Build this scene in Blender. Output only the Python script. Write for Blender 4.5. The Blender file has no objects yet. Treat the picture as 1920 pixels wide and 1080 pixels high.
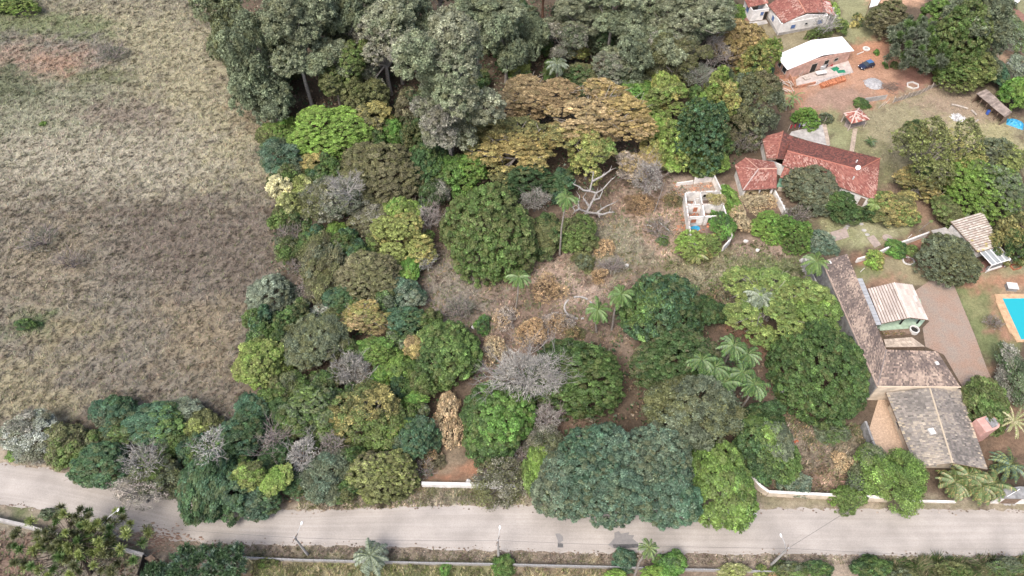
import bpy, math, random
import numpy as np
from mathutils import Vector, Matrix

# ---------------------------------------------------------------- camera, sky, sun, exposure
scene = bpy.context.scene
COL = scene.collection
CAM_H = 105.0                      # drone height above the ground, metres
PITCH = math.radians(53.7)         # below the horizon
FOC = 1350.0                       # focal length in pixels of a 1920 wide picture
cam_data = bpy.data.cameras.new('camera')
cam_data.sensor_width = 36.0
cam_data.lens = 36.0 * FOC / 1920.0
cam_data.clip_start = 0.5
cam_data.clip_end = 6000.0
cam = bpy.data.objects.new('camera', cam_data)
COL.objects.link(cam)
cam.location = (0, 0, CAM_H)
cam.rotation_euler = (math.pi / 2 - PITCH, 0, 0)
scene.camera = cam

SUN_EL = math.radians(58)
SUN_AZ = math.radians(215)         # compass-like, clockwise from +Y: the light comes from the left and a little behind the drone
world = bpy.data.worlds.new('World')
scene.world = world
world.use_nodes = True
wn = world.node_tree.nodes
wl = world.node_tree.links
wn.clear()
w_out = wn.new('ShaderNodeOutputWorld')
w_bg = wn.new('ShaderNodeBackground')
w_sky = wn.new('ShaderNodeTexSky')
w_sky.sky_type = 'NISHITA'
w_sky.sun_disc = False
w_sky.sun_elevation = SUN_EL
w_sky.sun_rotation = SUN_AZ
w_sky.air_density = 1.0
w_sky.dust_density = 6.0
w_sky.ozone_density = 1.0
w_bg.inputs['Strength'].default_value = 0.15
wl.new(w_sky.outputs['Color'], w_bg.inputs['Color'])
wl.new(w_bg.outputs['Background'], w_out.inputs['Surface'])

sun_data = bpy.data.lights.new('sun', 'SUN')
sun_data.energy = 1.35
sun_data.angle = math.radians(22)
sun_data.color = (1.0, 0.975, 0.94)
sun = bpy.data.objects.new('sun', sun_data)
COL.objects.link(sun)
sun_from = Vector((math.sin(SUN_AZ) * math.cos(SUN_EL), math.cos(SUN_AZ) * math.cos(SUN_EL), math.sin(SUN_EL)))
sun.rotation_euler = sun_from.to_track_quat('Z', 'Y').to_euler()

scene.view_settings.view_transform = 'Standard'
scene.view_settings.look = 'None'
scene.view_settings.exposure = 0.84
scene.view_settings.gamma = 1.0
scene.view_settings.use_curve_mapping = False

# ---------------------------------------------------------------- survey: a pixel of the photograph to a point of the place
SP, CP = math.sin(PITCH), math.cos(PITCH)
def ray(px, py):
    u, v = (px - 960) / FOC, (py - 540) / FOC
    return np.array([u, CP - v * SP, -SP - v * CP])
def G(px, py, h=0.0):
    d = ray(px, py)
    t = (h - CAM_H) / d[2]
    return Vector((d[0] * t, d[1] * t, h))
def depth(p):                       # distance along the optical axis
    return p[1] * CP - (p[2] - CAM_H) * SP
def metres(px, p):                  # size of px pixels at point p
    return px * depth(p) / FOC

# ---------------------------------------------------------------- tagging and mesh helpers
def tag(o, label=None, cat=None, group=None, kind=None):
    if label: o['label'] = label
    if cat: o['category'] = cat
    if group: o['group'] = group
    if kind: o['kind'] = kind
    return o
ORG = {}
def thing(name, loc, label, cat, group=None):
    o = bpy.data.objects.new(name, None)
    COL.objects.link(o)
    o.location = loc
    o.empty_display_size = 0.3
    ORG[o.name] = Vector(loc)
    return tag(o, label, cat, group)

class MB:
    """collects faces in world coordinates and links them as ONE mesh object"""
    def __init__(self):
        self.v = []; self.f = []; self.c = []
    def face(self, pts, col=None):
        n = len(self.v)
        self.v += [tuple(p) for p in pts]
        self.f.append(tuple(range(n, n + len(pts))))
        self.c.append(col)
    def prism(self, poly, down, col=None):          # a flat polygon with a thickness vector
        n = len(self.v); k = len(poly)
        d = Vector(down)
        self.v += [tuple(p) for p in poly] + [tuple(Vector(p) + d) for p in poly]
        fs = [tuple(range(n, n + k)), tuple(range(n + 2 * k - 1, n + k - 1, -1))]
        for i in range(k):
            j = (i + 1) % k
            fs.append((n + j, n + i, n + k + i, n + k + j))
        self.f += fs; self.c += [col] * len(fs)
    def slab(self, pts2, z0, z1, col=None):
        a = sum(pts2[i][0] * pts2[(i + 1) % len(pts2)][1] - pts2[(i + 1) % len(pts2)][0] * pts2[i][1] for i in range(len(pts2)))
        if a < 0: pts2 = pts2[::-1]
        self.prism([(p[0], p[1], z1) for p in pts2], (0, 0, z0 - z1), col)
    def box(self, c, sx, sy, sz, rz=0.0, col=None):  # c is the centre of the bottom
        ca, sa = math.cos(rz), math.sin(rz)
        pts = []
        for x, y in ((-sx / 2, -sy / 2), (sx / 2, -sy / 2), (sx / 2, sy / 2), (-sx / 2, sy / 2)):
            pts.append((c[0] + x * ca - y * sa, c[1] + x * sa + y * ca))
        self.slab(pts, c[2], c[2] + sz, col)
    def wall(self, a, b, z0, z1, t=0.2, col=None):   # an upright slab from a to b
        d = Vector((b[0] - a[0], b[1] - a[1])); d.normalize()
        n = Vector((-d.y, d.x)) * t / 2
        self.slab([(a[0] + n.x, a[1] + n.y), (a[0] - n.x, a[1] - n.y), (b[0] - n.x, b[1] - n.y), (b[0] + n.x, b[1] + n.y)], z0, z1, col)
    def tube(self, pts, rad, n=5, col=None, cap=True):
        pts = [Vector(p) for p in pts]
        if not isinstance(rad, (list, tuple)): rad = [rad] * len(pts)
        base = len(self.v)
        for i, p in enumerate(pts):
            d = (pts[min(i + 1, len(pts) - 1)] - pts[max(i - 1, 0)])
            if d.length < 1e-6: d = Vector((0, 0, 1))
            d.normalize()
            a = d.cross(Vector((0.31, 0.95, 0.11)) if abs(d.y) < 0.9 else Vector((1, 0, 0))); a.normalize()
            b = d.cross(a)
            for k in range(n):
                t = 2 * math.pi * k / n
                self.v.append(tuple(p + (a * math.cos(t) + b * math.sin(t)) * rad[i]))
        for i in range(len(pts) - 1):
            for k in range(n):
                k2 = (k + 1) % n
                self.f.append((base + i * n + k, base + i * n + k2, base + (i + 1) * n + k2, base + (i + 1) * n + k)); self.c.append(col)
        if cap and n > 2:
            self.f.append(tuple(base + (len(pts) - 1) * n + k for k in range(n))); self.c.append(col)
            self.f.append(tuple(base + k for k in range(n - 1, -1, -1))); self.c.append(col)
    def blob(self, c, rx, ry, rz, seed=0, rough=0.15, nu=8, nv=5, col=None):
        r = random.Random(seed); base = len(self.v)
        for j in range(nv + 1):
            th = math.pi * j / nv
            for i in range(nu):
                ph = 2 * math.pi * i / nu
                k = 1 + r.uniform(-rough, rough)
                self.v.append((c[0] + rx * k * math.sin(th) * math.cos(ph), c[1] + ry * k * math.sin(th) * math.sin(ph), c[2] + rz * k * math.cos(th)))
        for j in range(nv):
            for i in range(nu):
                i2 = (i + 1) % nu
                self.f.append((base + j * nu + i, base + (j + 1) * nu + i, base + (j + 1) * nu + i2, base + j * nu + i2)); self.c.append(col)
    def mesh(self, name, mat, org=(0, 0, 0), smooth=False):
        me = bpy.data.meshes.new(name)
        o = Vector(org)
        me.from_pydata([(v[0] - o.x, v[1] - o.y, v[2] - o.z) for v in self.v], [], self.f)
        me.materials.append(mat)
        if len(self.f):
            at = me.attributes.new('tint', 'FLOAT_COLOR', 'FACE')
            arr = np.ones((len(self.f), 4), np.float32)
            for i, c in enumerate(self.c):
                if c is not None: arr[i, :3] = c
            at.data.foreach_set('color', arr.ravel())
        if smooth:
            me.polygons.foreach_set('use_smooth', [True] * len(me.polygons))
        me.update()
        return me
    def build(self, name, mat, parent=None, label=None, cat=None, group=None, kind=None, smooth=False):
        org = ORG[parent.name] if parent is not None else Vector((0, 0, 0))
        me = self.mesh(name, mat, org, smooth)
        o = bpy.data.objects.new(name, me)
        COL.objects.link(o)
        if parent is not None:
            o.parent = parent
        ORG[o.name] = org
        return tag(o, label, cat, group, kind)

def np_mesh(name, verts, faces, cols, mat):
    """fast mesh from numpy: verts (n,3), faces (m,k), cols (m,3)"""
    me = bpy.data.meshes.new(name)
    m, k = faces.shape
    me.vertices.add(len(verts)); me.vertices.foreach_set('co', verts.astype(np.float32).ravel())
    me.loops.add(m * k); me.loops.foreach_set('vertex_index', faces.astype(np.int32).ravel())
    me.polygons.add(m)
    me.polygons.foreach_set('loop_start', np.arange(0, m * k, k, dtype=np.int32))
    try: me.polygons.foreach_set('loop_total', np.full(m, k, dtype=np.int32))
    except Exception: pass
    me.materials.append(mat)
    at = me.attributes.new('tint', 'FLOAT_COLOR', 'FACE')
    c4 = np.ones((m, 4), np.float32); c4[:, :3] = cols
    at.data.foreach_set('color', c4.ravel())
    me.update(calc_edges=True)
    return me
def link(name, me, parent=None, loc=(0, 0, 0), rot=(0, 0, 0), scale=None):
    o = bpy.data.objects.new(name, me)
    COL.objects.link(o)
    o.location = loc; o.rotation_euler = rot
    if scale is not None: o.scale = scale
    if parent is not None: o.parent = parent
    ORG[o.name] = ORG[parent.name] if parent is not None else Vector(loc)
    return o

# ---------------------------------------------------------------- materials
def new_mat(name):
    m = bpy.data.materials.new(name); m.use_nodes = True
    nt = m.node_tree; nt.nodes.clear()
    return m, nt.nodes, nt.links
def mat(name, rgb, rough=0.85, nscale=1.5, namt=0.25, rgb2=None, bump=0.0, bscale=20.0, tint=False, metal=0.0, spec=0.3, fine=0.12):
    m, n, l = new_mat(name)
    out = n.new('ShaderNodeOutputMaterial'); b = n.new('ShaderNodeBsdfPrincipled')
    b.inputs['Roughness'].default_value = rough; b.inputs['Metallic'].default_value = metal
    b.inputs['Specular IOR Level'].default_value = spec
    tc = n.new('ShaderNodeTexCoord')
    n1 = n.new('ShaderNodeTexNoise'); n1.inputs['Scale'].default_value = nscale; n1.inputs['Detail'].default_value = 6; n1.inputs['Roughness'].default_value = 0.65
    l.new(tc.outputs['Object'], n1.inputs['Vector'])
    rp = n.new('ShaderNodeValToRGB'); rp.color_ramp.elements[0].position = 0.38; rp.color_ramp.elements[1].position = 0.66
    a = rgb2 if rgb2 is not None else tuple(c * (1 - namt) for c in rgb)
    rp.color_ramp.elements[0].color = (*a, 1)
    rp.color_ramp.elements[1].color = (*[min(1, c * (1 + namt * 0.4)) for c in rgb], 1)
    l.new(n1.outputs['Fac'], rp.inputs['Fac'])
    n2 = n.new('ShaderNodeTexNoise'); n2.inputs['Scale'].default_value = bscale; n2.inputs['Detail'].default_value = 4
    l.new(tc.outputs['Object'], n2.inputs['Vector'])
    mr = n.new('ShaderNodeMapRange'); mr.inputs['From Min'].default_value = 0.3; mr.inputs['From Max'].default_value = 0.7
    mr.inputs['To Min'].default_value = 1 - fine; mr.inputs['To Max'].default_value = 1 + fine
    l.new(n2.outputs['Fac'], mr.inputs['Value'])
    mx = n.new('ShaderNodeMix'); mx.data_type = 'RGBA'; mx.blend_type = 'MULTIPLY'; mx.inputs[0].default_value = 1.0
    l.new(rp.outputs['Color'], mx.inputs[6]); l.new(mr.outputs['Result'], mx.inputs[7])
    col = mx.outputs[2]
    if tint:
        at = n.new('ShaderNodeAttribute'); at.attribute_name = 'tint'
        m2 = n.new('ShaderNodeMix'); m2.data_type = 'RGBA'; m2.blend_type = 'MULTIPLY'; m2.inputs[0].default_value = 1.0
        l.new(col, m2.inputs[6]); l.new(at.outputs['Color'], m2.inputs[7]); col = m2.outputs[2]
    l.new(col, b.inputs['Base Color'])
    if bump > 0:
        bp = n.new('ShaderNodeBump'); bp.inputs['Strength'].default_value = 0.8; bp.inputs['Distance'].default_value = bump
        l.new(n2.outputs['Fac'], bp.inputs['Height']); l.new(bp.outputs['Normal'], b.inputs['Normal'])
    l.new(b.outputs['BSDF'], out.inputs['Surface'])
    return m
def foliage_mat(name, trans=0.28, gloss=0.05):
    m, n, l = new_mat(name)
    out = n.new('ShaderNodeOutputMaterial')
    at = n.new('ShaderNodeAttribute'); at.attribute_name = 'tint'
    d = n.new('ShaderNodeBsdfDiffuse'); t = n.new('ShaderNodeBsdfTranslucent'); g = n.new('ShaderNodeBsdfGlossy')
    g.inputs['Roughness'].default_value = 0.5; g.inputs['Color'].default_value = (0.9, 0.95, 0.9, 1)
    l.new(at.outputs['Color'], d.inputs['Color']); l.new(at.outputs['Color'], t.inputs['Color'])
    x = n.new('ShaderNodeMixShader'); x.inputs[0].default_value = trans
    l.new(d.outputs[0], x.inputs[1]); l.new(t.outputs[0], x.inputs[2])
    y = n.new('ShaderNodeMixShader'); y.inputs[0].default_value = gloss
    l.new(x.outputs[0], y.inputs[1]); l.new(g.outputs[0], y.inputs[2])
    l.new(y.outputs[0], out.inputs['Surface'])
    return m
W1 = (1, 1, 1)
M = {}
M['leaf'] = foliage_mat('foliage', 0.28, 0.05)
M['grass'] = foliage_mat('grass_blades', 0.2, 0.02)
M['bark'] = mat('bark', W1, 0.95, 3.0, 0.45, bump=0.03, bscale=14, tint=True)
M['tile'] = mat('roof_tile', W1, 0.9, 6.0, 0.22, bump=0.0, bscale=25, tint=True, fine=0.18)
M['white_wall'] = mat('white_plaster', (0.74, 0.72, 0.70), 0.9, 0.9, 0.22, bump=0.004, bscale=30)
M['old_white'] = mat('stained_white_plaster', (0.74, 0.72, 0.69), 0.9, 0.8, 0.34, bump=0.006, bscale=18)
M['pink_wall'] = mat('raw_pink_brick', (0.52, 0.33, 0.27), 0.95, 1.2, 0.3, bump=0.01, bscale=24)
M['cream_wall'] = mat('cream_plaster', (0.58, 0.50, 0.40), 0.9, 0.8, 0.3, bump=0.004)
M['pink_paint'] = mat('pink_paint', (0.52, 0.31, 0.27), 0.85, 1.5, 0.2)
M['green_floor'] = mat('pale_green_floor', (0.36, 0.47, 0.36), 0.8, 1.2, 0.25)
M['mint'] = mat('mint_green_floor', (0.22, 0.42, 0.30), 0.7, 1.5, 0.3)
M['dark'] = mat('dark_paint_and_shade', (0.03, 0.028, 0.026), 0.9, 2, 0.3)  # near-black: shade of openings put into colour, also dark posts and gate
M['glass'] = mat('dark_glass', (0.04, 0.05, 0.06), 0.15, 2, 0.2, spec=0.6)
M['blue_paint'] = mat('blue_paint', (0.10, 0.17, 0.36), 0.6, 2, 0.2)
M['concrete'] = mat('concrete', (0.40, 0.385, 0.37), 0.92, 0.7, 0.35, bump=0.006, bscale=22)
M['grey_concrete'] = mat('weathered_concrete', (0.27, 0.27, 0.27), 0.92, 0.9, 0.45, bump=0.006, bscale=18)
M['pole'] = mat('pole_concrete', (0.36, 0.35, 0.34), 0.9, 1.5, 0.25)
M['metal'] = mat('grey_metal', (0.42, 0.43, 0.44), 0.45, 2.0, 0.15, metal=0.3)
M['white_metal'] = mat('white_painted_metal', (0.80, 0.80, 0.80), 0.5, 0.6, 0.06, fine=0.03)
M['wood'] = mat('weathered_wood', (0.22, 0.16, 0.12), 0.95, 2.5, 0.4, bump=0.01, bscale=16)
M['pale_wood'] = mat('pale_bleached_wood', (0.48, 0.42, 0.37), 0.95, 2.5, 0.3, bump=0.01, bscale=16)
M['shed_roof'] = mat('grey_brown_sheet', (0.26, 0.215, 0.19), 0.9, 1.2, 0.35, bump=0.01, bscale=12, tint=True)
M['terrace'] = mat('speckled_pink_paving', (0.46, 0.34, 0.25), 0.9, 3.0, 0.25, bump=0.004, bscale=14, fine=0.25)
M['paver'] = mat('paving_slab', (0.40, 0.345, 0.29), 0.9, 1.5, 0.3, tint=True, bscale=12)
M['brick'] = mat('red_brick', (0.42, 0.17, 0.10), 0.95, 2.0, 0.35, tint=True, bscale=18)
M['pool_deck'] = mat('orange_stone', (0.50, 0.33, 0.20), 0.85, 1.4, 0.25, tint=True, bscale=10)
M['pool_tile'] = mat('turquoise_tile', (0.05, 0.50, 0.58), 0.3, 0.4, 0.10, spec=0.5, fine=0.05)
M['road'] = None
M['rubber'] = mat('rubber', (0.02, 0.02, 0.02), 0.9)
M['car_roof_sheen'] = mat('car_roof_reflection', (0.06, 0.14, 0.30), 0.25, 2, 0.05, spec=0.6, fine=0.02)  # roof of the navy car, its reflection painted in as lighter blue
M['car_navy'] = mat('navy_car_paint', (0.015, 0.022, 0.05), 0.25, 2, 0.05, spec=0.6, fine=0.02)
M['car_white'] = mat('white_car_paint', (0.78, 0.78, 0.78), 0.3, 2, 0.05, spec=0.6, fine=0.02)
M['tarp'] = mat('blue_tarpaulin', (0.03, 0.30, 0.52), 0.45, 2.5, 0.35, spec=0.5)
M['blue_plastic'] = mat('blue_plastic', (0.05, 0.12, 0.45), 0.5)
M['green_plastic'] = mat('green_plastic', (0.02, 0.20, 0.11), 0.5)
M['red_cloth'] = mat('red_cloth', (0.35, 0.03, 0.05), 0.9)
M['blue_cloth'] = mat('blue_cloth', (0.06, 0.09, 0.30), 0.9)
M['orange'] = mat('orange_plastic', (0.62, 0.12, 0.03), 0.7)
M['gravel'] = mat('grey_gravel', (0.36, 0.36, 0.37), 0.95, 2.5, 0.3, bump=0.05, bscale=9, fine=0.3)
M['ash'] = mat('white_ash', (0.58, 0.57, 0.56), 0.95, 2.0, 0.6, bump=0.05, bscale=8)
M['white_paint'] = mat('white_paint', (0.60, 0.59, 0.57), 0.8, 2, 0.15)
M['wire'] = mat('wire', (0.08, 0.08, 0.08), 0.8)
M['tint_matte'] = mat('coloured_clutter', W1, 0.9, 2, 0.2, tint=True)

# ---------------------------------------------------------------- ground zones (what grows or lies on the soil, with painted tree shade), surveyed from the photograph
def gp(*pp):
    return np.array([G(x, y)[:2] for x, y in pp])
ZONES = [   # (soft edge in m, colour, polygon as photograph pixels on the ground)
 # the field: pale dry grass above, brown grass below
 (4.0, (.238, .208, .150), [(-420,-200),(372,-200),(385,40),(400,120),(455,190),(500,260),(512,330),(522,372),(-420,372)]),
 (11.0, (.200, .170, .136), [(-420,378),(120,366),(522,372),(528,450),(505,560),(480,640),(455,720),(475,775),(360,790),(150,800),(0,815),(-420,830)]),
 (9.0, (.330, .290, .185), [(150,20),(380,30),(440,170),(480,330),(330,320),(260,150)]),
 (6.0, (.250, .245, .165), [(0,150),(200,150),(260,250),(120,300),(-60,290),(-60,160)]),
 (7.0, (.335, .295, .225), [(0,250),(330,230),(400,300),(300,350),(0,355)]),
 (4.0, (.185, .205, .100), [(-40,20),(150,30),(230,55),(160,85),(-40,80)]),
 (2.5, (.090, .130, .035), [(-40,-30),(85,-30),(60,12),(20,25),(-40,28)]),
 (4.0, (.135, .145, .085), [(-40,118),(50,112),(75,150),(60,185),(-40,200)]),
 (3.0, (.200, .180, .150), [(0,60),(180,70),(230,110),(180,130),(60,90),(0,90)]),
 (4.0, (.310, .215, .165), [(-10,90),(60,85),(160,95),(170,125),(120,140),(60,130),(0,115)]),
 (3.0, (.340, .215, .150), [(70,108),(150,112),(150,134),(85,136)]),
 (3.0, (.160, .165, .085), [(130,138),(230,128),(250,148),(150,158)]),
 (4.0, (.235, .190, .150), [(130,200),(260,190),(330,230),(200,250)]),
 (5.0, (.240, .195, .140), [(-10,430),(160,410),(180,520),(60,600),(-10,560)]),
 (5.0, (.265, .225, .140), [(-20,660),(110,690),(150,770),(60,800),(-20,790)]),
 (4.0, (.240, .200, .125), [(60,590),(200,600),(190,650),(60,650)]),
 (5.0, (.165, .130, .105), [(230,400),(500,390),(500,540),(330,560),(210,480)]),
 (4.0, (.235, .185, .125), [(300,560),(440,570),(430,700),(300,690)]),
 (3.0, (.110, .150, .060), [(30,595),(80,598),(80,615),(30,612)]),
 (3.0, (.310, .240, .150), [(440,195),(490,200),(500,250),(455,240)]),
 # the plot with the ruin
 (3.0, (.215, .145, .110), [(795,380),(850,400),(1000,460),(1060,390),(1180,330),(1260,330),(1290,360),(1290,470),(1240,500),(1185,520),(1180,640),(1000,660),(900,645),(785,600)]),
 (3.0, (.220, .185, .150), [(800,480),(880,470),(930,540),(890,610),(800,610)]),
 (2.0, (.345, .240, .185), [(1000,480),(1070,480),(1080,530),(1000,540),(960,520)]),
 (2.0, (.400, .280, .215), [(1035,490),(1070,500),(1070,530),(1040,530)]),
 (2.0, (.370, .270, .215), [(1055,535),(1140,540),(1130,575),(1060,570)]),
 (3.0, (.340, .225, .165), [(1180,360),(1285,360),(1290,450),(1240,480),(1170,420)]),
 (3.0, (.235, .205, .140), [(1080,420),(1190,420),(1230,480),(1190,520),(1080,500)]),
 (2.5, (.370, .250, .190), [(1220,400),(1280,420),(1275,490),(1230,485)]),
 (3.0, (.300, .225, .180), [(1180,330),(1230,330),(1240,350),(1190,360)]),
 (2.0, (.330, .245, .200), [(1255,330),(1345,330),(1355,372),(1262,372)]),
 (3.0, (.210, .180, .100), [(1240,500),(1300,480),(1420,460),(1500,500),(1520,540),(1440,560),(1360,560),(1290,545)]),
 (2.5, (.270, .235, .150), [(1290,500),(1380,500),(1400,540),(1310,540)]),
 (3.0, (.150, .165, .070), [(1390,480),(1490,480),(1510,520),(1420,545)]),
 (2.0, (.300, .210, .165), [(1380,450),(1470,450),(1480,478),(1390,470)]),
 (2.0, (.300, .200, .150), [(1340,350),(1385,340),(1460,358),(1470,395),(1380,390)]),
 (2.5, (.240, .170, .130), [(1165,520),(1190,520),(1185,690),(1160,650)]),
 (2.5, (.170, .110, .080), [(1340,590),(1420,600),(1470,640),(1480,740),(1480,800),(1440,780),(1400,640),(1340,640)]),
 (2.0, (.300, .130, .080), [(1370,595),(1440,640),(1430,655),(1360,605)]),
 (3.0, (.235, .180, .130), [(1470,790),(1560,800),(1620,830),(1620,880),(1480,880)]),
 (2.0, (.200, .165, .105), [(1540,800),(1610,820),(1610,850),(1540,850)]),
 (2.0, (.290, .180, .125), [(1510,890),(1580,895),(1570,920),(1500,915)]),
 (2.5, (.175, .110, .080), [(1040,770),(1100,780),(1100,850),(1040,850)]),
 (2.5, (.215, .160, .110), [(830,830),(880,850),(920,870),(900,905),(800,905),(810,860)]),
 (1.5, (.330, .150, .085), [(806,890),(850,880),(880,860),(905,870),(895,903),(800,905)]),
 (2.0, (.200, .140, .110), [(880,690),(920,640),(935,660),(900,720),(880,730)]),
 # neighbours' yards
 (2.0, (.260, .215, .130), [(1430,45),(1460,60),(1570,45),(1640,-60),(1660,60),(1640,80),(1560,70),(1460,110),(1440,90)]),
 (2.0, (.255, .245, .125), [(1560,-50),(1640,-40),(1650,75),(1590,80),(1565,50)]),
 (1.5, (.470, .260, .160), [(1610,-30),(1740,-30),(1720,12),(1640,12)]),
 (2.0, (.400, .200, .120), [(1450,125),(1540,150),(1600,90),(1660,70),(1690,110),(1760,160),(1660,200),(1600,215),(1520,215),(1470,200),(1440,150)]),
 (2.0, (.430, .195, .110), [(1600,85),(1650,75),(1655,115),(1610,115)]),
 (2.0, (.400, .215, .140), [(1600,130),(1690,130),(1740,150),(1700,165),(1600,165)]),
 (1.5, (.330, .200, .150), [(1520,165),(1600,160),(1650,185),(1580,210),(1510,205)]),
 (1.5, (.300, .140, .105), [(1690,130),(1760,135),(1755,170),(1680,180)]),  # red soil darkened: the shade under the conifer painted into the ground
 (3.0, (.275, .235, .140), [(1590,215),(1660,190),(1780,160),(1850,170),(1890,220),(1930,240),(1930,330),(1700,330),(1600,290)]),
 (3.0, (.310, .225, .160), [(1720,165),(1830,168),(1850,200),(1880,230),(1800,240),(1720,200)]),
 (3.0, (.335, .295, .150), [(1720,225),(1880,235),(1920,270),(1860,320),(1740,260)]),
 (2.5, (.225, .215, .105), [(1545,210),(1600,230),(1650,280),(1680,330),(1665,400),(1650,380),(1655,300),(1590,280),(1550,265)]),
 (2.0, (.250, .250, .125), [(1560,240),(1598,240),(1592,282),(1556,270)]),
 (2.5, (.230, .150, .105), [(1660,340),(1740,340),(1770,400),(1740,430),(1680,420)]),
 (2.0, (.260, .160, .105), [(1715,385),(1760,385),(1760,410),(1710,410)]),
 (2.0, (.245, .240, .115), [(1520,410),(1620,400),(1690,410),(1740,430),(1610,470),(1560,465)]),
 (2.0, (.310, .290, .165), [(1600,415),(1690,425),(1660,450),(1600,450)]),
 (1.5, (.310, .150, .095), [(1598,488),(1680,455),(1720,465),(1720,490),(1690,480),(1610,505)]),
 (1.5, (.330, .160, .100), [(1712,450),(1740,450),(1745,500),(1760,525),(1740,525),(1715,490)]),
 (1.5, (.260, .215, .125), [(1600,500),(1690,480),(1760,525),(1740,540),(1690,535),(1605,520)]),
 (1.5, (.320, .180, .115), [(1620,520),(1680,518),(1690,534),(1625,540)]),
 (1.2, (.180, .190, .080), [(1600,503),(1640,498),(1660,515),(1605,522)]),
 (1.5, (.310, .205, .130), [(1780,505),(1840,515),(1930,495),(1930,560),(1860,560),(1800,540)]),
 (1.2, (.255, .225, .125), [(1840,512),(1930,485),(1930,522),(1850,525)]),
 (1.0, (.370, .185, .110), [(1790,520),(1930,520),(1930,538),(1795,538)]),
 (1.2, (.155, .175, .070), [(1786,536),(1860,538),(1870,560),(1905,640),(1890,690),(1852,690),(1828,640)]),
 (1.5, (.220, .215, .095), [(1812,560),(1855,560),(1868,600),(1830,600)]),
 (1.0, (.340, .175, .110), [(1855,545),(1866,548),(1872,590),(1900,640),(1890,640),(1862,590)]),
 (0.8, (.340, .170, .105), [(1820,545),(1840,545),(1838,556),(1820,556)]),
 (0.8, (.300, .160, .110), [(1848,610),(1872,615),(1872,625),(1850,622)]),
 (1.0, (.340, .180, .110), [(1848,688),(1885,690),(1880,702),(1850,700)]),
 (2.0, (.215, .130, .085), [(1800,735),(1870,735),(1930,690),(1930,860),(1860,860),(1820,780)]),
 (2.0, (.245, .235, .130), [(1830,-30),(1930,-30),(1930,130),(1870,110)]),
 (1.2, (.400, .250, .170), [(1872,90),(1930,70),(1930,170),(1880,150)]),
 # verges and the lots below the road
 (1.5, (.320, .255, .195), [(-300,822),(0,842),(140,870),(260,900),(350,930),(560,935),(800,920),(1000,922),(1410,915),(1440,935),(1700,940),(2100,940),(2100,975),(560,968),(250,930),(-300,880)]),
 (1.5, (.215, .190, .125), [(800,912),(970,916),(990,938),(800,936)]),
 (1.5, (.225, .195, .125), [(1415,928),(1560,935),(1720,940),(1920,945),(1920,952),(1420,948)]),
 (1.5, (.300, .235, .185), [(-300,925),(0,938),(180,972),(300,1005),(480,1014),(700,1020),(1000,1030),(1400,1033),(2100,1036),(2100,1070),(1450,1070),(1000,1056),(470,1048),(330,1040),(100,1000),(-300,940)]),
 (1.0, (.215, .165, .130), [(330,1024),(480,1026),(700,1032),(1000,1042),(1150,1046),(1150,1058),(700,1048),(470,1045),(330,1040)]),
 (1.5, (.185, .185, .085), [(470,1052),(700,1056),(920,1058),(920,1140),(470,1140)]),
 (2.0, (.300, .250, .140), [(520,1064),(660,1066),(660,1140),(520,1140)]),
 (2.0, (.265, .215, .125), [(930,1062),(1150,1068),(1150,1160),(930,1160)]),
 (2.0, (.230, .170, .130), [(1280,1068),(1480,1068),(1480,1160),(1280,1160)]),
 (1.5, (.330, .255, .200), [(1480,1050),(1600,1050),(1600,1160),(1490,1160)]),
 (1.5, (.185, .180, .085), [(1660,1050),(2100,1046),(2100,1160),(1660,1160)]),
 (2.0, (.215, .185, .150), [(-300,980),(0,980),(100,1000),(280,1045),(270,1160),(-300,1160)]),
 (2.0, (.185, .122, .095), [(-300,990),(0,998),(55,1010),(70,1060),(40,1160),(-300,1160)]),
 (1.5, (.230, .220, .100), [(180,1015),(250,1030),(250,1050),(185,1045)]),
 (1.5, (.120, .140, .060), [(0,962),(50,958),(80,978),(30,975)]),
]
def mute(c, k=.20):
    c = np.array(c, float); return (c * (1 - k) + c.mean() * k) * np.array((.875, .90, .86))
ZONES = [(s, mute(c), gp(*p)) for s, c, p in ZONES]
SHADED_SOIL = np.array((.100, .076, .056))  # wood floor, with the shade between the crowns darkened into its colour

rng0 = np.random.default_rng(7)
_wk = [(rng0.normal(size=2), rng0.uniform(0, 6.28)) for _ in range(48)]
def wob(xy, wl, k=0, n=8):             # smooth noise of about -1..1 with wavelength wl
    s = np.zeros(len(xy))
    for i in range(n):
        d, ph = _wk[(k * 7 + i) % 48]
        f = 2 * math.pi / wl * (0.6 + 0.22 * i)
        dd = d / np.linalg.norm(d)
        s += np.sin(xy @ dd * f + ph + 1.3 * np.sin(xy @ np.array([-dd[1], dd[0]]) * f * 0.7 + ph * 2))
    return s / math.sqrt(n) / 0.9
def signed(xy, poly):                  # distance to the outline, positive inside
    x, y = xy[:, 0], xy[:, 1]
    ins = np.zeros(len(xy), bool); dm = np.full(len(xy), 1e9)
    n = len(poly)
    for i in range(n):
        a, b = poly[i], poly[(i + 1) % n]
        c = ((a[1] > y) != (b[1] > y))
        with np.errstate(divide='ignore', invalid='ignore'):
            xi = (b[0] - a[0]) * (y - a[1]) / (b[1] - a[1] + 1e-12) + a[0]
        ins ^= c & (x < xi)
        ab = b - a; t = np.clip(((xy - a) @ ab) / (ab @ ab + 1e-9), 0, 1)
        dm = np.minimum(dm, np.hypot(x - a[0] - t * ab[0], y - a[1] - t * ab[1]))
    return np.where(ins, dm, -dm)
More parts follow.
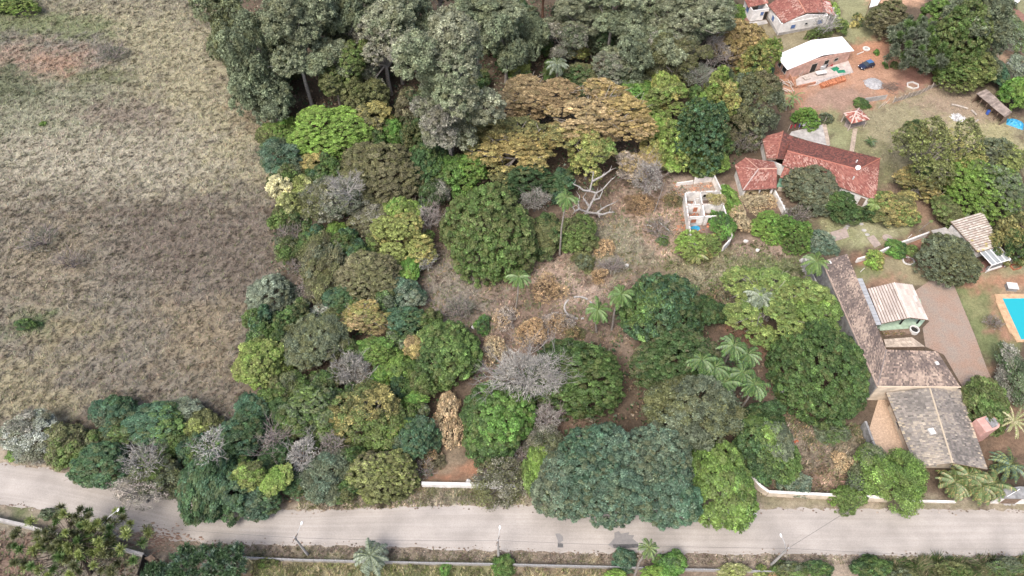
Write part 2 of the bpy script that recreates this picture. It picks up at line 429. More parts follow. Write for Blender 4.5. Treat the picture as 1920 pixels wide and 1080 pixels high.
def ground_rgb(xy):
    out = np.tile(SHADED_SOIL, (len(xy), 1))
    for i, (s, c, poly) in enumerate(ZONES):
        lo, hi = poly.min(0) - s * 2, poly.max(0) + s * 2
        k = np.where((xy[:, 0] > lo[0]) & (xy[:, 0] < hi[0]) & (xy[:, 1] > lo[1]) & (xy[:, 1] < hi[1]))[0]
        if not len(k): continue
        p = xy[k]
        d = signed(p, poly) + (wob(p, 9.0, i) * 0.45 + wob(p, 2.6, i + 3) * 0.40) * s
        w = np.clip(0.5 + d / (2 * s), 0, 1); w = w * w * (3 - 2 * w)
        out[k] = out[k] * (1 - w[:, None]) + c * w[:, None]
    return out
def inside(xy, *pp):
    return signed(xy, gp(*pp)) > 0

def axis(lo, hi, step, far):
    a = list(np.arange(lo, hi, step)); g = step
    b, c = a[-1], a[0]
    up, dn = [], []
    while b < far: g *= 1.35; b += g; up.append(b)
    g = step
    while c > -far: g *= 1.35; c -= g; dn.append(c)
    return np.array(dn[::-1] + a + up)
gx = axis(-135, 135, 0.75, 3000); gy = axis(16, 172, 0.75, 3000)
X, Y = np.meshgrid(gx, gy)
XY = np.stack([X.ravel(), Y.ravel()], 1)
nx, ny = len(gx), len(gy)
ii = (np.arange(ny - 1)[:, None] * nx + np.arange(nx - 1)[None, :]).ravel()
gfaces = np.stack([ii, ii + 1, ii + nx + 1, ii + nx], 1)
gme = bpy.data.meshes.new('ground')
gme.vertices.add(len(XY)); gme.vertices.foreach_set('co', np.column_stack([XY, np.zeros(len(XY))]).astype(np.float32).ravel())
gme.loops.add(len(gfaces) * 4); gme.loops.foreach_set('vertex_index', gfaces.astype(np.int32).ravel())
gme.polygons.add(len(gfaces)); gme.polygons.foreach_set('loop_start', np.arange(0, len(gfaces) * 4, 4, dtype=np.int32))
ga = gme.attributes.new('tint', 'FLOAT_COLOR', 'POINT')
g4 = np.ones((len(XY), 4), np.float32); g4[:, :3] = ground_rgb(XY)
ga.data.foreach_set('color', g4.ravel())
gme.update(calc_edges=True)

def ground_material():
    m, n, l = new_mat('soil')
    out = n.new('ShaderNodeOutputMaterial'); b = n.new('ShaderNodeBsdfPrincipled'); b.inputs['Roughness'].default_value = 0.95
    b.inputs['Specular IOR Level'].default_value = 0.1
    at = n.new('ShaderNodeAttribute'); at.attribute_name = 'tint'
    tc = n.new('ShaderNodeTexCoord')
    col = at.outputs['Color']; hs = []
    for sc, lo, hi, de in ((0.35, .80, 1.2, 5), (2.2, .72, 1.28, 6), (9.0, .70, 1.30, 3)):
        t = n.new('ShaderNodeTexNoise'); t.inputs['Scale'].default_value = sc; t.inputs['Detail'].default_value = de; t.inputs['Roughness'].default_value = 0.7
        l.new(tc.outputs['Object'], t.inputs['Vector'])
        r = n.new('ShaderNodeMapRange'); r.inputs['From Min'].default_value = .32; r.inputs['From Max'].default_value = .68
        r.inputs['To Min'].default_value = lo; r.inputs['To Max'].default_value = hi
        l.new(t.outputs['Fac'], r.inputs['Value'])
        x = n.new('ShaderNodeMix'); x.data_type = 'RGBA'; x.blend_type = 'MULTIPLY'; x.inputs[0].default_value = 1
        l.new(col, x.inputs[6]); l.new(r.outputs['Result'], x.inputs[7]); col = x.outputs[2]; hs.append(t)
    l.new(col, b.inputs['Base Color'])
    bp = n.new('ShaderNodeBump'); bp.inputs['Strength'].default_value = .9; bp.inputs['Distance'].default_value = .12
    l.new(hs[1].outputs['Fac'], bp.inputs['Height']); l.new(bp.outputs['Normal'], b.inputs['Normal'])
    l.new(b.outputs['BSDF'], out.inputs['Surface'])
    return m
gme.materials.append(ground_material())
tag(link('ground', gme), kind='structure')

# ---------------------------------------------------------------- road: a pale dusty sheet with wheel tracks along its length
def road_material():
    m, n, l = new_mat('pale_road')
    out = n.new('ShaderNodeOutputMaterial'); b = n.new('ShaderNodeBsdfPrincipled'); b.inputs['Roughness'].default_value = .92
    b.inputs['Specular IOR Level'].default_value = .15
    uv = n.new('ShaderNodeUVMap'); tc = n.new('ShaderNodeTexCoord')
    mp = n.new('ShaderNodeMapping'); mp.inputs['Scale'].default_value = (.03, 1.1, 1); l.new(uv.outputs['UV'], mp.inputs['Vector'])
    t1 = n.new('ShaderNodeTexNoise'); t1.inputs['Scale'].default_value = 1.6; t1.inputs['Detail'].default_value = 5; l.new(mp.outputs['Vector'], t1.inputs['Vector'])
    t2 = n.new('ShaderNodeTexNoise'); t2.inputs['Scale'].default_value = .22; t2.inputs['Detail'].default_value = 6; l.new(tc.outputs['Object'], t2.inputs['Vector'])
    t3 = n.new('ShaderNodeTexNoise'); t3.inputs['Scale'].default_value = 7; t3.inputs['Detail'].default_value = 5; l.new(tc.outputs['Object'], t3.inputs['Vector'])
    r1 = n.new('ShaderNodeValToRGB'); r1.color_ramp.elements[0].position = .36; r1.color_ramp.elements[1].position = .62
    r1.color_ramp.elements[0].color = (.318, .292, .267, 1); r1.color_ramp.elements[1].color = (.358, .331, .305, 1)
    l.new(t1.outputs['Fac'], r1.inputs['Fac']); col = r1.outputs['Color']
    for t, lo, hi in ((t2, .82, 1.12), (t3, .90, 1.09)):
        r = n.new('ShaderNodeMapRange'); r.inputs['From Min'].default_value = .3; r.inputs['From Max'].default_value = .7
        r.inputs['To Min'].default_value = lo; r.inputs['To Max'].default_value = hi; l.new(t.outputs['Fac'], r.inputs['Value'])
        x = n.new('ShaderNodeMix'); x.data_type = 'RGBA'; x.blend_type = 'MULTIPLY'; x.inputs[0].default_value = 1
        l.new(col, x.inputs[6]); l.new(r.outputs['Result'], x.inputs[7]); col = x.outputs[2]
    l.new(col, b.inputs['Base Color'])
    bp = n.new('ShaderNodeBump'); bp.inputs['Strength'].default_value = .4; bp.inputs['Distance'].default_value = .02
    l.new(t3.outputs['Fac'], bp.inputs['Height']); l.new(bp.outputs['Normal'], b.inputs['Normal'])
    l.new(b.outputs['BSDF'], out.inputs['Surface'])
    return m
M['road'] = road_material()
R_UP = [(-500,835),(-200,848),(0,868),(80,878),(150,892),(240,912),(330,938),(430,953),(560,958),(700,953),(820,949),(1000,948),(1200,950),(1400,952),(1600,956),(1920,957),(2150,958),(2500,960)]
R_LO = [(-500,900),(-200,915),(0,944),(80,956),(150,971),(240,996),(330,1013),(430,1019),(560,1022),(700,1025),(820,1029),(1000,1035),(1200,1039),(1400,1039),(1600,1041),(1920,1043),(2150,1044),(2500,1046)]
def lerp_poly(tbl, x):
    for (x0, y0), (x1, y1) in zip(tbl, tbl[1:]):
        if x <= x1: return y0 + (y1 - y0) * (x - x0) / (x1 - x0)
rmb_v, rmb_f, rmb_uv = [], [], []
NS, NW = 300, 8
rr = random.Random(4)
acc = 0; prev = None
for i in range(NS + 1):
    x = -500 + 3000 * i / NS
    a = G(x, lerp_poly(R_UP, x)); b_ = G(x, lerp_poly(R_LO, x))
    wa, wb = rr.uniform(-.22, .28), rr.uniform(-.25, .2)
    if prev is not None: acc += (a - prev).length
    prev = a.copy()
    for j in range(NW + 1):
        p = a.lerp(b_, j / NW) + Vector((0, wa if j == 0 else wb if j == NW else 0, 0)); rmb_v.append((p.x, p.y, 0.004 + 0.05 * math.sin(math.pi * j / NW))); rmb_uv.append((acc, 7.0 * j / NW))
for i in range(NS):
    for j in range(NW):
        k = i * (NW + 1) + j; rmb_f.append((k, k + 1, k + NW + 2, k + NW + 1))
rme = bpy.data.meshes.new('road'); rme.from_pydata(rmb_v, [], rmb_f)
uvl = rme.uv_layers.new(name='UVMap')
for lp in rme.loops: uvl.data[lp.index].uv = rmb_uv[lp.vertex_index]
rme.materials.append(M['road']); rme.update()
tag(link('road', rme), kind='structure')

# ---------------------------------------------------------------- grass and low growth
def tuft_mesh(name, xy, h, w, col, lean, seed, k=3, m='grass'):
    """k leaning blades for every point"""
    rg = np.random.default_rng(seed); n = len(xy)
    P = np.repeat(xy, k, 0); H = np.repeat(h, k) * rg.uniform(.6, 1.3, n * k); Wd = np.repeat(w, k) * rg.uniform(.6, 1.3, n * k)
    C = np.repeat(col, k, 0) * np.exp(rg.normal(0, .16, (n * k, 1)))
    az = np.repeat(wob(xy, 7.0, 5) * 1.6 + .6, k) + rg.normal(0, .8, n * k); la = np.repeat(lean, k) * rg.uniform(.5, 1.4, n * k)
    dx, dy = np.cos(az), np.sin(az)
    b = np.column_stack([P + rg.normal(0, .08, (n * k, 2)), np.zeros(n * k)])
    side = np.column_stack([-dy * Wd, dx * Wd, np.zeros(n * k)])
    tip = b + np.column_stack([dx * H * np.sin(la), dy * H * np.sin(la), H * np.cos(la)])
    V = np.stack([b - side * .5, b + side * .5, tip], 1).reshape(-1, 3)
    F = np.arange(n * k * 3).reshape(-1, 3)
    return np_mesh(name, V, F, C, M[m])
def scatter(n, seed, *pp):
    poly = gp(*pp); rg = np.random.default_rng(seed)
    lo, hi = poly.min(0), poly.max(0)
    p = rg.uniform(lo, hi, (n * 3, 2)); p = p[signed(p, poly) > 0]
    return p[:n]
def grass(name, n, seed, poly, h, w, lean, jit=.3, scale=1.05, mix=None, clump=.55):
    p = scatter(n, seed, *poly); rg = np.random.default_rng(seed + 1)
    cl = wob(p, 2.2, seed % 5) ; keep = rg.uniform(-1.6, 1.6, len(p)) * clump < cl + .4
    p = p[keep]; cl = cl[keep]
    c = ground_rgb(p) * scale * np.exp(rg.normal(0, jit, (len(p), 1))) * np.exp(rg.normal(0, .05, (len(p), 3)))
    c *= (1 + .16 * wob(p, 4.5, 6) + .12 * wob(p, 1.3, 2))[:, None].clip(.45, 1.6)
    if mix is not None:
        for rgb, fr in mix:
            q = rg.random(len(p)) < fr * np.clip(1 + wob(p, 11, 4), 0, 2)
            c[q] = np.array(rgb) * np.exp(rg.normal(0, .2, (q.sum(), 1)))
    hh = h * np.clip(1 + .45 * cl, .3, 2) * np.exp(rg.normal(0, .25, len(p)))
    o = link(name, tuft_mesh(name, p, hh, np.full(len(p), w), c, np.full(len(p), lean), seed + 2))
    return tag(o, kind='stuff')
tag(grass('dry_grass', 210000, 11, [(-260,-60),(376,-60),(392,40),(400,120),(455,190),(500,260),(515,330),(526,372),(528,450),(505,560),(480,640),(455,720),(475,775),(360,785),(150,795),(0,808),(-260,810)],
      .42, .115, 1.05, jit=.22, scale=1.04, mix=[((.14, .15, .075), .05), ((.10, .085, .07), .06)], clump=.75),
    'pale dry grass matted over the open field beside the wood', 'grass', kind='stuff')
tag(grass('dry_weeds', 30000, 21, [(795,385),(850,400),(1000,460),(1060,390),(1180,330),(1260,330),(1290,360),(1290,470),(1240,500),(1185,520),(1180,640),(1000,660),(900,645),(785,600)],
      .35, .14, 1.0, jit=.3, scale=1.1, mix=[((.13, .15, .07), .20), ((.32, .23, .13), .06)], clump=1.1),
    'sparse dry weeds on the bare pinkish clearing around the ruin', 'weeds', kind='stuff')
tag(grass('rough_grass', 9000, 31, [(1240,500),(1300,470),(1420,450),(1500,490),(1520,545),(1440,580),(1350,570),(1290,545)],
      .3, .18, .9, jit=.3, scale=1.1, mix=[((.10, .14, .04), .2)], clump=1.2), 'rough yellowish grass below the ruined white house', 'grass', kind='stuff')
tag(grass('verge_grass', 9000, 41, [(560,940),(800,912),(970,916),(1010,930),(1000,944),(560,955)], .35, .16, .9, scale=1.1, mix=[((.15, .16, .07), .2)], clump=1.2),
    'dry grass along the upper road verge below the white wall', 'grass', kind='stuff')
tag(grass('plot_grass', 9000, 51, [(1440,760),(1620,800),(1630,880),(1700,935),(1420,930),(1470,860)], .35, .2, .95, scale=1.1, mix=[((.12, .13, .06), .25), ((.3, .22, .12), .06)], clump=1.1),
    'brown grass and weeds behind the cream road wall', 'grass', kind='stuff')
tag(grass('lower_verge_grass', 12000, 61, [(330,1020),(700,1028),(1000,1038),(1420,1041),(1920,1044),(1920,1056),(1450,1060),(1000,1055),(470,1046),(330,1040)], .2, .12, .9, scale=1.0, mix=[((.12, .13, .06), .12)], clump=1.6),
    'thin dry grass on the lower verge of the road', 'grass', kind='stuff')
tag(grass('lot_grass', 12000, 71, [(470,1056),(700,1060),(1150,1072),(1150,1150),(470,1140)], .45, .14, .7, jit=.3, scale=1.15, mix=[((.16, .19, .07), .22), ((.38, .34, .20), .15)], clump=1.0),
    'tall yellow grass behind the low concrete panel wall', 'grass', kind='stuff')
tag(grass('hedge_weeds', 14000, 81, [(1665,1052),(1920,1047),(2000,1047),(2000,1120),(1665,1120)], .7, .2, .8, jit=.35, scale=.9, mix=[((.07, .11, .035), .45), ((.26, .22, .14), .1)], clump=.9),
    'tangled green and brown weeds at the lower right roadside', 'weeds', kind='stuff')
tag(grass('corner_weeds', 6000, 95, [(-120,985),(100,1004),(270,1046),(262,1130),(-120,1130)], .35, .16, .9, scale=1.0, mix=[((.11, .14, .06), .3), ((.2, .13, .1), .2)], clump=1.5),
    'weeds and debris on the bare lot in the bottom left corner', 'weeds', kind='stuff')
tag(grass('lawn', 16000, 91, [(1590,215),(1660,190),(1780,165),(1850,175),(1930,240),(1930,330),(1700,400),(1600,460),(1530,440),(1530,410),(1660,400),(1655,300),(1600,285)], .10, .14, .9, jit=.2, scale=1.05, clump=1.2),
    'short patchy lawn around the red roofed house', 'grass', kind='stuff')

# ---------------------------------------------------------------- building helpers
PAL = dict(
 red=[(.30,.120,.095),(.24,.09,.072),(.35,.165,.13),(.20,.075,.062)], redl=[(.26,.105,.085),(.31,.140,.112),(.22,.085,.07),(.40,.245,.205)], red_shade=[(.18,.07,.057),(.145,.062,.052),(.22,.085,.068),(.115,.055,.048)],  # the darkest set paints shade onto slopes turned from the sun
 mix=[(.40,.20,.16),(.50,.40,.36),(.27,.09,.075),(.34,.13,.10)],
 aged=[(.14,.112,.100),(.18,.142,.125),(.235,.185,.157),(.34,.262,.213),(.44,.345,.275)], agedl=[(.30,.225,.19),(.40,.30,.23),(.55,.42,.31),(.64,.50,.38)],
 old=[(.175,.160,.145),(.225,.205,.183),(.285,.255,.222),(.37,.325,.265)], old_shade=[(.15,.138,.127),(.20,.18,.163),(.25,.225,.20),(.32,.28,.235)],  # the darker set puts shade into the slope facing away from the sun
 pale=[(.50,.43,.38),(.53,.46,.41),(.55,.48,.43),(.52,.45,.40)], white=[(.54,.50,.44),(.50,.45,.39),(.45,.38,.33),(.57,.53,.47)])
def tiles(mb, a, b, c, d, pal, seed=1, tw=.26, tl=.40, hgt=.055, streak=.0, edge=None, lip=.030, lap=1.12):
    """barrel tiles row by row on a slope: a-b is the eave, d-c the top edge"""
    a, b, c, d = map(Vector, (a, b, c, d)); rg = random.Random(seed); P = PAL[pal] if isinstance(pal, str) else pal
    nrm = ((b - a).cross(d - a) if (d - a).length > .1 else (b - a).cross(c - a)).normalized()
    if nrm.z < 0: nrm = -nrm
    nu = max(2, int((b - a).length / tw)); nv = max(2, int(((d - a).length + (c - b).length) / 2 / tl))
    ph = [rg.uniform(0, 6.28) for _ in range(6)]
    def pt(u, v): return a.lerp(b, u).lerp(d.lerp(c, u), v)
    topw = (c - d).length / max((b - a).length, .01)
    for j in range(nv):
        shrink = 1 - (1 - topw) * (j + .5) / nv
        n_row = max(1, int(nu * shrink + .5))
        v0, v1 = j / nv, min(1.0, (j + lap) / nv)
        for i in range(n_row):
            u0, u1 = i / n_row, (i + 1) / n_row; um = (u0 + u1) / 2
            x, y = um * (b - a).length, v0 * (d - a).length
            f = .6 * math.sin(x * .9 + ph[0]) + .6 * math.sin(y * 1.3 + ph[1] + x * .4) + .8 * math.sin(x * .35 - y * .6 + ph[2]) + rg.gauss(0, 1.2) + streak * math.sin(x * 3 + ph[3])
            k = min(len(P) - 1, max(0, int((f + 2.6) / 5.2 * len(P))))
            col = P[k]
            if edge and rg.random() < edge[1] * max(0, 1 - y / edge[2]): col = edge[0]
            q = math.exp(rg.gauss(0, .10)); col = tuple(min(.85, e * q) for e in col)
            l = nrm * (lip + rg.uniform(0, .012)); t = nrm * .008; h = nrm * hgt
            bl, br, bm = pt(u0, v0) + l, pt(u1, v0) + l, pt(um, v0) + l + h
            tl_, tr, tm = pt(u0, v1) + t, pt(u1, v1) + t, pt(um, v1) + t + h * .85
            n = len(mb.v); mb.v += [tuple(p) for p in (bl, bm, br, tr, tm, tl_)]
            mb.f += [(n, n + 1, n + 4, n + 5), (n + 1, n + 2, n + 3, n + 4), (n, n + 2, n + 1)]; mb.c += [col, col, tuple(e * .9 for e in col)]
def slope(T, a, b, c, d, pal, seed, tag_label=None, thick=.12, sink=.06, **k):
    """one roof slope: a slab with its tiles (the tiles are too small to pick apart)"""
    pts = [Vector(a), Vector(b), Vector(c)] + ([Vector(d)] if (Vector(c) - Vector(d)).length > .05 else [])
    mb = MB(); mb.prism([p - Vector((0, 0, sink)) for p in pts], (0, 0, -thick))
    r = mb.build('roof', M['wood'], T, tag_label)
    t = MB(); tiles(t, a, b, c, d, pal, seed, **k)
    t.build('roof_tiles', M['tile'], r, kind='stuff')
    return r
def ridge(r, pts, col=(.50, .22, .15), rad=.13):
    mb = MB(); mb.tube([Vector(p) + Vector((0, 0, .05)) for p in pts], rad, 6, col); return mb.build('ridge_cap', M['tile'], r)
def flat(p, z=0.0): return (p[0], p[1], z)
def body(T, pts, h, m, name='wall', z0=0.0, t=.2):
    """walls along a footprint, each side a wall of its own"""
    for a, b in zip(pts, pts[1:] + pts[:1]):
        mb = MB(); mb.wall(a, b, z0, h, t); mb.build(name, M[m], T)
def inset(pts, k):
    c = Vector((sum(p[0] for p in pts) / len(pts), sum(p[1] for p in pts) / len(pts)))
    return [Vector((p[0], p[1])) + (c - Vector((p[0], p[1]))).normalized() * k for p in pts]
def window(T, a, b, u, z, w, h, frame='white_paint', pane='glass', t=.2, door=False):
    """frame, pane and sill on the outside (right-hand side going a to b)"""
    a2, b2 = Vector((a[0], a[1])), Vector((b[0], b[1])); d = (b2 - a2).normalized(); n = Vector((d.y, -d.x))
    c = a2.lerp(b2, u) + n * (t / 2 + .015)
    f = MB()
    for s in (-1, 1):
        f.box((c.x + d.x * s * w / 2, c.y + d.y * s * w / 2, z), .09, .07, h, math.atan2(d.y, d.x))
    f.box((c.x, c.y, z + h), w + .18, .07, .09, math.atan2(d.y, d.x))
    fo = f.build('door_frame' if door else 'window_frame', M[frame], T)
    p = MB(); c2 = c - n * .010; p.box((c2.x, c2.y, z), w - .09, .03, h, math.atan2(d.y, d.x)); p.build('door_leaf' if door else 'pane', M[pane], fo)
    if not door:
        s_ = MB(); c3 = c + n * .03; s_.box((c3.x, c3.y, z - .09), w + .2, .14, .08, math.atan2(d.y, d.x)); s_.build('sill', M['concrete'], fo)
def sheet(name, px, z, m, label=None, cat=None, kind='structure'):
    mb = MB(); mb.slab([tuple(G(*p)[:2]) for p in px], -.02, z); return mb.build(name, M[m], None, label, cat, None, kind)
def grid_parts(T, name, q, nu, nv, z0, z1, m, gap=.05, seed=1, base=(1, 1, 1), var=.16, jit=.0):
    """separate slabs filling a quadrilateral (world xy), sharing nothing but their material"""
    rg = random.Random(seed); q = [Vector((p[0], p[1])) for p in q]
    def pt(u, v): return q[0].lerp(q[1], u).lerp(q[3].lerp(q[2], u), v)
    for j in range(nv):
        for i in range(nu):
            u0, u1, v0, v1 = (i + gap) / nu, (i + 1 - gap) / nu, (j + gap) / nv, (j + 1 - gap) / nv
            k = math.exp(rg.gauss(0, var)); mb = MB()
            mb.slab([tuple(pt(*e)) for e in ((u0, v0), (u1, v0), (u1, v1), (u0, v1))], z0, z1 + rg.uniform(-jit, jit), tuple(min(1.5, e * k) for e in base))
            mb.build(name, M[m], T)

# ---------------------------------------------------------------- the lower tiled house (gable roof with skylights)
def lower_house():
    T = thing('tiled_house', G(1735, 815), 'house with a grey-brown weathered gable roof, two skylights and a pink turret, nearest the road', 'house', 'houses')
    he, hr = 2.9, 4.5
    eL0, eL1 = G(1661, 736, he), G(1717, 876, he); r0, r1 = G(1743, 727.5, hr), G(1786, 868, hr); eR0, eR1 = G(1800, 730, he), G(1851.5, 880, he)
    rl = slope(T, eL1, eL0, r0, r1, 'old', 3, edge=((.40, .34, .25), .28, .8)); slope(T, eR0, eR1, r1, r0, 'old_shade', 4, edge=((.5, .42, .32), .3, .6))
    ridge(rl, [r0, r1], (.52, .44, .34))
    fp = inset([eL0, eL1, eR1, eR0], 1.7)
    body(T, [flat(p) for p in fp], he + .05, 'cream_wall')
    g = MB(); g.prism([flat(fp[1], he + .05), flat(fp[2], he + .05), flat((fp[1] + fp[2]) / 2, hr - .25)], Vector((.05, .18, 0))); g.build('gable', M['cream_wall'], T)
    for (x, y, sz) in ((1742, 736, 1.0), (1747, 809, .85)):
        c = G(x, y, 4.15); mb = MB(); mb.box((c.x, c.y, c.z - .35), sz, sz * 1.15, .5, .22); s = mb.build('skylight', M['white_paint'], T)
        mb = MB(); mb.box((c.x, c.y, c.z + .153), sz * .8, sz * .95, .03, .22); mb.build('skylight_pane', M['white_metal'], s)
    # pink water tank turret with a half round end
    c = G(1838, 806, 2.0); d = Vector((.95, .30)); n = Vector((-d.y, d.x)); pts = [c.xy - d * 1.3 + n * 1.15, c.xy - d * 1.3 - n * 1.15]
    for i in range(9):
        a = -math.pi / 2 + math.pi * i / 8; pts.append(c.xy + d * (.7 + 1.15 * math.cos(a)) + n * 1.15 * math.sin(a))
    mb = MB(); mb.slab([tuple(p) for p in pts], 0, 4.3); tw = mb.build('turret', M['pink_paint'], T)
    c2 = c.xy + d * .55; mb = MB(); mb.slab([tuple(c2 + d * (.15 + .85 * math.cos(a)) + n * .85 * math.sin(a)) if abs(a) <= math.pi / 2 else tuple(c2 - d * .5 + n * .85 * (1 if a > 0 else -1)) for a in [-2, -1.57, -1.1, -.6, 0, .6, 1.1, 1.57, 2]], 4.25, 4.42); mb.build('tank_cover', M['grey_concrete'], tw)
    window(T, fp[0], fp[1], .35, .9, 1.2, 1.1); window(T, fp[1], fp[2], .3, .9, 1.4, 1.2); window(T, fp[1], fp[2], .72, .9, 1.4, 1.2)
    sheet('terrace', [(1649, 741), (1668, 741), (1704, 858), (1672, 858), (1640, 836), (1630, 803)], .05, 'terrace')
    mb = MB(); mb.wall(G(1614, 800), G(1627, 835), 0, 2.0, .32); mb.wall(G(1627.5, 836.2), G(1640, 868), 0, 2.0, .32)
    w = thing('boundary_wall', G(1625, 830), 'short weathered grey wall along the speckled pink terrace', 'wall', 'boundary walls'); mb.build('wall_face', M['grey_concrete'], w)
    W = thing('side_wall', G(1655, 733), 'small pink and blue-green wall end between the roofs above the speckled terrace', 'wall', 'boundary walls')
    mb = MB(); mb.wall(G(1646, 735), G(1660, 733), 0, 2.4, .3); mb.build('wall_face', M['pink_paint'], W)
    mb = MB(); mb.wall(G(1648, 742), G(1660, 740), 0, 1.6, .25); mb.build('painted_panel', M['mint'], W)
lower_house()

# ---------------------------------------------------------------- the L shaped long roof
def long_house():
    T = thing('long_house', G(1640, 660), 'long L shaped house with a mottled pinkish brown tiled roof bent round a courtyard', 'house', 'houses')
    he, hr = 2.9, 4.3
    A0, A1 = G(1588, 476, he), G(1661.5, 656, he)         # courtyard eave of the long wing
    R0, RC, RB = G(1541, 490, hr), G(1645, 725, hr), G(1801, 726, hr)
    B1 = G(1757, 659, he)
    r = slope(T, A0, A1, RC, R0, 'aged', 11, streak=.5); slope(T, A1, B1, RB, RC, 'aged', 12, edge=((.4, .3, .24), .2, .8), streak=.7)
    ridge(r, [R0, RC], (.40, .31, .26)); ridge(r, [RC, RB], (.58, .47, .36)); ridge(r, [A1, RC], (.27, .23, .21), .10)
    mb = MB(); mb.wall((R0.x, R0.y), (RC.x, RC.y), 0, hr - .12, .2); mb.build('outer_wall', M['grey_concrete'], T)
    mb = MB(); mb.wall((RC.x + .1, RC.y - .02), (RB.x - .3, RB.y - .02), 0, hr - .12, .2); mb.build('outer_wall', M['cream_wall'], T)
    a0 = A0.xy + (R0.xy - A0.xy).normalized() * .6; a1 = A1.xy + Vector((-.6, -.6)); b1 = B1.xy + Vector((-.2, -.6))
    for p, q in ((a0, a1), (a1, b1), (b1, RB.xy + Vector((-.3, .3))), (R0.xy + Vector((.1, -.3)), a0)):
        mb = MB(); mb.wall(p, q, 0, he - .2, .2); mb.build('wall', M['cream_wall'], T)
    window(T, a1, a0, .3, .9, 1.2, 1.1); window(T, a1, a0, .6, .9, 1.2, 1.1); window(T, a1, a0, .8, 0, .9, 2.0, 'wood', 'wood', door=True)
    # vents on the roof
    for x, y, h in ((1555, 493, 3.9), (1756, 682, 3.4)):
        c = G(x, y, h); mb = MB(); mb.box((c.x, c.y, c.z - .3), .55, .6, .55, .2); mb.build('roof_vent', M['white_paint'], T)
    # corrugated strip along the courtyard eave, sheet by sheet
    q = [G(1607, 522, 2.5), G(1643, 610, 2.5), G(1653, 609, 2.65), G(1617, 522, 2.65)]
    for i in range(14):
        u0, u1 = i / 14, (i + .93) / 14; mb = MB()
        mb.prism([q[0].lerp(q[1], u0), q[0].lerp(q[1], u1), q[3].lerp(q[2], u1) , q[3].lerp(q[2], u0)], (0, 0, -.05 - .03 * (i % 2))); mb.build('roof_sheet', M['metal'], T)
    sheet('concrete_yard', [(1498, 488), (1512, 478), (1535, 500), (1566, 565), (1550, 580), (1520, 560)], .04, 'concrete')
    w = thing('boundary_wall', G(1518, 520), 'pale grey wall beside the upper end of the long tiled roof, behind the leaning palm', 'wall', 'boundary walls')
    mb = MB(); mb.wall(G(1503, 494), G(1535, 562), 0, 1.8, .25); mb.build('wall_face', M['concrete'], w)
long_house()

# ---------------------------------------------------------------- carport with the ribbed cream roof, planter, well and paved step
def carport():
    T = thing('carport', G(1690, 590), 'carport with a ribbed cream gable roof on dark posts beside the driveway', 'carport')
    he, hr = 2.6, 3.25
    eL0, eL1, r0, r1, eR0, eR1 = G(1627, 541.5, he), G(1653, 607, he), G(1676.5, 530, hr), G(1705.6, 595.5, hr), G(1710, 534, he), G(1740, 600, he)
    a = slope(T, eL1, eL0, r0, r1, 'pale', 21, tw=1.1, tl=.46, hgt=.015, lip=.10, lap=.85); slope(T, eR0, eR1, r1, r0, 'pale', 22, tw=1.1, tl=.46, hgt=.015, lip=.10, lap=.85)  # gaps between courses bare the dark slab, imitating shadow lines of the ribs
    ridge(a, [r0, r1], (.70, .63, .57), .12)
    for p in (eL0.lerp(eL1, .06), eL0.lerp(eL1, .94), eR0.lerp(eR1, .08), eR0.lerp(eR1, .92), r1.lerp(r0, .05)):
        mb = MB(); q = p.lerp((r0 + r1) / 2, .12); mb.box((q.x, q.y, .05), .2, .2, 2.45); mb.build('post', M['dark'], T)
    mb = MB(); mb.wall(eL0.lerp(eL1, .05).xy + Vector((.4, 0)), eL0.lerp(eL1, .95).xy + Vector((.4, 0)), .05, 2.3, .15); mb.build('wall', M['green_floor'], T)
    sheet('carport_floor', [(1636, 568), (1725, 560), (1735, 600), (1722, 615), (1650, 620)], .05, 'green_floor')
    P = thing('raised_planter', G(1680, 625), 'brown raised planter bed with withered plants below the carport', 'planter')
    mb = MB(); mb.slab([tuple(G(*p)[:2]) for p in ((1650, 622), (1703, 618), (1708, 628), (1660, 632))], 0, .35); mb.build('bed', M['wood'], P)
    rg = random.Random(3); mb = MB()
    for i in range(90):
        c = G(1660 + rg.uniform(-6, 36), 625 + rg.uniform(-3, 3), .4); mb.face([c + Vector((rg.gauss(0, .12), rg.gauss(0, .12), rg.uniform(0, .3))) for _ in range(3)], rg.choice([LCG['olive'], LCG['gold'], LCG['brown']]))
    mb.build('withered_plants', M['leaf'], P, kind='stuff')
    K = thing('paved_step', G(1695, 645), 'raised platform paved with square pale tiles over a brown wall', 'platform')
    q = [G(1657, 636, .8), G(1710, 632, .8), G(1735, 650, .8), G(1661, 651, .8)]
    mb = MB(); mb.slab([tuple(p.xy) for p in q], 0, .76); mb.build('base_wall', M['wood'], K)
    grid_parts(K, 'paving_tile', q, 11, 3, .75, .80, 'paver', .03, 5, (1.15, 1.12, 1.08), .10)
    Wl = thing('well', G(1712, 621), 'round white well ring with a dark opening beside the paved platform', 'well')
    c = G(1712, 621); mb = MB(); n = 20
    for i in range(n):
        a0, a1 = 6.2832 * i / n, 6.2832 * (i + 1) / n
        mb.prism([(c.x + r * math.cos(a), c.y + r * math.sin(a), .7) for r, a in ((.62, a0), (.82, a0), (.82, a1), (.62, a1))], (0, 0, -.7))
    mb.build('ring', M['white_paint'], Wl); mb = MB(); mb.slab([(c.x + .61 * math.cos(6.2832 * i / n), c.y + .61 * math.sin(6.2832 * i / n)) for i in range(n)], 0, .42); mb.build('opening', M['dark'], Wl)  # solid dark disc stands in for the shade inside the ring
LCG = dict(olive=(.10, .11, .04), gold=(.27, .19, .045), brown=(.19, .12, .07))
carport()
M['drive'] = mat('compacted_gravel_drive', (.228, .195, .166), .95, .30, .25, (.275, .192, .148), bump=.02, bscale=5, fine=.22)
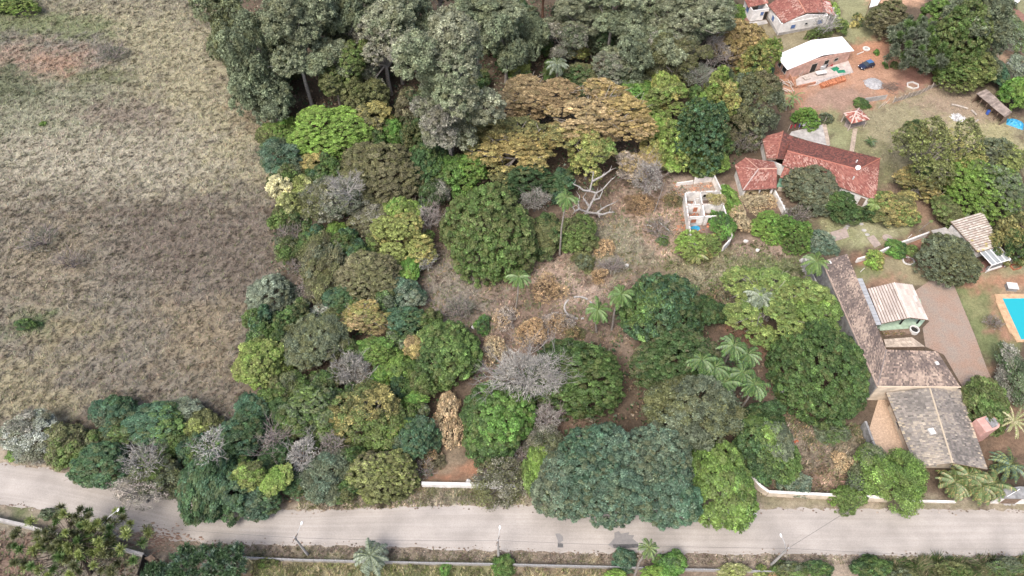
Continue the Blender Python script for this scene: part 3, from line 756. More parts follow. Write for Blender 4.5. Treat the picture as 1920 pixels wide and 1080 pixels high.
sheet('driveway', [(1716, 545), (1745, 525), (1788, 533), (1803, 570), (1828, 630), (1850, 690), (1876, 745), (1850, 750), (1806, 728), (1770, 665), (1735, 650), (1730, 615), (1742, 603)], .02, 'drive')

# ---------------------------------------------------------------- pinkish carport house with the glass canopy
def upper_carport():
    T = thing('tiled_shelter', G(1830, 450), 'shelter with a pinkish cream tiled single slope roof and a lower glass canopy', 'shelter', 'houses')
    a, b, c, d = G(1833, 473, 2.6), G(1878, 460, 2.6), G(1842, 397, 3.5), G(1782, 415, 3.5)
    slope(T, a, b, c, d, 'white', 31, tw=.5, tl=.46, hgt=.03, lip=.09, lap=.80, edge=((.42, .36, .16), .15, 4))  # spaced courses let the dark slab stand in for relief shadows
    fp = inset([a, b, c, d], .6); body(T, [flat(p) for p in fp], 2.65, 'old_white')
    q = [G(1838, 473, 2.35), G(1860, 497, 2.25), G(1895.5, 486, 2.25), G(1874, 462, 2.35)]
    for i in range(4):
        u0, u1 = (i + .05) / 4, (i + .95) / 4; mb = MB()
        mb.prism([q[0].lerp(q[3], u0), q[0].lerp(q[3], u1), q[1].lerp(q[2], u1), q[1].lerp(q[2], u0)], (0, 0, -.03)); mb.build('glass_pane', M['canopy'], T)
    for i in range(5):
        mb = MB(); mb.tube([q[0].lerp(q[3], i / 4), q[1].lerp(q[2], i / 4)], .07, 4); mb.build('canopy_rib', M['white_metal'], T)
    mb = MB(); mb.tube([q[1], q[2]], .09, 4); mb.build('canopy_beam', M['white_metal'], T)
    for p in (q[1], q[2]):
        mb = MB(); mb.box((p.x, p.y, 0), .12, .12, 2.2); mb.build('post', M['white_metal'], T)
    sheet('shelter_floor', [(1822, 505), (1848, 487), (1848, 478), (1880, 470), (1898, 497), (1858, 508), (1825, 513)], .05, 'redfloor')
    w = thing('low_wall', G(1870, 500), 'low dark wall with a white base in front of the glass canopy', 'wall', 'boundary walls')
    mb = MB(); mb.wall(G(1848, 506), G(1878, 497), 0, .9, .25); mb.build('wall_face', M['grey_concrete'], w); mb = MB(); mb.wall(G(1849, 509), G(1877, 500), 0, .25, .3); mb.build('white_base', M['white_paint'], w)
    S = thing('side_shelter', G(1768, 440), 'small flat grey roof beside the pinkish tiled shelter', 'shelter')
    p = [G(1746, 432, 2.4), G(1773, 426, 2.4), G(1793, 445, 2.4), G(1762, 452, 2.4)]
    mb = MB(); mb.prism(p, (0, 0, -.12)); mb.build('roof', M['shedg'], S)
    for e in p:
        mb = MB(); mb.box((e.x * .999, e.y - .15, 0), .12, .12, 2.25); mb.build('post', M['wood'], S)
    t = thing('outdoor_oven', G(1903, 488), 'white little wall with a red framed base right of the glass canopy', 'oven')
    mb = MB(); mb.wall(G(1895, 493), G(1912, 486), 0, 1.3, .35); mb.build('wall_face', M['white_paint'], t)
    g = [G(1893, 499), G(1910, 494), G(1914, 503), G(1900, 507)]; mb = MB()
    for i in range(4): mb.wall(g[i], g[(i + 1) % 4], 0, .3, .15)
    mb.build('brick_frame', M['brick'], t)
M['canopy'] = mat('grey_canopy_glass', (.30, .32, .33), .25, 1.2, .12, spec=.5)
M['redfloor'] = mat('red_brown_floor', (.25, .14, .11), .8, 1.2, .3)
M['shedg'] = mat('grey_fibre_sheet', (.36, .34, .31), .9, 1.5, .3)
upper_carport()
def poly_wall(name, label, pts, h, m, t=.22, cap=None, cat='wall', group='boundary walls'):
    P = [G(*p) for p in pts]; T = thing(name, P[0].lerp(P[-1], .5), label, cat, group)
    for a, b in zip(P, P[1:]):
        d = (b - a).normalized() * .004
        mb = MB(); mb.wall(a + d, b - d, 0, h, t); mb.build('wall_section', M[m], T)
        if cap: mb = MB(); mb.wall(a + d, b - d, h, h + .06, t + .10); mb.build('coping', M[cap], T)
    return T
poly_wall('boundary_wall', 'grey and white garden wall running from the long roof up to the small flat grey roof', [(1604, 492), (1640, 481), (1672, 465), (1700, 456), (1738, 442)], 1.1, 'old_white', .3)
poly_wall('boundary_wall', 'white plastered wall along the upper road verge left of the spidery shrub', [(792, 912), (840, 913), (900, 914), (968, 917)], 1.3, 'white_wall', .34, 'white_paint')
poly_wall('boundary_wall', 'cream wall along the upper road verge with a bent white end beside the bright mango', [(1404, 898), (1420, 917), (1436, 929), (1500, 932), (1580, 936), (1662, 940)], 1.5, 'cream_wall', .32, 'old_white')
poly_wall('boundary_wall', 'low white wall remnant along the verge below the areca palms', [(1696, 941), (1740, 941), (1790, 942)], .4, 'old_white', .3)
poly_wall('boundary_wall', 'white garden wall descending from the hipped tiled roof', [(1449, 366), (1456, 380), (1463, 393), (1471, 410)], 1.5, 'old_white', .25)
poly_wall('boundary_wall', 'white capped wall below the road in the bottom left corner', [(-60, 966), (0, 978), (52, 990), (120, 1010), (190, 1024), (235, 1034), (278, 1046)], 1.6, 'concrete', .30, 'concrete')

# ---------------------------------------------------------------- gate building at the right edge
def gatehouse():
    T = thing('gate_shelter', G(1900, 935), 'flat grey roofed gate shelter in a white wall at the right edge of the road', 'gate')
    a, b, c, d = G(1869, 918, 2.6), G(1912, 912, 2.6), G(1975, 915, 2.6), G(1975, 936, 2.6); e = G(1873, 934, 2.6)
    mb = MB(); mb.prism([a, b, c, d, e], (0, 0, -.2)); mb.build('roof', M['grey_concrete'], T)
    w0, w1 = e.xy + Vector((.2, .25)), d.xy + Vector((0, .25)); mb = MB(); mb.wall(w0, w1, 0, 2.35, .2); mb.build('wall', M['white_wall'], T)
    window(T, w0, w1, .30, .1, 2.2, 1.9, 'wood', 'wood', door=True)
    mb = MB(); mb.tube([G(1888, 931, 2.7), G(1912, 917, 3.0)], .05, 5); mb.build('roof_pipe', M['white_metal'], T)
    P = thing('stepping_stones', G(1893, 947), 'three pale round stepping stones below the gate shelter', 'stones')
    for x in (1885, 1892, 1901):
        mb = MB(); c = G(x, 945.5); mb.slab([(c.x + .28 * math.cos(6.28 * i / 9), c.y + .22 * math.sin(6.28 * i / 9)) for i in range(9)], 0, .05); mb.build('stone', M['concrete'], P)
gatehouse()

# ---------------------------------------------------------------- pool
def pool():
    W = [G(1879, 560.5), G(1914, 637), G(2060, 632), G(1990, 559)]
    D = [G(1864, 552), G(1867, 561), G(1866, 565), G(1892, 624), G(1898, 628), G(1906, 642), G(2090, 636), G(2000, 551)]
    T = thing('swimming_pool', W[0].lerp(W[2], .5), 'turquoise swimming pool with an orange stone surround at the right edge', 'pool')
    mb = MB(); w4, d4 = [p.xy for p in W], [D[0].xy, D[5].xy, D[6].xy, D[7].xy]
    for i in range(4):
        j = (i + 1) % 4
        o = [d4[i]] + ([D[k].xy for k in (1, 2, 3, 4)] if i == 0 else []) + [d4[j]]
        mb.slab([tuple(p) for p in o + [w4[j], w4[i]]], 0, .14)
    mb.build('pool_surround', M['pool_deck'], T)
    mb = MB()
    for i in range(4): mb.wall(W[i], W[(i + 1) % 4], -.02, .10, .12)
    mb.build('rim', M['pool_tile'], T)
    mb = MB(); mb.slab([tuple(p.xy) for p in W], 0, .06); mb.build('water', M['water'], T)
    B = thing('pump_box', G(1894, 545), 'white topped pump box on red soil above the pool', 'box')
    c = G(1894, 541); mb = MB(); mb.box((c.x, c.y, 0), 1.7, 1.25, .8, -.12); mb.build('box_body', M['grey_concrete'], B); mb = MB(); mb.box((c.x, c.y, .8), 1.85, 1.4, .1, -.12); mb.build('lid', M['white_paint'], B)
def water_mat():
    m, n, l = new_mat('pool_water'); out = n.new('ShaderNodeOutputMaterial'); b = n.new('ShaderNodeBsdfPrincipled')
    b.inputs['Base Color'].default_value = (.02, .33, .39, 1); b.inputs['Roughness'].default_value = .06; b.inputs['Specular IOR Level'].default_value = .5
    t = n.new('ShaderNodeTexNoise'); t.inputs['Scale'].default_value = 1.6; t.inputs['Detail'].default_value = 3; bp = n.new('ShaderNodeBump'); bp.inputs['Distance'].default_value = .05; bp.inputs['Strength'].default_value = .3
    l.new(t.outputs['Fac'], bp.inputs['Height']); l.new(bp.outputs['Normal'], b.inputs['Normal']); l.new(b.outputs['BSDF'], out.inputs['Surface']); return m
M['water'] = water_mat()
pool()

# ---------------------------------------------------------------- red tiled house
def red_house():
    T = thing('red_tiled_house', G(1545, 320), 'large house with a long red tiled roof and satellite dish behind the round grey-olive tree', 'house', 'houses')
    he, hr = 2.8, 4.5
    R1, R2 = G(1476, 283, hr), G(1609, 318, hr); B1, B2 = G(1484, 257, he), G(1650, 297, he); F1, F2 = G(1466, 309, he + .4), G(1642, 376, he - .2)
    r = slope(T, F1, F2, R2, R1, 'redl', 41); slope(T, B2, B1, R1, R2, 'red_shade', 42); slope(T, F2, B2, R2, R2, 'redl', 43)
    ridge(r, [R1, R2], (.40, .16, .12)); ridge(r, [R2, B2], (.42, .17, .12), .11)
    # cross gable at the left end
    k0, k1 = G(1468, 246, 4.3), G(1456, 297, 4.3); w0, w1, w2 = G(1429, 257, 3.0), G(1438, 297, 3.0), G(1470, 238, 3.9)
    g = slope(T, w0, w1, k1, k0, 'redl', 44, sink=.35); slope(T, G(1474, 299, 3.1), G(1486, 256, 3.1), k0, k1, 'red_shade', 45); ridge(g, [k0, k1], (.36, .15, .11))
    fp = [F1.xy + Vector((.5, .4)), F2.xy + Vector((-.7, .6)), B2.xy + Vector((-.8, -.5)), B1.xy + Vector((-3.5, -.5)), w0.xy + Vector((.5, -.3)), w1.xy + Vector((.5, .4))]
    body(T, [flat(p) for p in fp], 2.55, 'white_wall')
    window(T, fp[0], fp[1], .55, 1.0, 1.3, 1.0); window(T, fp[0], fp[1], .8, 1.0, 1.3, 1.0); window(T, fp[0], fp[1], .93, 0, .9, 2.0, 'wood', 'wood', door=True)
    # hipped front wing
    ap, rr_ = G(1422, 317, 4.2), G(1457, 316, 4.1); L0, L1, L2 = G(1378, 310, 2.8), G(1393, 357, 2.8), G(1456, 353, 2.8); K0, K1 = G(1398, 296, 2.8), G(1452, 304, 3.2)
    h = slope(T, L1, L2, rr_, ap, 'redl', 46); slope(T, L0, L1, ap, ap, 'redl', 47); slope(T, K0, L0, ap, ap, 'redl', 48); slope(T, K1, K0, ap, rr_, 'redl', 49)
    ridge(h, [L1, ap], (.46, .36, .33), .14); ridge(h, [ap, rr_], (.56, .36, .28)); ridge(h, [K0, ap], (.5, .3, .24), .11)
    fq = [L0.xy + Vector((.6, -.2)), L1.xy + Vector((.4, .5)), L2.xy + Vector((-.4, .5)), K1.xy + Vector((-.4, -.4)), K0.xy + Vector((.3, -.4))]
    for i, (a, b) in enumerate(zip(fq, fq[1:] + fq[:1])):
        if i == 1: continue
        mb = MB(); mb.wall(a, b, 0, 2.6, .2); mb.build('wall', M['old_white'], T)
    for u in (.03, .55, .97):
        p = fq[1].lerp(fq[2], u); mb = MB(); mb.box((p.x, p.y, 0), .3, .3, 2.6); mb.build('porch_post', M['white_wall'], T)
    # passage: mint floor, small dark roof
    sheet('mint_patio', [(1456, 351), (1463, 330), (1492, 322), (1488, 356)], .05, 'mint')
    s = [G(1462, 333, 2.4), G(1479, 336, 2.4), G(1481, 312, 2.9), G(1471, 312, 2.9)]; slope(T, s[0], s[1], s[2], s[3], 'red', 50)
    mb = MB(); mb.wall(G(1457, 357), G(1480, 360), 0, .9, .2); mb.build('patio_wall', M['cream_wall'], T)
    # dish and vents
    c = G(1609, 314, 5.2); D = MB(); n = 14
    ax = Vector((-.35, -.75, .45)).normalized(); u = ax.cross(Vector((0, 0, 1))).normalized(); v = ax.cross(u)
    rings = [[c + (u * math.cos(6.2832 * i / n) + v * math.sin(6.2832 * i / n)) * r_ + ax * (r_ * r_ * .35) for i in range(n)] for r_ in (.05, .28, .48)]
    for q in range(2):
        for i in range(n): D.face([rings[q][i], rings[q][(i + 1) % n], rings[q + 1][(i + 1) % n], rings[q + 1][i]])
    D.face(rings[0][::-1])
    st = thing('satellite_dish', G(1609, 318, 4.5), 'white satellite dish on the ridge of the red tiled house', 'satellite dish'); D.build('dish', M['white_metal'], st)
    mb = MB(); mb.tube([c - Vector((0, 0, .9)), c + ax * .1], .05, 5); mb.build('mast', M['metal'], st); mb = MB(); mb.tube([c - v * .5 + ax * .1, c + ax * .6], .025, 4); mb.build('feed_arm', M['metal'], st)
    for x, y, z in ((1600, 334, 4.0), (1606, 303, 4.1)):
        p = G(x, y, z); mb = MB(); mb.tube([p - Vector((0, 0, .5)), p + Vector((0, 0, .4))], .14, 7); mb.build('vent_pipe', M['white_paint'], T)
    sheet('drying_yard', [(1480, 253), (1484, 247), (1547, 233), (1556, 272), (1552, 275)], .05, 'concrete')
    L = thing('clothesline', G(1508, 240), 'washing line with white, blue and red laundry behind the red tiled house', 'clothesline')
    P = [G(*p) for p in ((1477, 246), (1497, 243), (1514, 240), (1530, 237), (1544, 232))]
    for p in P: mb = MB(); mb.tube([p, p + Vector((.05, 0, 1.9))], .05, 5); mb.build('post', M['pale_wood'], L)
    for a, b in zip(P, P[1:]): mb = MB(); mb.tube([a + Vector((0, 0, 1.8)), a.lerp(b, .5) + Vector((0, 0, 1.68)), b + Vector((0, 0, 1.8))], .015, 3); mb.build('line', M['wire'], L)
    for i, (u, mt, lbl) in enumerate(((.04, 'red_cloth', 'red shirt hanging at the left end of the washing line'), (.13, 'red_cloth', 'red towel hanging second on the washing line'), (.24, 'blue_cloth', 'dark blue trousers hanging left of the white sheets on the washing line'), (.36, 'white_paint', 'first white sheet on the washing line'), (.50, 'white_paint', 'second white sheet in the middle of the washing line'), (.66, 'white_paint', 'white cloth near the right of the washing line'), (.80, 'blue_cloth', 'blue cloth near the right end of the washing line'))):
        k = min(3, int(u * 4)); a, b = P[k], P[k + 1]; p = a.lerp(b, u * 4 - k) + Vector((0, 0, 1.72)); d = (b - a).normalized(); w = .35 if mt != 'white_paint' else .8
        mb = MB(); pts = []
        for j in range(6):
            s_ = -w / 2 + w * j / 5; o = Vector((d.y, -d.x, 0)) * (.05 * math.sin(j * 1.9 + i)); pts.append((p + d * s_, p + d * s_ + o * 2 - Vector((0, 0, .95 - .05 * (j % 2)))))
        for j in range(5): mb.prism([pts[j][0], pts[j + 1][0], pts[j + 1][1], pts[j][1]], Vector((d.y, -d.x, 0)) * .02)
        mb.build('laundry', M[mt], None, lbl, 'laundry', 'laundry on the washing line')
red_house()

# ---------------------------------------------------------------- white walled house at the top edge
def white_house():
    T = thing('white_house', G(1500, 30), 'white walled house with blue windows and an orange-red tiled roof at the top edge', 'house', 'houses')
    he, hr = 3.3, 4.7
    a0, a1 = G(1440, 10, he), G(1469, 43.7, he); r1, r0 = G(1511.5, 24, hr), G(1484, -22, hr); e1, e0 = G(1550, 23, he), G(1528, -22, he)
    s = slope(T, a0, a1, r1, r0, 'redl', 61, tw=.34, tl=.5, hgt=.08); slope(T, e1, e0, r0, r1, 'red', 62); ridge(s, [r0, r1], (.5, .24, .17))
    p1, p0 = G(1566, 29, 2.7), G(1556, 2, 2.7); slope(T, p1, p0, G(1540, -2, 3.2), G(1549, 24, 3.2), 'mix', 63)
    f0, f1, f2 = G(1458, 66), G(1544, 50), G(1437, 31); f3 = f2 + (f1 - f0)
    for a, b, m in ((f2, f0, 'white_wall'), (f0, f1, 'white_wall'), (f1, f3, 'white_wall'), (f3, f2, 'white_wall')):
        mb = MB(); mb.wall(a, b, 0, 3.15, .2); mb.build('wall', M[m], T)
    mb = MB(); d = (f1 - f0); mb.prism([f0 + Vector((0, 0, 3.15)), f1 + Vector((0, 0, 3.15)), f0.lerp(f1, .52) + Vector((0, 0, 4.45))], Vector((-d.y, d.x, 0)).normalized() * .2); mb.build('gable', M['white_wall'], T)
    for a, b in ((f2, f0), (f0, f1)):
        n = Vector(((b - a).y, -(b - a).x, 0)).normalized() * .13; mb = MB(); mb.wall(a + n, b + n, 0, .7, .06); mb.build('plinth', M['concrete'], T)
    window(T, f0, f1, .28, 1.3, 1.3, 1.0, 'white_paint', 'blue_paint'); window(T, f0, f1, .56, 1.7, .8, .5, 'white_paint', 'glass'); window(T, f0, f1, .86, 1.2, 1.5, 1.1, 'white_paint', 'blue_paint'); window(T, f2, f0, .45, 1.2, 1.3, 1.2, 'white_paint', 'blue_paint')
    # porch on the right, wing on the left
    sheet('porch_floor', [(1544, 52), (1563, 47), (1556, 30), (1540, 34)], .25, 'concrete')
    for x, y in ((1560, 46), (1548, 49), (1556, 33)):
        q = G(x, y); mb = MB(); mb.box((q.x, q.y, .2), .3, .3, 2.5); mb.build('porch_post', M['white_wall'], T)
    g0, g1, g2 = G(1406, 40), G(1436, 36), G(1392, 20); g3 = g2 + (g1 - g0)
    for a, b in ((g2, g0), (g0, g1), (g1, g3)):
        mb = MB(); mb.wall(a, b, 0, 3.0, .2); mb.build('wall', M['white_wall'], T)
    window(T, g0, g1, .62, 1.4, .9, .9, 'white_paint', 'blue_paint'); window(T, g2, g0, .5, 1.2, 1.4, 1.2, 'white_paint', 'blue_paint'); window(T, g0, g1, .88, .05, .9, 2.1, 'wood', 'dark', door=True)
    u = [G(1403, 14, 3.0), G(1441, 6, 3.0), G(1434, -14, 3.9), G(1394, -6, 3.9)]; slope(T, u[0], u[1], u[2], u[3], 'redl', 64, tw=.34, tl=.5, hgt=.08)
    sheet('stone_patio', [(1404, 42), (1437, 38), (1440, 44), (1410, 50)], .06, 'concrete'); sheet('red_path', [(1384, 38), (1398, 30), (1406, 42), (1398, 50)], .05, 'redfloor')
white_house()

# ---------------------------------------------------------------- building site with the white sheet roof
def building_site():
    T = thing('unfinished_house', G(1530, 115), 'unfinished pink brick house under a plain white sheet roof', 'house', 'houses')
    W, SW, NM, SM, NE, SE = G(1454, 104, 2.9), G(1476.7, 130.8, 2.9), G(1521.7, 75, 3.6), G(1543.3, 103.3, 3.6), G(1579, 68.3, 2.9), G(1601.7, 95, 2.9)
    for k, (a, b, c, d) in enumerate(((SW, W, NM, SM), (SE, SM, NM, NE))):
        mb = MB(); mb.prism([a, SM if k == 0 else b, c, b if k == 0 else d][:4] if k == 0 else [SE, NE, NM, SM], (0, 0, -.12)); mb.build('roof_sheet', M['white_metal'], T)
    fp = [p.xy for p in (W, SW, SE, NE)]; fp = inset(fp, .75)
    body(T, [flat(p) for p in fp], 2.78, 'pink_wall')
    mb = MB(); d = (fp[2] - fp[1]); mb.prism([flat(fp[1], 2.78), flat(fp[2], 2.78), flat(fp[1].lerp(fp[2], .5), 3.40)], (-d.y / d.length * .2, d.x / d.length * .2, 0)); mb.build('gable', M['pink_wall'], T)
    a, b = fp[1], fp[2]
    window(T, a, b, .42, .0, 1.6, 2.2, 'pale_wood', 'dark', door=True); window(T, a, b, .62, 1.1, 1.3, 1.1, 'pale_wood', 'dark'); window(T, a, b, .78, 1.3, 1.1, .7, 'pale_wood', 'dark')  # dark sheets carry the shade of these openings in their colour
    window(T, fp[0], fp[1], .30, 1.0, 1.2, 1.2, 'white_paint', 'glass'); window(T, fp[0], fp[1], .72, .9, 1.5, 1.4, 'white_paint', 'glass')
    sheet('site_slab', [(1492, 150), (1500, 144), (1590, 114), (1600, 136), (1560, 148), (1530, 160), (1494, 164)], .10, 'sitefloor')
    wl = [((1440, 153), (1478, 145), 1.0, 'low pink brick wall running left from the unfinished house'), ((1478, 146), (1488, 166), 1.2, 'low pink brick wall going down beside the white slab'), ((1489, 167), (1528, 158), .8, 'low pink brick wall along the lower edge of the white slab'), ((1450, 155), (1462, 168), .6, 'stub of low brick wall at the left of the building site')]
    for p, q, h, l in wl:
        t = thing('brick_wall', G(*p), l, 'wall', 'brick walls of the building site'); A, B = G(*p), G(*q); n = max(2, int((B - A).length / .9)); rows = 3
        for j in range(rows):
            for i in range(n):
                s, e = max(0, (i + (.5 if j % 2 else 0)) / n), min(1, (i + 1 + (.5 if j % 2 else 0)) / n)
                if e - s < .02: continue
                mb = MB(); mb.wall(A.lerp(B, s + .006), A.lerp(B, e - .006), h * j / rows + .01, h * (j + 1) / rows - .01, .2, (1.05 + .1 * ((i * 7 + j * 3) % 3), 1.5, 1.7)); mb.build('block', M['brick'], t)
    S = thing('tile_stack', G(1560, 155), 'long stack of orange roof tiles in front of the white slab', 'stack')
    A, B = G(1538, 163), G(1583, 149); rg = random.Random(8); n = 26
    for k in range(2):
        for i in range(n):
            p = A.lerp(B, (i + .5) / n) + Vector((0, .38 * (k * 2 - 1), 0)); ang = math.atan2((B - A).y, (B - A).x)
            q = rg.uniform(.85, 1.3); mb = MB(); mb.box((p.x, p.y, 0), .17, .70, .62 + rg.uniform(-.08, .08), ang + rg.uniform(-.06, .06), (1.1 * q, 1.1 * q, 1.0 * q)); mb.build('tile', M['brick'], S)
    R = thing('railing', G(1555, 145), 'long grey handrail across the front of the building site slab', 'railing')
    A, B = G(1531, 158), G(1592, 141); mb = MB(); mb.tube([A + Vector((0, 0, .9)), B + Vector((0, 0, .9))], .06, 5); mb.build('rail', M['metal'], R)
    for i in range(6): p = A.lerp(B, i / 5); mb = MB(); mb.tube([p, p + Vector((0, 0, .9))], .05, 5); mb.build('post', M['metal'], R)
    items = [('green_tarp', 'green_plastic', (1566, 129), (1.9, 1.2, .25), .5, 'green sheet lying folded left on the building site slab', 'sheet'), ('green_tarp', 'green_plastic', (1577, 134), (2.0, 1.1, .2), .1, 'green sheet lying right on the building site slab', 'sheet'),
             ('water_tank', 'metal', (1541, 128), (1.5, 1.0, .9), .2, 'pale grey tank by the building site wall', 'tank'), ('work_table', 'white_paint', (1538, 140), (2.6, 1.2, .7), .25, 'white work table on the building site slab', 'table'),
             ('pallet', 'pale_wood', (1512, 147), (1.6, 1.2, .3), .5, 'pale wooden pallet left on the building site slab', 'pallet'), ('red_sheet', 'red_cloth', (1558, 123), (.7, .5, .9), .2, 'red and white thing by the unfinished wall', 'clutter'), ('dark_drum', 'car_navy', (1549, 125), (.6, .6, .9), 0, 'dark drum by the unfinished wall', 'drum')]
    for nm, m, px, dim, rz, l, ct in items:
        c = G(*px, .1); t = thing(nm, c, l, ct); mb = MB(); rg = random.Random(px[0])
        if ct in ('drum', 'tank'):
            mb.tube([c, c + Vector((0, 0, dim[2] * .08)), c + Vector((0, 0, dim[2] * .9)), c + Vector((0, 0, dim[2]))], [dim[0] * .46, dim[0] * .5, dim[0] * .5, dim[0] * .44], 12); mb.build('shell', M[m], t)
            mb = MB(); mb.tube([c + Vector((0, 0, dim[2])), c + Vector((0, 0, dim[2] + .06))], dim[0] * .25, 10); mb.build('lid', M['grey_concrete'], t)
        elif ct in ('table', 'pallet'):
            for i in range(6): mb = MB(); o = (i - 2.5) / 6 * dim[1]; mb.box((c.x - o * math.sin(rz), c.y + o * math.cos(rz), c.z + dim[2] - .06), dim[0], dim[1] / 6.6, .06, rz); mb.build('board', M[m], t)
            for sx in (-1, 1):
                for sy in (-1, 1): mb = MB(); x, y = sx * dim[0] * .42, sy * dim[1] * .4; mb.box((c.x + x * math.cos(rz) - y * math.sin(rz), c.y + x * math.sin(rz) + y * math.cos(rz), c.z), .1, .1, dim[2] - .06, rz); mb.build('leg', M['pale_wood'], t)
        else:
            n = 7; V = [[None] * n for _ in range(n)]
            for i in range(n):
                for j in range(n):
                    x, y = (i / (n - 1) - .5) * dim[0] + rg.gauss(0, .04), (j / (n - 1) - .5) * dim[1] + rg.gauss(0, .04)
                    V[i][j] = Vector((c.x + x * math.cos(rz) - y * math.sin(rz), c.y + x * math.sin(rz) + y * math.cos(rz), c.z + .02 + dim[2] * abs(rg.gauss(.4, .3)) * (0 if i in (0, n - 1) or j in (0, n - 1) else 1)))
            for i in range(n - 1):
                for j in range(n - 1): mb.face([V[i][j], V[i + 1][j], V[i + 1][j + 1], V[i][j + 1]])
            mb.build('folds', M[m], t)
    rg = random.Random(5); P = thing('timber_pile', G(1470, 165), 'scattered pale planks and boards at the left of the building site', 'timber')
    for i in range(12):
        c = G(1472 + rg.uniform(-10, 14), 163 + rg.uniform(-8, 10)); mb = MB(); mb.box((c.x, c.y, .04 + .06 * i), 2.4 * rg.uniform(.5, 1), .2, .05, rg.uniform(1.6, 2.6)); mb.build('plank', M['pale_wood'], P)
    P = thing('ladder', G(1503, 142), 'pale wooden ladder leaning on the unfinished wall', 'ladder'); A = G(1500, 144); B = G(1509, 118, 2.5)
    for s in (-.25, .25): mb = MB(); mb.tube([A + Vector((s, 0, 0)), B + Vector((s, 0, 0))], .05, 4); mb.build('rail', M['pale_wood'], P)
    for i in range(7): p = A.lerp(B, (i + .5) / 7); mb = MB(); mb.tube([p - Vector((.25, 0, 0)), p + Vector((.25, 0, 0))], .035, 4); mb.build('rung', M['pale_wood'], P)
M['sitefloor'] = mat('pale_site_concrete', (.48, .42, .385), .9, .8, .3, bscale=9)
building_site()

# ---------------------------------------------------------------- gazebo, path, shed, tarpaulin
def gazebo():
    T = thing('gazebo', G(1605, 225), 'small gazebo with a pyramid roof of mixed red and whitish tiles', 'gazebo')
    ap = G(1605, 209, 3.5); C = [G(1582, 213, 2.2), G(1596, 232, 2.2), G(1630, 224, 2.2), G(1611, 203, 2.2)]
    for i in range(4):
        r = slope(T, C[i], C[(i + 1) % 4], ap, ap, 'mix', 70 + i, tw=.36, tl=.5, hgt=.11); ridge(r, [C[i], ap], (.62, .50, .45), .12)
        q = C[i].lerp(ap, .12); mb = MB(); mb.box((q.x, q.y, 0), .16, .16, 2.2); mb.build('post', M['pale_wood'], T)
    sheet('gazebo_floor', [(1583, 236), (1592, 243), (1600, 240), (1625, 232), (1612, 216), (1588, 220)], .06, 'pinkpave')
    P = thing('garden_path', G(1600, 262), 'straight pale pinkish garden path from the gazebo to the red tiled house', 'path')
    grid_parts(P, 'slab', [G(1599, 241), G(1608, 241), G(1601, 287), G(1592, 286)], 1, 9, 0, .05, 'paver', .03, 4, (1.0, .95, .92), .07)
    P = thing('garden_path', G(1546, 245), 'pale curved path along the edge of the concrete drying yard', 'path')
    grid_parts(P, 'slab', [G(1540, 228), G(1548, 227), G(1557, 271), G(1550, 273)], 1, 8, 0, .06, 'paver', .03, 6, (1.0, .95, .92), .08)
M['pinkpave'] = mat('pinkish_paving', (.34, .28, .245), .9, 1.2, .25)
gazebo()
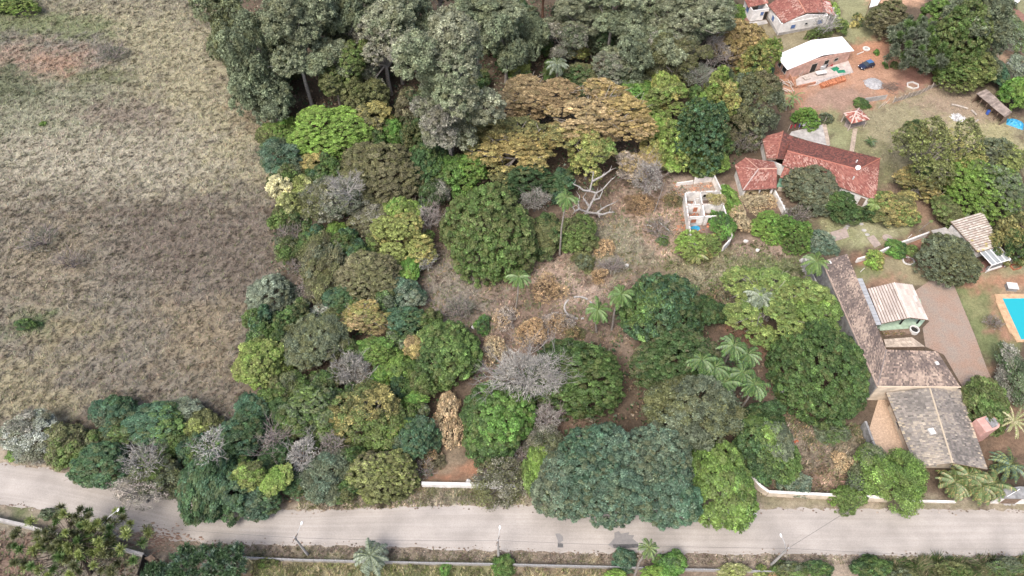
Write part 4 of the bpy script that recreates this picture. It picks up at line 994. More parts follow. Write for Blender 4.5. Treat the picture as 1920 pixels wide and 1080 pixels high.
def shed():
    T = thing('open_shed', G(1858, 205), 'open wooden shed with a grey-brown sheet roof in two steps', 'shed')
    F0, F1, B0, B1 = G(1830, 176, 2.4), G(1885, 220, 2.4), G(1849, 167.6, 2.75), G(1898, 210, 2.75)
    for k, (u0, u1, dz) in enumerate(((0, .49, .12), (.47, 1, 0))):
        f0, f1, b0, b1 = F0.lerp(F1, u0), F0.lerp(F1, u1), B0.lerp(B1, u0), B0.lerp(B1, u1); n = 9; r = None
        for i in range(n):
            a, b = i / n, (i + .96) / n; q = random.Random(i + k * 20).uniform(.75, 1.25); mb = MB(); o = Vector((0, 0, dz + .02 * (i % 2)))
            mb.prism([f0.lerp(f1, a) + o, f0.lerp(f1, b) + o, b0.lerp(b1, b) + o, b0.lerp(b1, a) + o], (0, 0, -.06), (q, q, q)); mb.build('roof_board', M['shed_roof'], T)
    for i in range(6):
        p = F0.lerp(F1, .02 + .19 * i) ; p = p.lerp(B0.lerp(B1, .02 + .19 * i), .1); mb = MB(); mb.tube([flat(p), flat(p, 2.3)], .09, 6); mb.build('post', M['wood'], T)
    a, b = B0.lerp(F0, .1).xy, B1.lerp(F1, .1).xy
    mb = MB(); mb.wall(a, b, 0, 2.5, .1); mb.build('back_wall', M['wood'], T); mb = MB(); mb.wall(a, F0.xy + Vector((.3, 0)), 0, 2.2, .1); mb.build('side_wall', M['wood'], T); mb = MB(); mb.wall(b, F1.xy + Vector((-.1, .2)), 0, 2.2, .1); mb.build('side_wall', M['wood'], T)
    c = G(1851, 214); t = thing('blue_barrel', c, 'blue plastic barrel in front of the open shed', 'barrel'); mb = MB(); mb.tube([c, c + Vector((0, 0, .2)), c + Vector((0, 0, .8)), c + Vector((0, 0, .95))], [.36, .42, .42, .36], 12); mb.build('shell', M['blue_plastic'], t); mb = MB(); mb.tube([c + Vector((0, 0, .951)), c + Vector((0, 0, 1.0))], .3, 12); mb.build('lid', M['blue_plastic'], t)
    c = G(1903, 233); t = thing('tarp_heap', c, 'crumpled bright blue tarpaulin heap right of the open shed', 'tarpaulin'); rg = random.Random(2); mb = MB(); n = 12; V = {}
    for i in range(n):
        for j in range(n):
            x, y = (i / (n - 1) - .5) * 3.4, (j / (n - 1) - .5) * 2.2; e = max(0, 1 - (abs(x) / 1.7) ** 3) * max(0, 1 - (abs(y) / 1.1) ** 3)
            V[i, j] = c + Vector((x * .85 + y * .5, -x * .55 + y * .9, .02 + e * rg.uniform(.35, 1.0)))
    for i in range(n - 1):
        for j in range(n - 1): mb.face([V[i, j], V[i + 1, j], V[i + 1, j + 1], V[i, j + 1]])
    mb.build('folded_sheet', M['tarp'], t)
    for (a, b, l) in (((1784, 196), (1800, 199), 'longer pale log lying left of the open shed'), ((1799, 199), (1815, 204), 'second pale log lying end to end with the longer one'), ((1822, 207), (1831, 216), 'short thick pale log nearest the open shed'), ((1828, 229), (1834, 225), 'small pale log below the short thick one')):
        A, B = G(*a, .2), G(*b, .2); t = thing('log', A.lerp(B, .5), l, 'log', 'logs lying near the open shed'); mb = MB(); mb.tube([A, A.lerp(B, .5) + Vector((0, .05, .03)), B], [.24, .2, .22], 7, BARKG); mb.build('trunk_piece', M['bark'], t)
        mb = MB(); mb.tube([B, B + (B - A).normalized() * .02], .17, 7, (.5, .4, .3)); mb.build('cut_end', M['bark'], t)
BARKG = (.46, .41, .36)
shed()
def heaps():
    def heap(name, x, y, rx, ry, hz, m, label, cat, n=70, s=.22, seed=1, cols=None):
        c = G(x, y); t = thing(name, c, label, cat); rg = random.Random(seed); mb = MB(); mb.blob((c.x, c.y, 0), rx, ry, hz, seed, .12, 14, 6); mb.build('mound', M[m], t)
        mb = MB()
        for i in range(n):
            a, k = rg.uniform(0, 6.28), rg.random() ** .5 * 1.15; p = (c.x + rx * k * math.cos(a), c.y + ry * k * math.sin(a), max(.02, hz * (1 - k * k)) - .03)
            mb.blob(p, s * rg.uniform(.4, 1.2), s * rg.uniform(.4, 1.2), s * .6, i, .3, 5, 3)
        mb.build('loose_pieces', M[m], t, kind='stuff')
    heap('gravel_heap', 1638, 157, 2.0, 1.9, .55, 'gravel', 'grey gravel heap on the red soil below the blue car', 'heap', 60, .2, 3)
    heap('ash_heap', 1796, 221, 1.5, 1.3, .22, 'ash', 'whitish burnt ash heap on the lawn left of the open shed', 'heap', 90, .2, 5)
    c = G(1670, 165); t = thing('brush_pile', c, 'pile of cut grey branches right of the gravel heap', 'heap'); rg = random.Random(9); mb = MB()
    for i in range(90):
        p = c + Vector((rg.gauss(0, 1.0), rg.gauss(0, .9), rg.uniform(0, .5))); d = Vector((rg.gauss(.6, .6), rg.gauss(-.5, .6), rg.gauss(0, .15))).normalized(); mb.tube([p - d * .9, p + d * .9], rg.uniform(.02, .05), 3, (.24, .18, .15))
    mb.build('branches', M['bark'], t, kind='stuff')
    T = thing('planter_ring', G(1711, 161), 'white edged hexagonal flower bed on the red soil under the dark conifer', 'planter'); c = G(1711, 161)
    pts = [(c.x + 1.35 * math.cos(a), c.y + 1.2 * math.sin(a)) for a in [6.2832 * i / 6 + .3 for i in range(6)]]
    for i in range(6): mb = MB(); mb.wall(pts[i], pts[(i + 1) % 6], 0, .3, .2); mb.build('edging', M['white_paint'], T)
    T = thing('concrete_cover', G(1624, 92), 'round white concrete cover on red soil right of the unfinished house', 'cover'); c = G(1624, 92); mb = MB(); mb.tube([c, c + Vector((0, 0, .2))], .85, 14); mb.build('rim', M['white_paint'], T); mb = MB(); mb.tube([c + Vector((0, 0, .2)), c + Vector((0, 0, .24))], .45, 12); mb.build('lid', M['concrete'], T)
    T = thing('fallen_pipe', G(1613, 101), 'white pipe lying beside the round white concrete cover', 'pipe'); mb = MB(); mb.tube([G(1607, 102, .12), G(1619, 97, .12)], .12, 6); mb.build('tube', M['white_paint'], T)
    T = thing('stone_ring', G(1703, 490), 'white ringed bed with a withered plant left of the round grey-olive tree', 'planter'); c = G(1703, 490); n = 14
    for i in range(n):
        a = 6.2832 * i / n; mb = MB(); mb.box((c.x + 1.0 * math.cos(a), c.y + .85 * math.sin(a), 0), .38, .2, .22, a + 1.57); mb.build('kerb_stone', M['white_paint'], T)
    rg = random.Random(2); mb = MB()
    for i in range(80): p = c + Vector((rg.gauss(0, .4), rg.gauss(0, .35), rg.uniform(0, .6))); mb.face([p + Vector((rg.gauss(0, .15), rg.gauss(0, .15), rg.uniform(0, .3))) for _ in range(3)], (.20, .12, .10))
    mb.build('withered_plant', M['leaf'], T, kind='stuff')
heaps()

# ---------------------------------------------------------------- wooden fence, panel fence
def fences():
    T = thing('wooden_fence', G(1715, 178), 'leaning grey wooden fence on the red soil above the lawn', 'fence', 'fences'); pts = [(1674, 193), (1682, 190), (1690, 188), (1698, 185), (1707, 182), (1716, 179), (1725, 176), (1735, 171), (1745, 167), (1755, 162), (1765, 158)]; rg = random.Random(1); tops = []
    for p in pts:
        a = G(*p); b = a + Vector((rg.uniform(-.1, .5), rg.uniform(-.2, .2), 1.6)); mb = MB(); mb.tube([a, b], .09, 5); mb.build('post', M['pale_wood'], T); tops.append((a, b))
    for k in (.35, .6, .85):
        for (a, b), (c, d) in zip(tops, tops[1:]): mb = MB(); mb.tube([a.lerp(b, k), c.lerp(d, k)], .025, 3); mb.build('rail', M['wood'], T)
    for i, ((a, b), (c, d)) in enumerate(zip(tops, tops[1:])):
        for j in range(3): mb = MB(); u = (j + .5) / 3; mb.wall(a.lerp(c, u - .11).xy, a.lerp(c, u + .11).xy, .05, 1.1 + .2 * rg.random(), .03); mb.build('board', M['shedg'], T)
    T = thing('boundary_wall', G(1640, 188), 'short pale concrete panel wall at the left end of the leaning wooden fence', 'wall', 'boundary walls'); P = [G(1619, 192), G(1640, 189), G(1660, 186)]
    for a, b in zip(P, P[1:]): mb = MB(); mb.wall(a.lerp(b, .01), b.lerp(a, .01), 0, 1.2, .12); mb.build('panel', M['concrete'], T)
    for (a, l) in (((1647, 203), 'leaning grey prop pole left of the wooden fence'), ((1655, 199), 'second leaning grey prop pole left of the wooden fence')):
        A = G(*a); t = thing('prop_pole', A, l, 'pole', 'leaning prop poles'); mb = MB(); mb.tube([A, A + Vector((.9, .2, 1.9))], .07, 5); mb.build('shaft', M['pale_wood'], t)
    # precast concrete wall below the road: post, panel, post, panel
    T = thing('panel_wall', G(900, 1060), 'low precast concrete panel wall with posts along the lower side of the road', 'fence', 'fences')
    line = [(395, 1044), (470, 1049), (560, 1053), (690, 1056), (800, 1059), (930, 1061), (1000, 1063), (1130, 1066), (1290, 1071), (1350, 1072), (1470, 1076)]
    P = [G(*p) for p in line]; L = [0]
    for a, b in zip(P, P[1:]): L.append(L[-1] + (b - a).length)
    step = 1.48; n = int(L[-1] / step)
    def at(s):
        for i in range(len(P) - 1):
            if s <= L[i + 1] or i == len(P) - 2: return P[i].lerp(P[i + 1], (s - L[i]) / (L[i + 1] - L[i]))
    mb = MB(); mb.box((0, 0, 0), step - .14, .06, 1.0); pm = mb.mesh('panel', M['concrete']); mb = MB(); mb.box((0, 0, 0), .13, .16, 1.08); sm = mb.mesh('post', M['pole']); mb = MB(); mb.box((0, 0, 1.002), step - .14, .20, .05); cm = mb.mesh('coping', M['grey_concrete']); rg = random.Random(3)
    o0 = ORG[T.name]
    for i in range(n + 1):
        p = at(i * step); q = at(min(L[-1], (i + 1) * step)); rz = math.atan2((q - p).y, (q - p).x) if i < n else rz
        link('post', sm, T, p - o0, (rg.uniform(-.02, .02), 0, rz))
        if i < n and not (600 < i < 0):
            m_ = p.lerp(q, .5); pn = link('panel', pm, T, m_ - o0, (rg.uniform(-.03, .03), 0, rz)); link('coping', cm, T, m_ - o0, (0, 0, rz))
fences()

# ---------------------------------------------------------------- the roofless ruin
def ruin():
    T = thing('ruined_house', G(1325, 410), 'roofless ruined white house with stained inner walls in the clearing', 'ruin', 'houses'); H = 2.5
    def w(a, b, h=H, t=.24, m='old_white', base=0, name='wall'):
        A, B = G(*a, H), G(*b, H); mb = MB(); mb.wall(A, B, base, h, t); return mb.build(name, M[m], T), A, B
    w((1285, 362), (1287.2, 382.2)); w((1287.6, 383.8), (1290.6, 405.6)); w((1291, 407.4), (1296, 447))
    w((1286.6, 360.5), (1311.8, 359.2)); w((1314.2, 359.2), (1349, 357.6)); w((1350.6, 359), (1355.8, 381.6)); w((1356.3, 384), (1366, 416)); w((1366.4, 417.6), (1373, 441))
    w((1372, 442.6), (1359, 456), 1.6); w((1289.5, 383), (1316, 383)); w((1319, 383), (1354.6, 382.6))
    w((1293, 406.4), (1319.5, 405.6)); w((1322.6, 405.4), (1329, 405.1)); w((1335, 404.9), (1347, 404.4)); w((1313, 360.9), (1316.8, 381.7)); w((1317.6, 384.6), (1320.8, 404.4)); w((1304, 369), (1311.5, 368.5), 2.0, .14); w((1303.5, 370), (1305.6, 381.6), 2.0, .14)
    A, B = G(1329, 405.1, H), G(1335, 404.9, H); mb = MB(); mb.wall(A, B, 2.1, H - .01, .2); mb.build('lintel', M['old_white'], T)
    A, B = G(1297, 447, H), G(1312, 452, H); mb = MB(); mb.wall(A, B, 0, 1.7, .24); mb.build('wall', M['old_white'], T)
    # window holes seen in the walls: a dark sheet painted as inner shade and the brick showing through
    a, b = G(1293, 406.4, H), G(1319.5, 405.6, H); window(T, a, b, .35, .9, 1.1, 1.0, 'old_white', 'brick', t=.24); a, b = G(1289.5, 383, H), G(1316, 383, H); window(T, a, b, .62, .5, .9, 1.3, 'old_white', 'brick', t=.24)
    a, b = G(1291, 407.4, H), G(1296, 447, H); 
    a, b = G(1314.2, 359.2, H), G(1349, 357.6, H); window(T, a, b, .3, 1.0, 1.0, .8, 'old_white', 'dark', t=.24)
    # broken brick courses on wall tops, one by one
    rg = random.Random(4)
    for (p, q) in (((1285, 362), (1296, 447)), ((1286.6, 360.5), (1349, 357.6)), ((1350.6, 359), (1373, 441)), ((1289.5, 383), (1354, 382.6))):
        A, B = G(*p, H), G(*q, H); n = int((B - A).length / .42); ang = math.atan2((B - A).y, (B - A).x)
        for i in range(n):
            if rg.random() < .45: continue
            c = A.lerp(B, (i + .5) / n); mb = MB(); k = rg.uniform(.8, 1.5); mb.box((c.x, c.y, H + .001), .34, .18, rg.uniform(.05, .14), ang + rg.uniform(-.1, .1), (k, 2.1 * k, 3.2 * k)); mb.build('brick', M['brick'], T)
    sheet('ruin_floor', [(1279, 378), (1345, 374), (1352, 398), (1366, 452), (1292, 458)], .05, 'rubblefloor')
    R = thing('rubble', G(1310, 420), 'broken red bricks and roof tiles strewn on the floor of the ruin', 'rubble')
    for i in range(130):
        c = G(rg.uniform(1284, 1360), rg.uniform(378, 450), .05); k = rg.uniform(.6, 1.6); mb = MB(); mb.box((c.x, c.y, .05), rg.uniform(.2, .5), rg.uniform(.12, .3), rg.uniform(.06, .25), rg.uniform(0, 3), (k, k, k)); mb.build('brick', M['brick'], R)
    R = thing('rubble', G(1282, 415), 'heap of fallen orange tiles against the outer left wall of the ruin', 'rubble')
    for i in range(34):
        c = G(rg.gauss(1279, 6), rg.gauss(418, 12)); k = rg.uniform(.6, 1.2); mb = MB(); mb.box((c.x, c.y, rg.uniform(0, .2)), rg.uniform(.2, .5), rg.uniform(.15, .3), .1, rg.uniform(0, 3), (k, 1.2 * k, 1.2 * k)); mb.build('broken_tile', M['brick'], R)
    R = thing('rubble', G(1320, 350), 'rubble strewn over the floor of the ruin\'s separate back room', 'rubble')
    for i in range(90):
        c = G(rg.uniform(1262, 1345), rg.uniform(340, 366)); k = rg.uniform(.6, 1.8); mb = MB(); mb.box((c.x, c.y, 0), rg.uniform(.15, .45), rg.uniform(.12, .3), rg.uniform(.05, .2), rg.uniform(0, 3), (k, 1.3 * k, 1.4 * k)); mb.build('brick', M['brick'], R)
    c = G(1304, 428, .1); t = thing('blue_tarp', c, 'piece of blue sheet on the floor of the ruin\'s front room', 'tarpaulin'); mb = MB(); mb.blob(c, .9, .6, .16, 3, .35, 9, 5); mb.build('sheet', M['tarp'], t)
    S = thing('ruined_annex', G(1325, 340), 'low roofless white wall corner standing behind the ruined house', 'ruin', 'houses')
    for a, b, h in (((1303, 334), (1337, 330), 1.9), ((1339, 331), (1351, 357), 1.9), ((1270, 339), (1301, 334.5), .9)):
        A, B = G(*a, 1.5), G(*b, 1.5); mb = MB(); mb.wall(A, B, 0, h, .24); mb.build('wall', M['old_white'], S)
M['rubblefloor'] = mat('dusty_rubble_floor', (.20, .145, .12), .95, 1.2, .35, bscale=7, fine=.3)
ruin()

# ---------------------------------------------------------------- small things in the clearing and yards
def bits():
    T = thing('white_ring', G(1085, 578), 'low white ring of an old round basin in the clearing', 'ring'); c = G(1085, 578); n = 30
    for i in range(n):
        if i in (3, 9, 10, 22, 24, 25, 26, 27, 28): continue
        a0, a1 = 6.2832 * (i + .03) / n, 6.2832 * (i + .97) / n; h = .30
        mb = MB(); mb.prism([(c.x + r * math.cos(a), c.y + r * math.sin(a) * .93, h) for r, a in ((2.40, a0), (2.68, a0), (2.68, a1), (2.40, a1))], (0, 0, -h - .05)); mb.build('kerb_piece', M['concrete'], T)
    for a, b, l in (((1237, 417), (1255, 433), 'long white post lying in the clearing left of the ruin'), ((1213, 422), (1222, 424), 'short white post lying left of the long one'), ((1222, 431), (1229, 423), 'thin pale stick lying between the two white posts')):
        A, B = G(*a, .12), G(*b, .12); t = thing('fallen_post', A.lerp(B, .5), l, 'post', 'posts lying left of the ruin'); mb = MB(); mb.tube([A, B], .13 if 'white' in l[:12] else .06, 6); mb.build('shaft', M['white_paint'], t)
    for x, y, l in ((1355, 349, 'white round tank lid behind the ruin'), (878, 903, 'white lump lying behind the white road wall'), (647, 931, 'white panel leaning in the bush at the upper road edge'), (1083, 819, 'white rock on the bare ground below the small bare tree'), (1420, 470, 'white stone left of the vivid green tree'), (1398, 453, 'white stone below the vivid green bush'), (1175, 499, 'small white stone in the upper clearing'), (888, 614, 'white stick end right of the dense round mango'), (1468, 737, 'small white rock by the huge mango')):
        c = G(x, y); t = thing('white_stone', c, l, 'stone', 'white stones and lumps'); mb = MB(); mb.blob((c.x, c.y, .15), .42, .38, .3, x, .25, 8, 5); mb.build('lump', M['white_paint'], t)
    for x, y, l in ((1493, 829, 'orange plastic bag on the brown grass below the huge mango'),):
        c = G(x, y); t = thing('orange_bag', c, l, 'bag'); mb = MB(); mb.blob((c.x, c.y, .10), .36, .26, .16, 5, .35, 9, 5); mb.build('crumpled_film', M['orange'], t)
    P = thing('stepping_stone_path', G(1600, 420), 'curved path of pale stepping stones on the lawn below the red tiled house', 'path')
    for i, (x, y) in enumerate(((1612, 396), (1609, 401), (1606, 406), (1602, 411), (1597, 415), (1593, 419), (1589, 424), (1586, 428), (1611, 411), (1615, 420), (1620, 432), (1626, 440))):
        c = G(x, y); mb = MB(); mb.slab([(c.x + .42 * math.cos(6.28 * k / 8) * (1 + .1 * ((i + k) % 3)), c.y + .36 * math.sin(6.28 * k / 8)) for k in range(8)], 0, .05); mb.build('stone', M['concrete'], P)
    P = thing('stepping_stone_path', G(1468, 380), 'short row of stepping stones right of the white garden wall', 'path')
    for x, y in ((1462, 372), (1465, 379), (1469, 386), (1474, 392), (1478, 398)):
        c = G(x, y); mb = MB(); mb.slab([(c.x + .36 * math.cos(6.28 * k / 8), c.y + .3 * math.sin(6.28 * k / 8)) for k in range(8)], 0, .05); mb.build('stone', M['concrete'], P)
    sheet('pink_pad', [(1556, 436), (1586, 427), (1592, 445), (1566, 452)], .06, 'pinkpave'); sheet('pink_pad', [(1625, 446), (1638, 441), (1652, 459), (1640, 465)], .08, 'pinkpave')
    c = G(1664, 446); mb = MB(); mb.slab([(c.x + .95 * math.cos(6.28 * k / 16), c.y + .85 * math.sin(6.28 * k / 16)) for k in range(16)], -.02, .07); mb.build('round_pad', M['pinkpave'], None, kind='structure')
    c = G(1613, 386); mb = MB(); mb.slab([(c.x + .9 * math.cos(6.28 * k / 16), c.y + .7 * math.sin(6.28 * k / 16)) for k in range(16)], -.02, .07); mb.build('round_pad', M['pinkpave'], None, kind='structure')
    for a, b, l in (((1613, 510), (1619, 501), 'short white stick standing on the lawn above the ribbed carport'), ((1702, 447), (1705, 440), 'small wooden stake by the garden wall')):
        A = G(*a); B = A + Vector((.5, .25, .9)); t = thing('garden_stake', A, l, 'stake'); mb = MB(); mb.tube([A, B], .05, 5); mb.build('shaft', M['white_paint'], t)
    # wet and patched marks on the road are part of its surface: thin flat sheets
    for pts, m in (([(1041, 1001), (1049, 1000), (1055, 1006), (1056, 1014), (1050, 1017), (1056, 1020), (1056, 1027), (1045, 1027), (1046, 1014)], 'patch'), ([(1143, 1019), (1152, 1009), (1152, 999), (1160, 996), (1164, 1001), (1180, 998), (1178, 1003), (1189, 1004), (1186, 1010), (1196, 1018), (1198, 1027), (1150, 1028), (1140, 1022)], 'patch')):
        mb = MB(); mb.slab([tuple(G(*p)[:2]) for p in pts], .02, .070); mb.build('wet_patch', M[m], None, kind='structure')
    for pts in ([(1148, 1021), (1196, 1020), (1197, 1027), (1151, 1028)], [(1046, 1019), (1055, 1020), (1056, 1026), (1046, 1026)]):
        mb = MB(); mb.slab([tuple(G(*p)[:2]) for p in pts], .03, .078); mb.build('wet_patch', M['patchd'], None, kind='structure')
M['patch'] = mat('damp_asphalt', (.15, .147, .147), .7, 1.8, .35, (.22, .21, .205), fine=.2); M['patchd'] = mat('wet_asphalt', (.05, .05, .053), .5, 3, .4, (.11, .108, .106), fine=.2)
bits()
def road_litter():
    rg = random.Random(17); mb = MB()
    for i in range(900):
        x = rg.uniform(-60, 1980); up = rg.random() < .35
        y = lerp_poly(R_UP, x) + abs(rg.gauss(0, 5)) - 3 if up else lerp_poly(R_LO, x) - abs(rg.gauss(0, 6)) + 4
        c = G(x, y); s = rg.uniform(.04, .16); mb.blob((c.x, c.y, .03), s * 1.3, s, s * .6, i, .3, 5, 3, rg.choice([(.20, .15, .12), (.32, .27, .23), (.42, .38, .34), (.14, .11, .09)]))
    for i in range(260):
        c = G(rg.gauss(300, 28), rg.gauss(1008, 12)); s = rg.uniform(.05, .22); mb.blob((c.x, c.y, .03), s * 1.6, s * .8, s * .5, i, .35, 5, 3, rg.choice([(.20, .13, .10), (.30, .22, .17)]))
    mb.build('road_gravel', M['tint_matte'], None, 'loose stones and clods along both edges of the pale road', 'stones', None, 'stuff')
road_litter()

# ---------------------------------------------------------------- street lamps and wires
def lamps():
    tops = []
    spec = [((233, 1013), (220, 957), 'leaning concrete street lamp pole behind the tufted conifer'), ((577, 1040), (565, 982), 'concrete street lamp pole left of the feathery roadside palm'), ((935, 1045), (937, 990), 'concrete street lamp pole above the round clipped bush'), ((1446, 1059), (1465, 1005), 'concrete street lamp pole with a service wire crossing the road')]
    for base, lamp, l in spec:
        B = G(*base); T = thing('street_lamp', B, l, 'street lamp', 'street lamps along the road'); top = B + Vector((0, 0, 8.0))
        mb = MB(); mb.tube([B, B.lerp(top, .5), top], [.20, .17, .13], 8); mb.build('pole', M['pole'], T)
        e = G(*lamp, 7.9); mb = MB(); mb.tube([top - Vector((0, 0, 1.2)), top.lerp(e, .5) - Vector((0, 0, .25)), e], .045, 5); mb.build('arm', M['metal'], T)
        d = (e - top).normalized(); mb = MB(); mb.blob(e + d * .1, .15, .28, .10, 2, .0, 10, 6); h = mb.build('lamp_head', M['white_metal'], T); mb = MB(); mb.blob(e + d * .12 - Vector((0, 0, .06)), .11, .2, .07, 2, 0, 10, 5); mb.build('lamp_glass', M['glass'], h)
        mb = MB(); mb.box((top.x, top.y, 7.5), 1.3, .1, .1, 1.2); x = mb.build('crossarm', M['wood'], T)
        for s in (-.5, 0, .5): mb = MB(); p = Vector((top.x + s * math.cos(1.2), top.y + s * math.sin(1.2), 7.6)); mb.tube([p, p + Vector((0, 0, .14))], .05, 6); mb.build('insulator', M['concrete'], x)
        tops.append(top - Vector((0, 0, .25)))
    def wire(a, b, sag, label, r=.014):
        T = thing('power_line', a.lerp(b, .5), label, 'wire', 'power lines'); mb = MB(); mb.tube([a.lerp(b, i / 12) - Vector((0, 0, sag * 4 * (i / 12) * (1 - i / 12))) for i in range(13)], r, 3); mb.build('cable', M['wire'], T)
    wire(tops[0], tops[1], .5, 'power line between the first and second street lamps from the left'); wire(tops[1], tops[2], .5, 'power line between the two middle street lamps'); wire(tops[2], tops[3], .6, 'power line between the two right hand street lamps'); wire(tops[3], G(2050, 1052, 7.8), .5, 'power line leaving to the right from the last street lamp')
    B = G(1655, 925); T = thing('meter_pole', B, 'short pale post leaning beside the cream road wall at the airy green tree', 'pole'); E = B + Vector((.0, .2, 4.2)); mb = MB(); mb.tube([B, E], [.13, .10], 7); mb.build('post', M['pole'], T); mb = MB(); mb.box((B.x, B.y - .2, 1.2), .35, .2, .5); mb.build('meter_box', M['metal'], T)
    wire(tops[3], E, .25, 'service wire crossing the road to the short leaning post', .02)
lamps()

# ---------------------------------------------------------------- cars
def car(name, centre, yaw, label, paint, roofpaint, L=4.1, Wd=1.68):
    T = thing(name, centre, label, 'car', 'parked cars'); ca, sa = math.cos(yaw), math.sin(yaw)
    def P(x, y, z): return (centre.x + x * ca - y * sa, centre.y + x * sa + y * ca, z)
    def loft(secs):            # sections: (x, half width, z low, z high)
        mb = MB(); n = 8; base = []
        for x, w, z0, z1 in secs:
            r = .16; pts = [(-w + r * .4, z0), (w - r * .4, z0), (w, z0 + r), (w, z1 - r), (w - r * 1.3, z1), (-w + r * 1.3, z1), (-w, z1 - r), (-w, z0 + r)]
            base.append(len(mb.v)); mb.v += [P(x, y, z) for y, z in pts]
        for a, b in zip(base, base[1:]):
            for k in range(n): mb.f.append((a + k, b + k, b + (k + 1) % n, a + (k + 1) % n)); mb.c.append(None)
        mb.f.append(tuple(base[0] + k for k in range(n))); mb.f.append(tuple(base[-1] + k for k in range(n - 1, -1, -1))); mb.c += [None, None]
        return mb
    h = L / 2; w = Wd / 2
    b = loft([(-h, w * .86, .42, .72), (-h + .12, w * .95, .30, .86), (-h + .9, w, .26, .95), (.55, w, .26, .97), (h - .75, w * .97, .26, .88), (h - .15, w * .90, .30, .74), (h, w * .76, .40, .62)]).build('body', M[paint], T, smooth=False)
    mb = MB(); n = 4
    lo = [(-h + .30, .95), (.85, .97)]; hi = [(-h + .62, 1.42), (.05, 1.44)]
    q = [P(lo[0][0], -w * .90, .94), P(lo[0][0], w * .90, .94), P(lo[1][0], w * .90, .95), P(lo[1][0], -w * .90, .95)]; u = [P(hi[0][0], -w * .70, 1.40), P(hi[0][0], w * .70, 1.40), P(hi[1][0], w * .70, 1.42), P(hi[1][0], -w * .70, 1.42)]
    for i in range(4): j = (i + 1) % 4; mb.face([q[i], q[j], u[j], u[i]][::-1])
    mb.build('windows', M['glass'], T)
    mb = MB(); mb.prism([Vector(p) + Vector((0, 0, .045)) for p in u][::-1], (0, 0, -.04)); mb.build('car_roof', M[roofpaint], T)
    for x in (-h + .72, h - .78):
        for s in (-1, 1):
            a, c = Vector(P(x, s * (w - .17), .31)), Vector(P(x, s * (w + .02), .31)); mb = MB(); mb.tube([a, c], .31, 16); wh = mb.build('wheel', M['rubber'], T)
            mb = MB(); mb.tube([c, c + (c - a).normalized() * .015], .18, 12); mb.build('rim', M['metal'], wh)
    for s in (-1, 1):
        mb = MB(); mb.blob(P(h - .10, s * w * .62, .60), .12, .17, .09, 1, 0, 8, 5); mb.build('headlight', M['white_metal'], T); mb = MB(); mb.blob(P(-h + .05, s * w * .72, .72), .09, .13, .12, 1, 0, 8, 5); mb.build('tail_light', M['red_cloth'], T)
        mb = MB(); mb.blob(P(.72, s * (w + .08), .98), .10, .13, .09, 1, 0, 8, 5); mb.build('mirror', M[paint], T)
c0, c1 = G(1609, 130), G(1638, 121)
car('parked_car', G(1623, 126), math.atan2((c0 - c1).y, (c0 - c1).x), 'dark blue hatchback, reflection painted lighter blue on its roof, parked on the red soil', 'car_navy', 'car_roof_sheen', 3.9, 1.65)
car('parked_car', G(1389, 962), 0.10, 'white car on the road with its front showing beneath the bright mango', 'car_white', 'car_white', 4.2, 1.7)

# ---------------------------------------------------------------- top right corner: neighbour's terrace, drive and roof
def corner():
    sheet('neighbour_drive', [(1893, 20), (1902, 12), (1935, 40), (1935, 56)], .03, 'redfloor')
    T = thing('white_roof_house', G(1890, 0), 'white roof corner of a neighbouring building at the very top right', 'house', 'houses'); mb = MB(); p = [G(1880, 2, 3), G(1893, 16, 3), G(1912, 2, 3), G(1925, -25, 3), G(1885, -30, 3)]; mb.prism(p, (0, 0, -.2)); mb.build('roof', M['white_metal'], T); body(T, [flat(q) for q in inset(p, .8)], 2.8, 'white_wall')
    sheet('neighbour_terrace', [(1886, 140), (1890, 118), (1935, 150), (1935, 170)], .06, 'pinkpave'); sheet('neighbour_terrace', [(1878, 90), (1890, 72), (1908, 84), (1900, 98)], .06, 'pinkpave')
    for i, (a, l) in enumerate(((( (1888, 118), (1896, 108), (1906, 118), (1898, 127)), 'left pale corrugated sheet roof at the right edge near the top'), (((1897, 128), (1909, 112), (1935, 128), (1935, 150)), 'right pale corrugated sheet roof at the right edge near the top'))):
        t = thing('lean_to', G(*a[0]), l, 'shelter', 'lean-to roofs'); q = [G(*p, 2.3) for p in a]
        for k in range(5): mb = MB(); u0, u1 = k / 5, (k + .95) / 5; mb.prism([q[0].lerp(q[1], u0), q[0].lerp(q[1], u1), q[3].lerp(q[2], u1), q[3].lerp(q[2], u0)], (0, 0, -.05 - .02 * (k % 2))); mb.build('roof_sheet', M['metal'], t)
        for e in q: mb = MB(); mb.box((e.x, e.y, 0), .1, .1, 2.2); mb.build('post', M['metal'], t)
    T = thing('lean_to', G(1640, 8), 'small white framed lean-to at the top edge beside the brownish grey tree', 'shelter', 'lean-to roofs'); q = [G(1630, 14, 2.2), G(1634, 0, 2.2), G(1652, -2, 2.2), G(1645, 10, 2.2)]; mb = MB(); mb.prism(q, (0, 0, -.1)); mb.build('roof', M['old_white'], T)
    for e in q: mb = MB(); mb.box((e.x, e.y, 0), .12, .12, 2.1); mb.build('post', M['wood'], T)
    # dark gate in the bottom left corner
    T = thing('gate', G(285, 1050), 'dark metal gate with a small roof at the end of the white capped wall', 'gate'); a, b = G(279, 1048), G(268, 1085); mb = MB(); mb.wall(a, b, 0, 2.0, .1); mb.build('gate_leaf', M['dark'], T)
    p = [G(272, 1046, 2.5), G(283, 1040, 2.5), G(292, 1047, 2.5), G(285, 1056, 2.5)]; mb = MB(); mb.prism(p, (0, 0, -.15)); mb.build('roof', M['wood'], T)
    for e in p: mb = MB(); mb.box((e.x, e.y, 0), .15, .15, 2.4); mb.build('post', M['wood'], T)
corner()

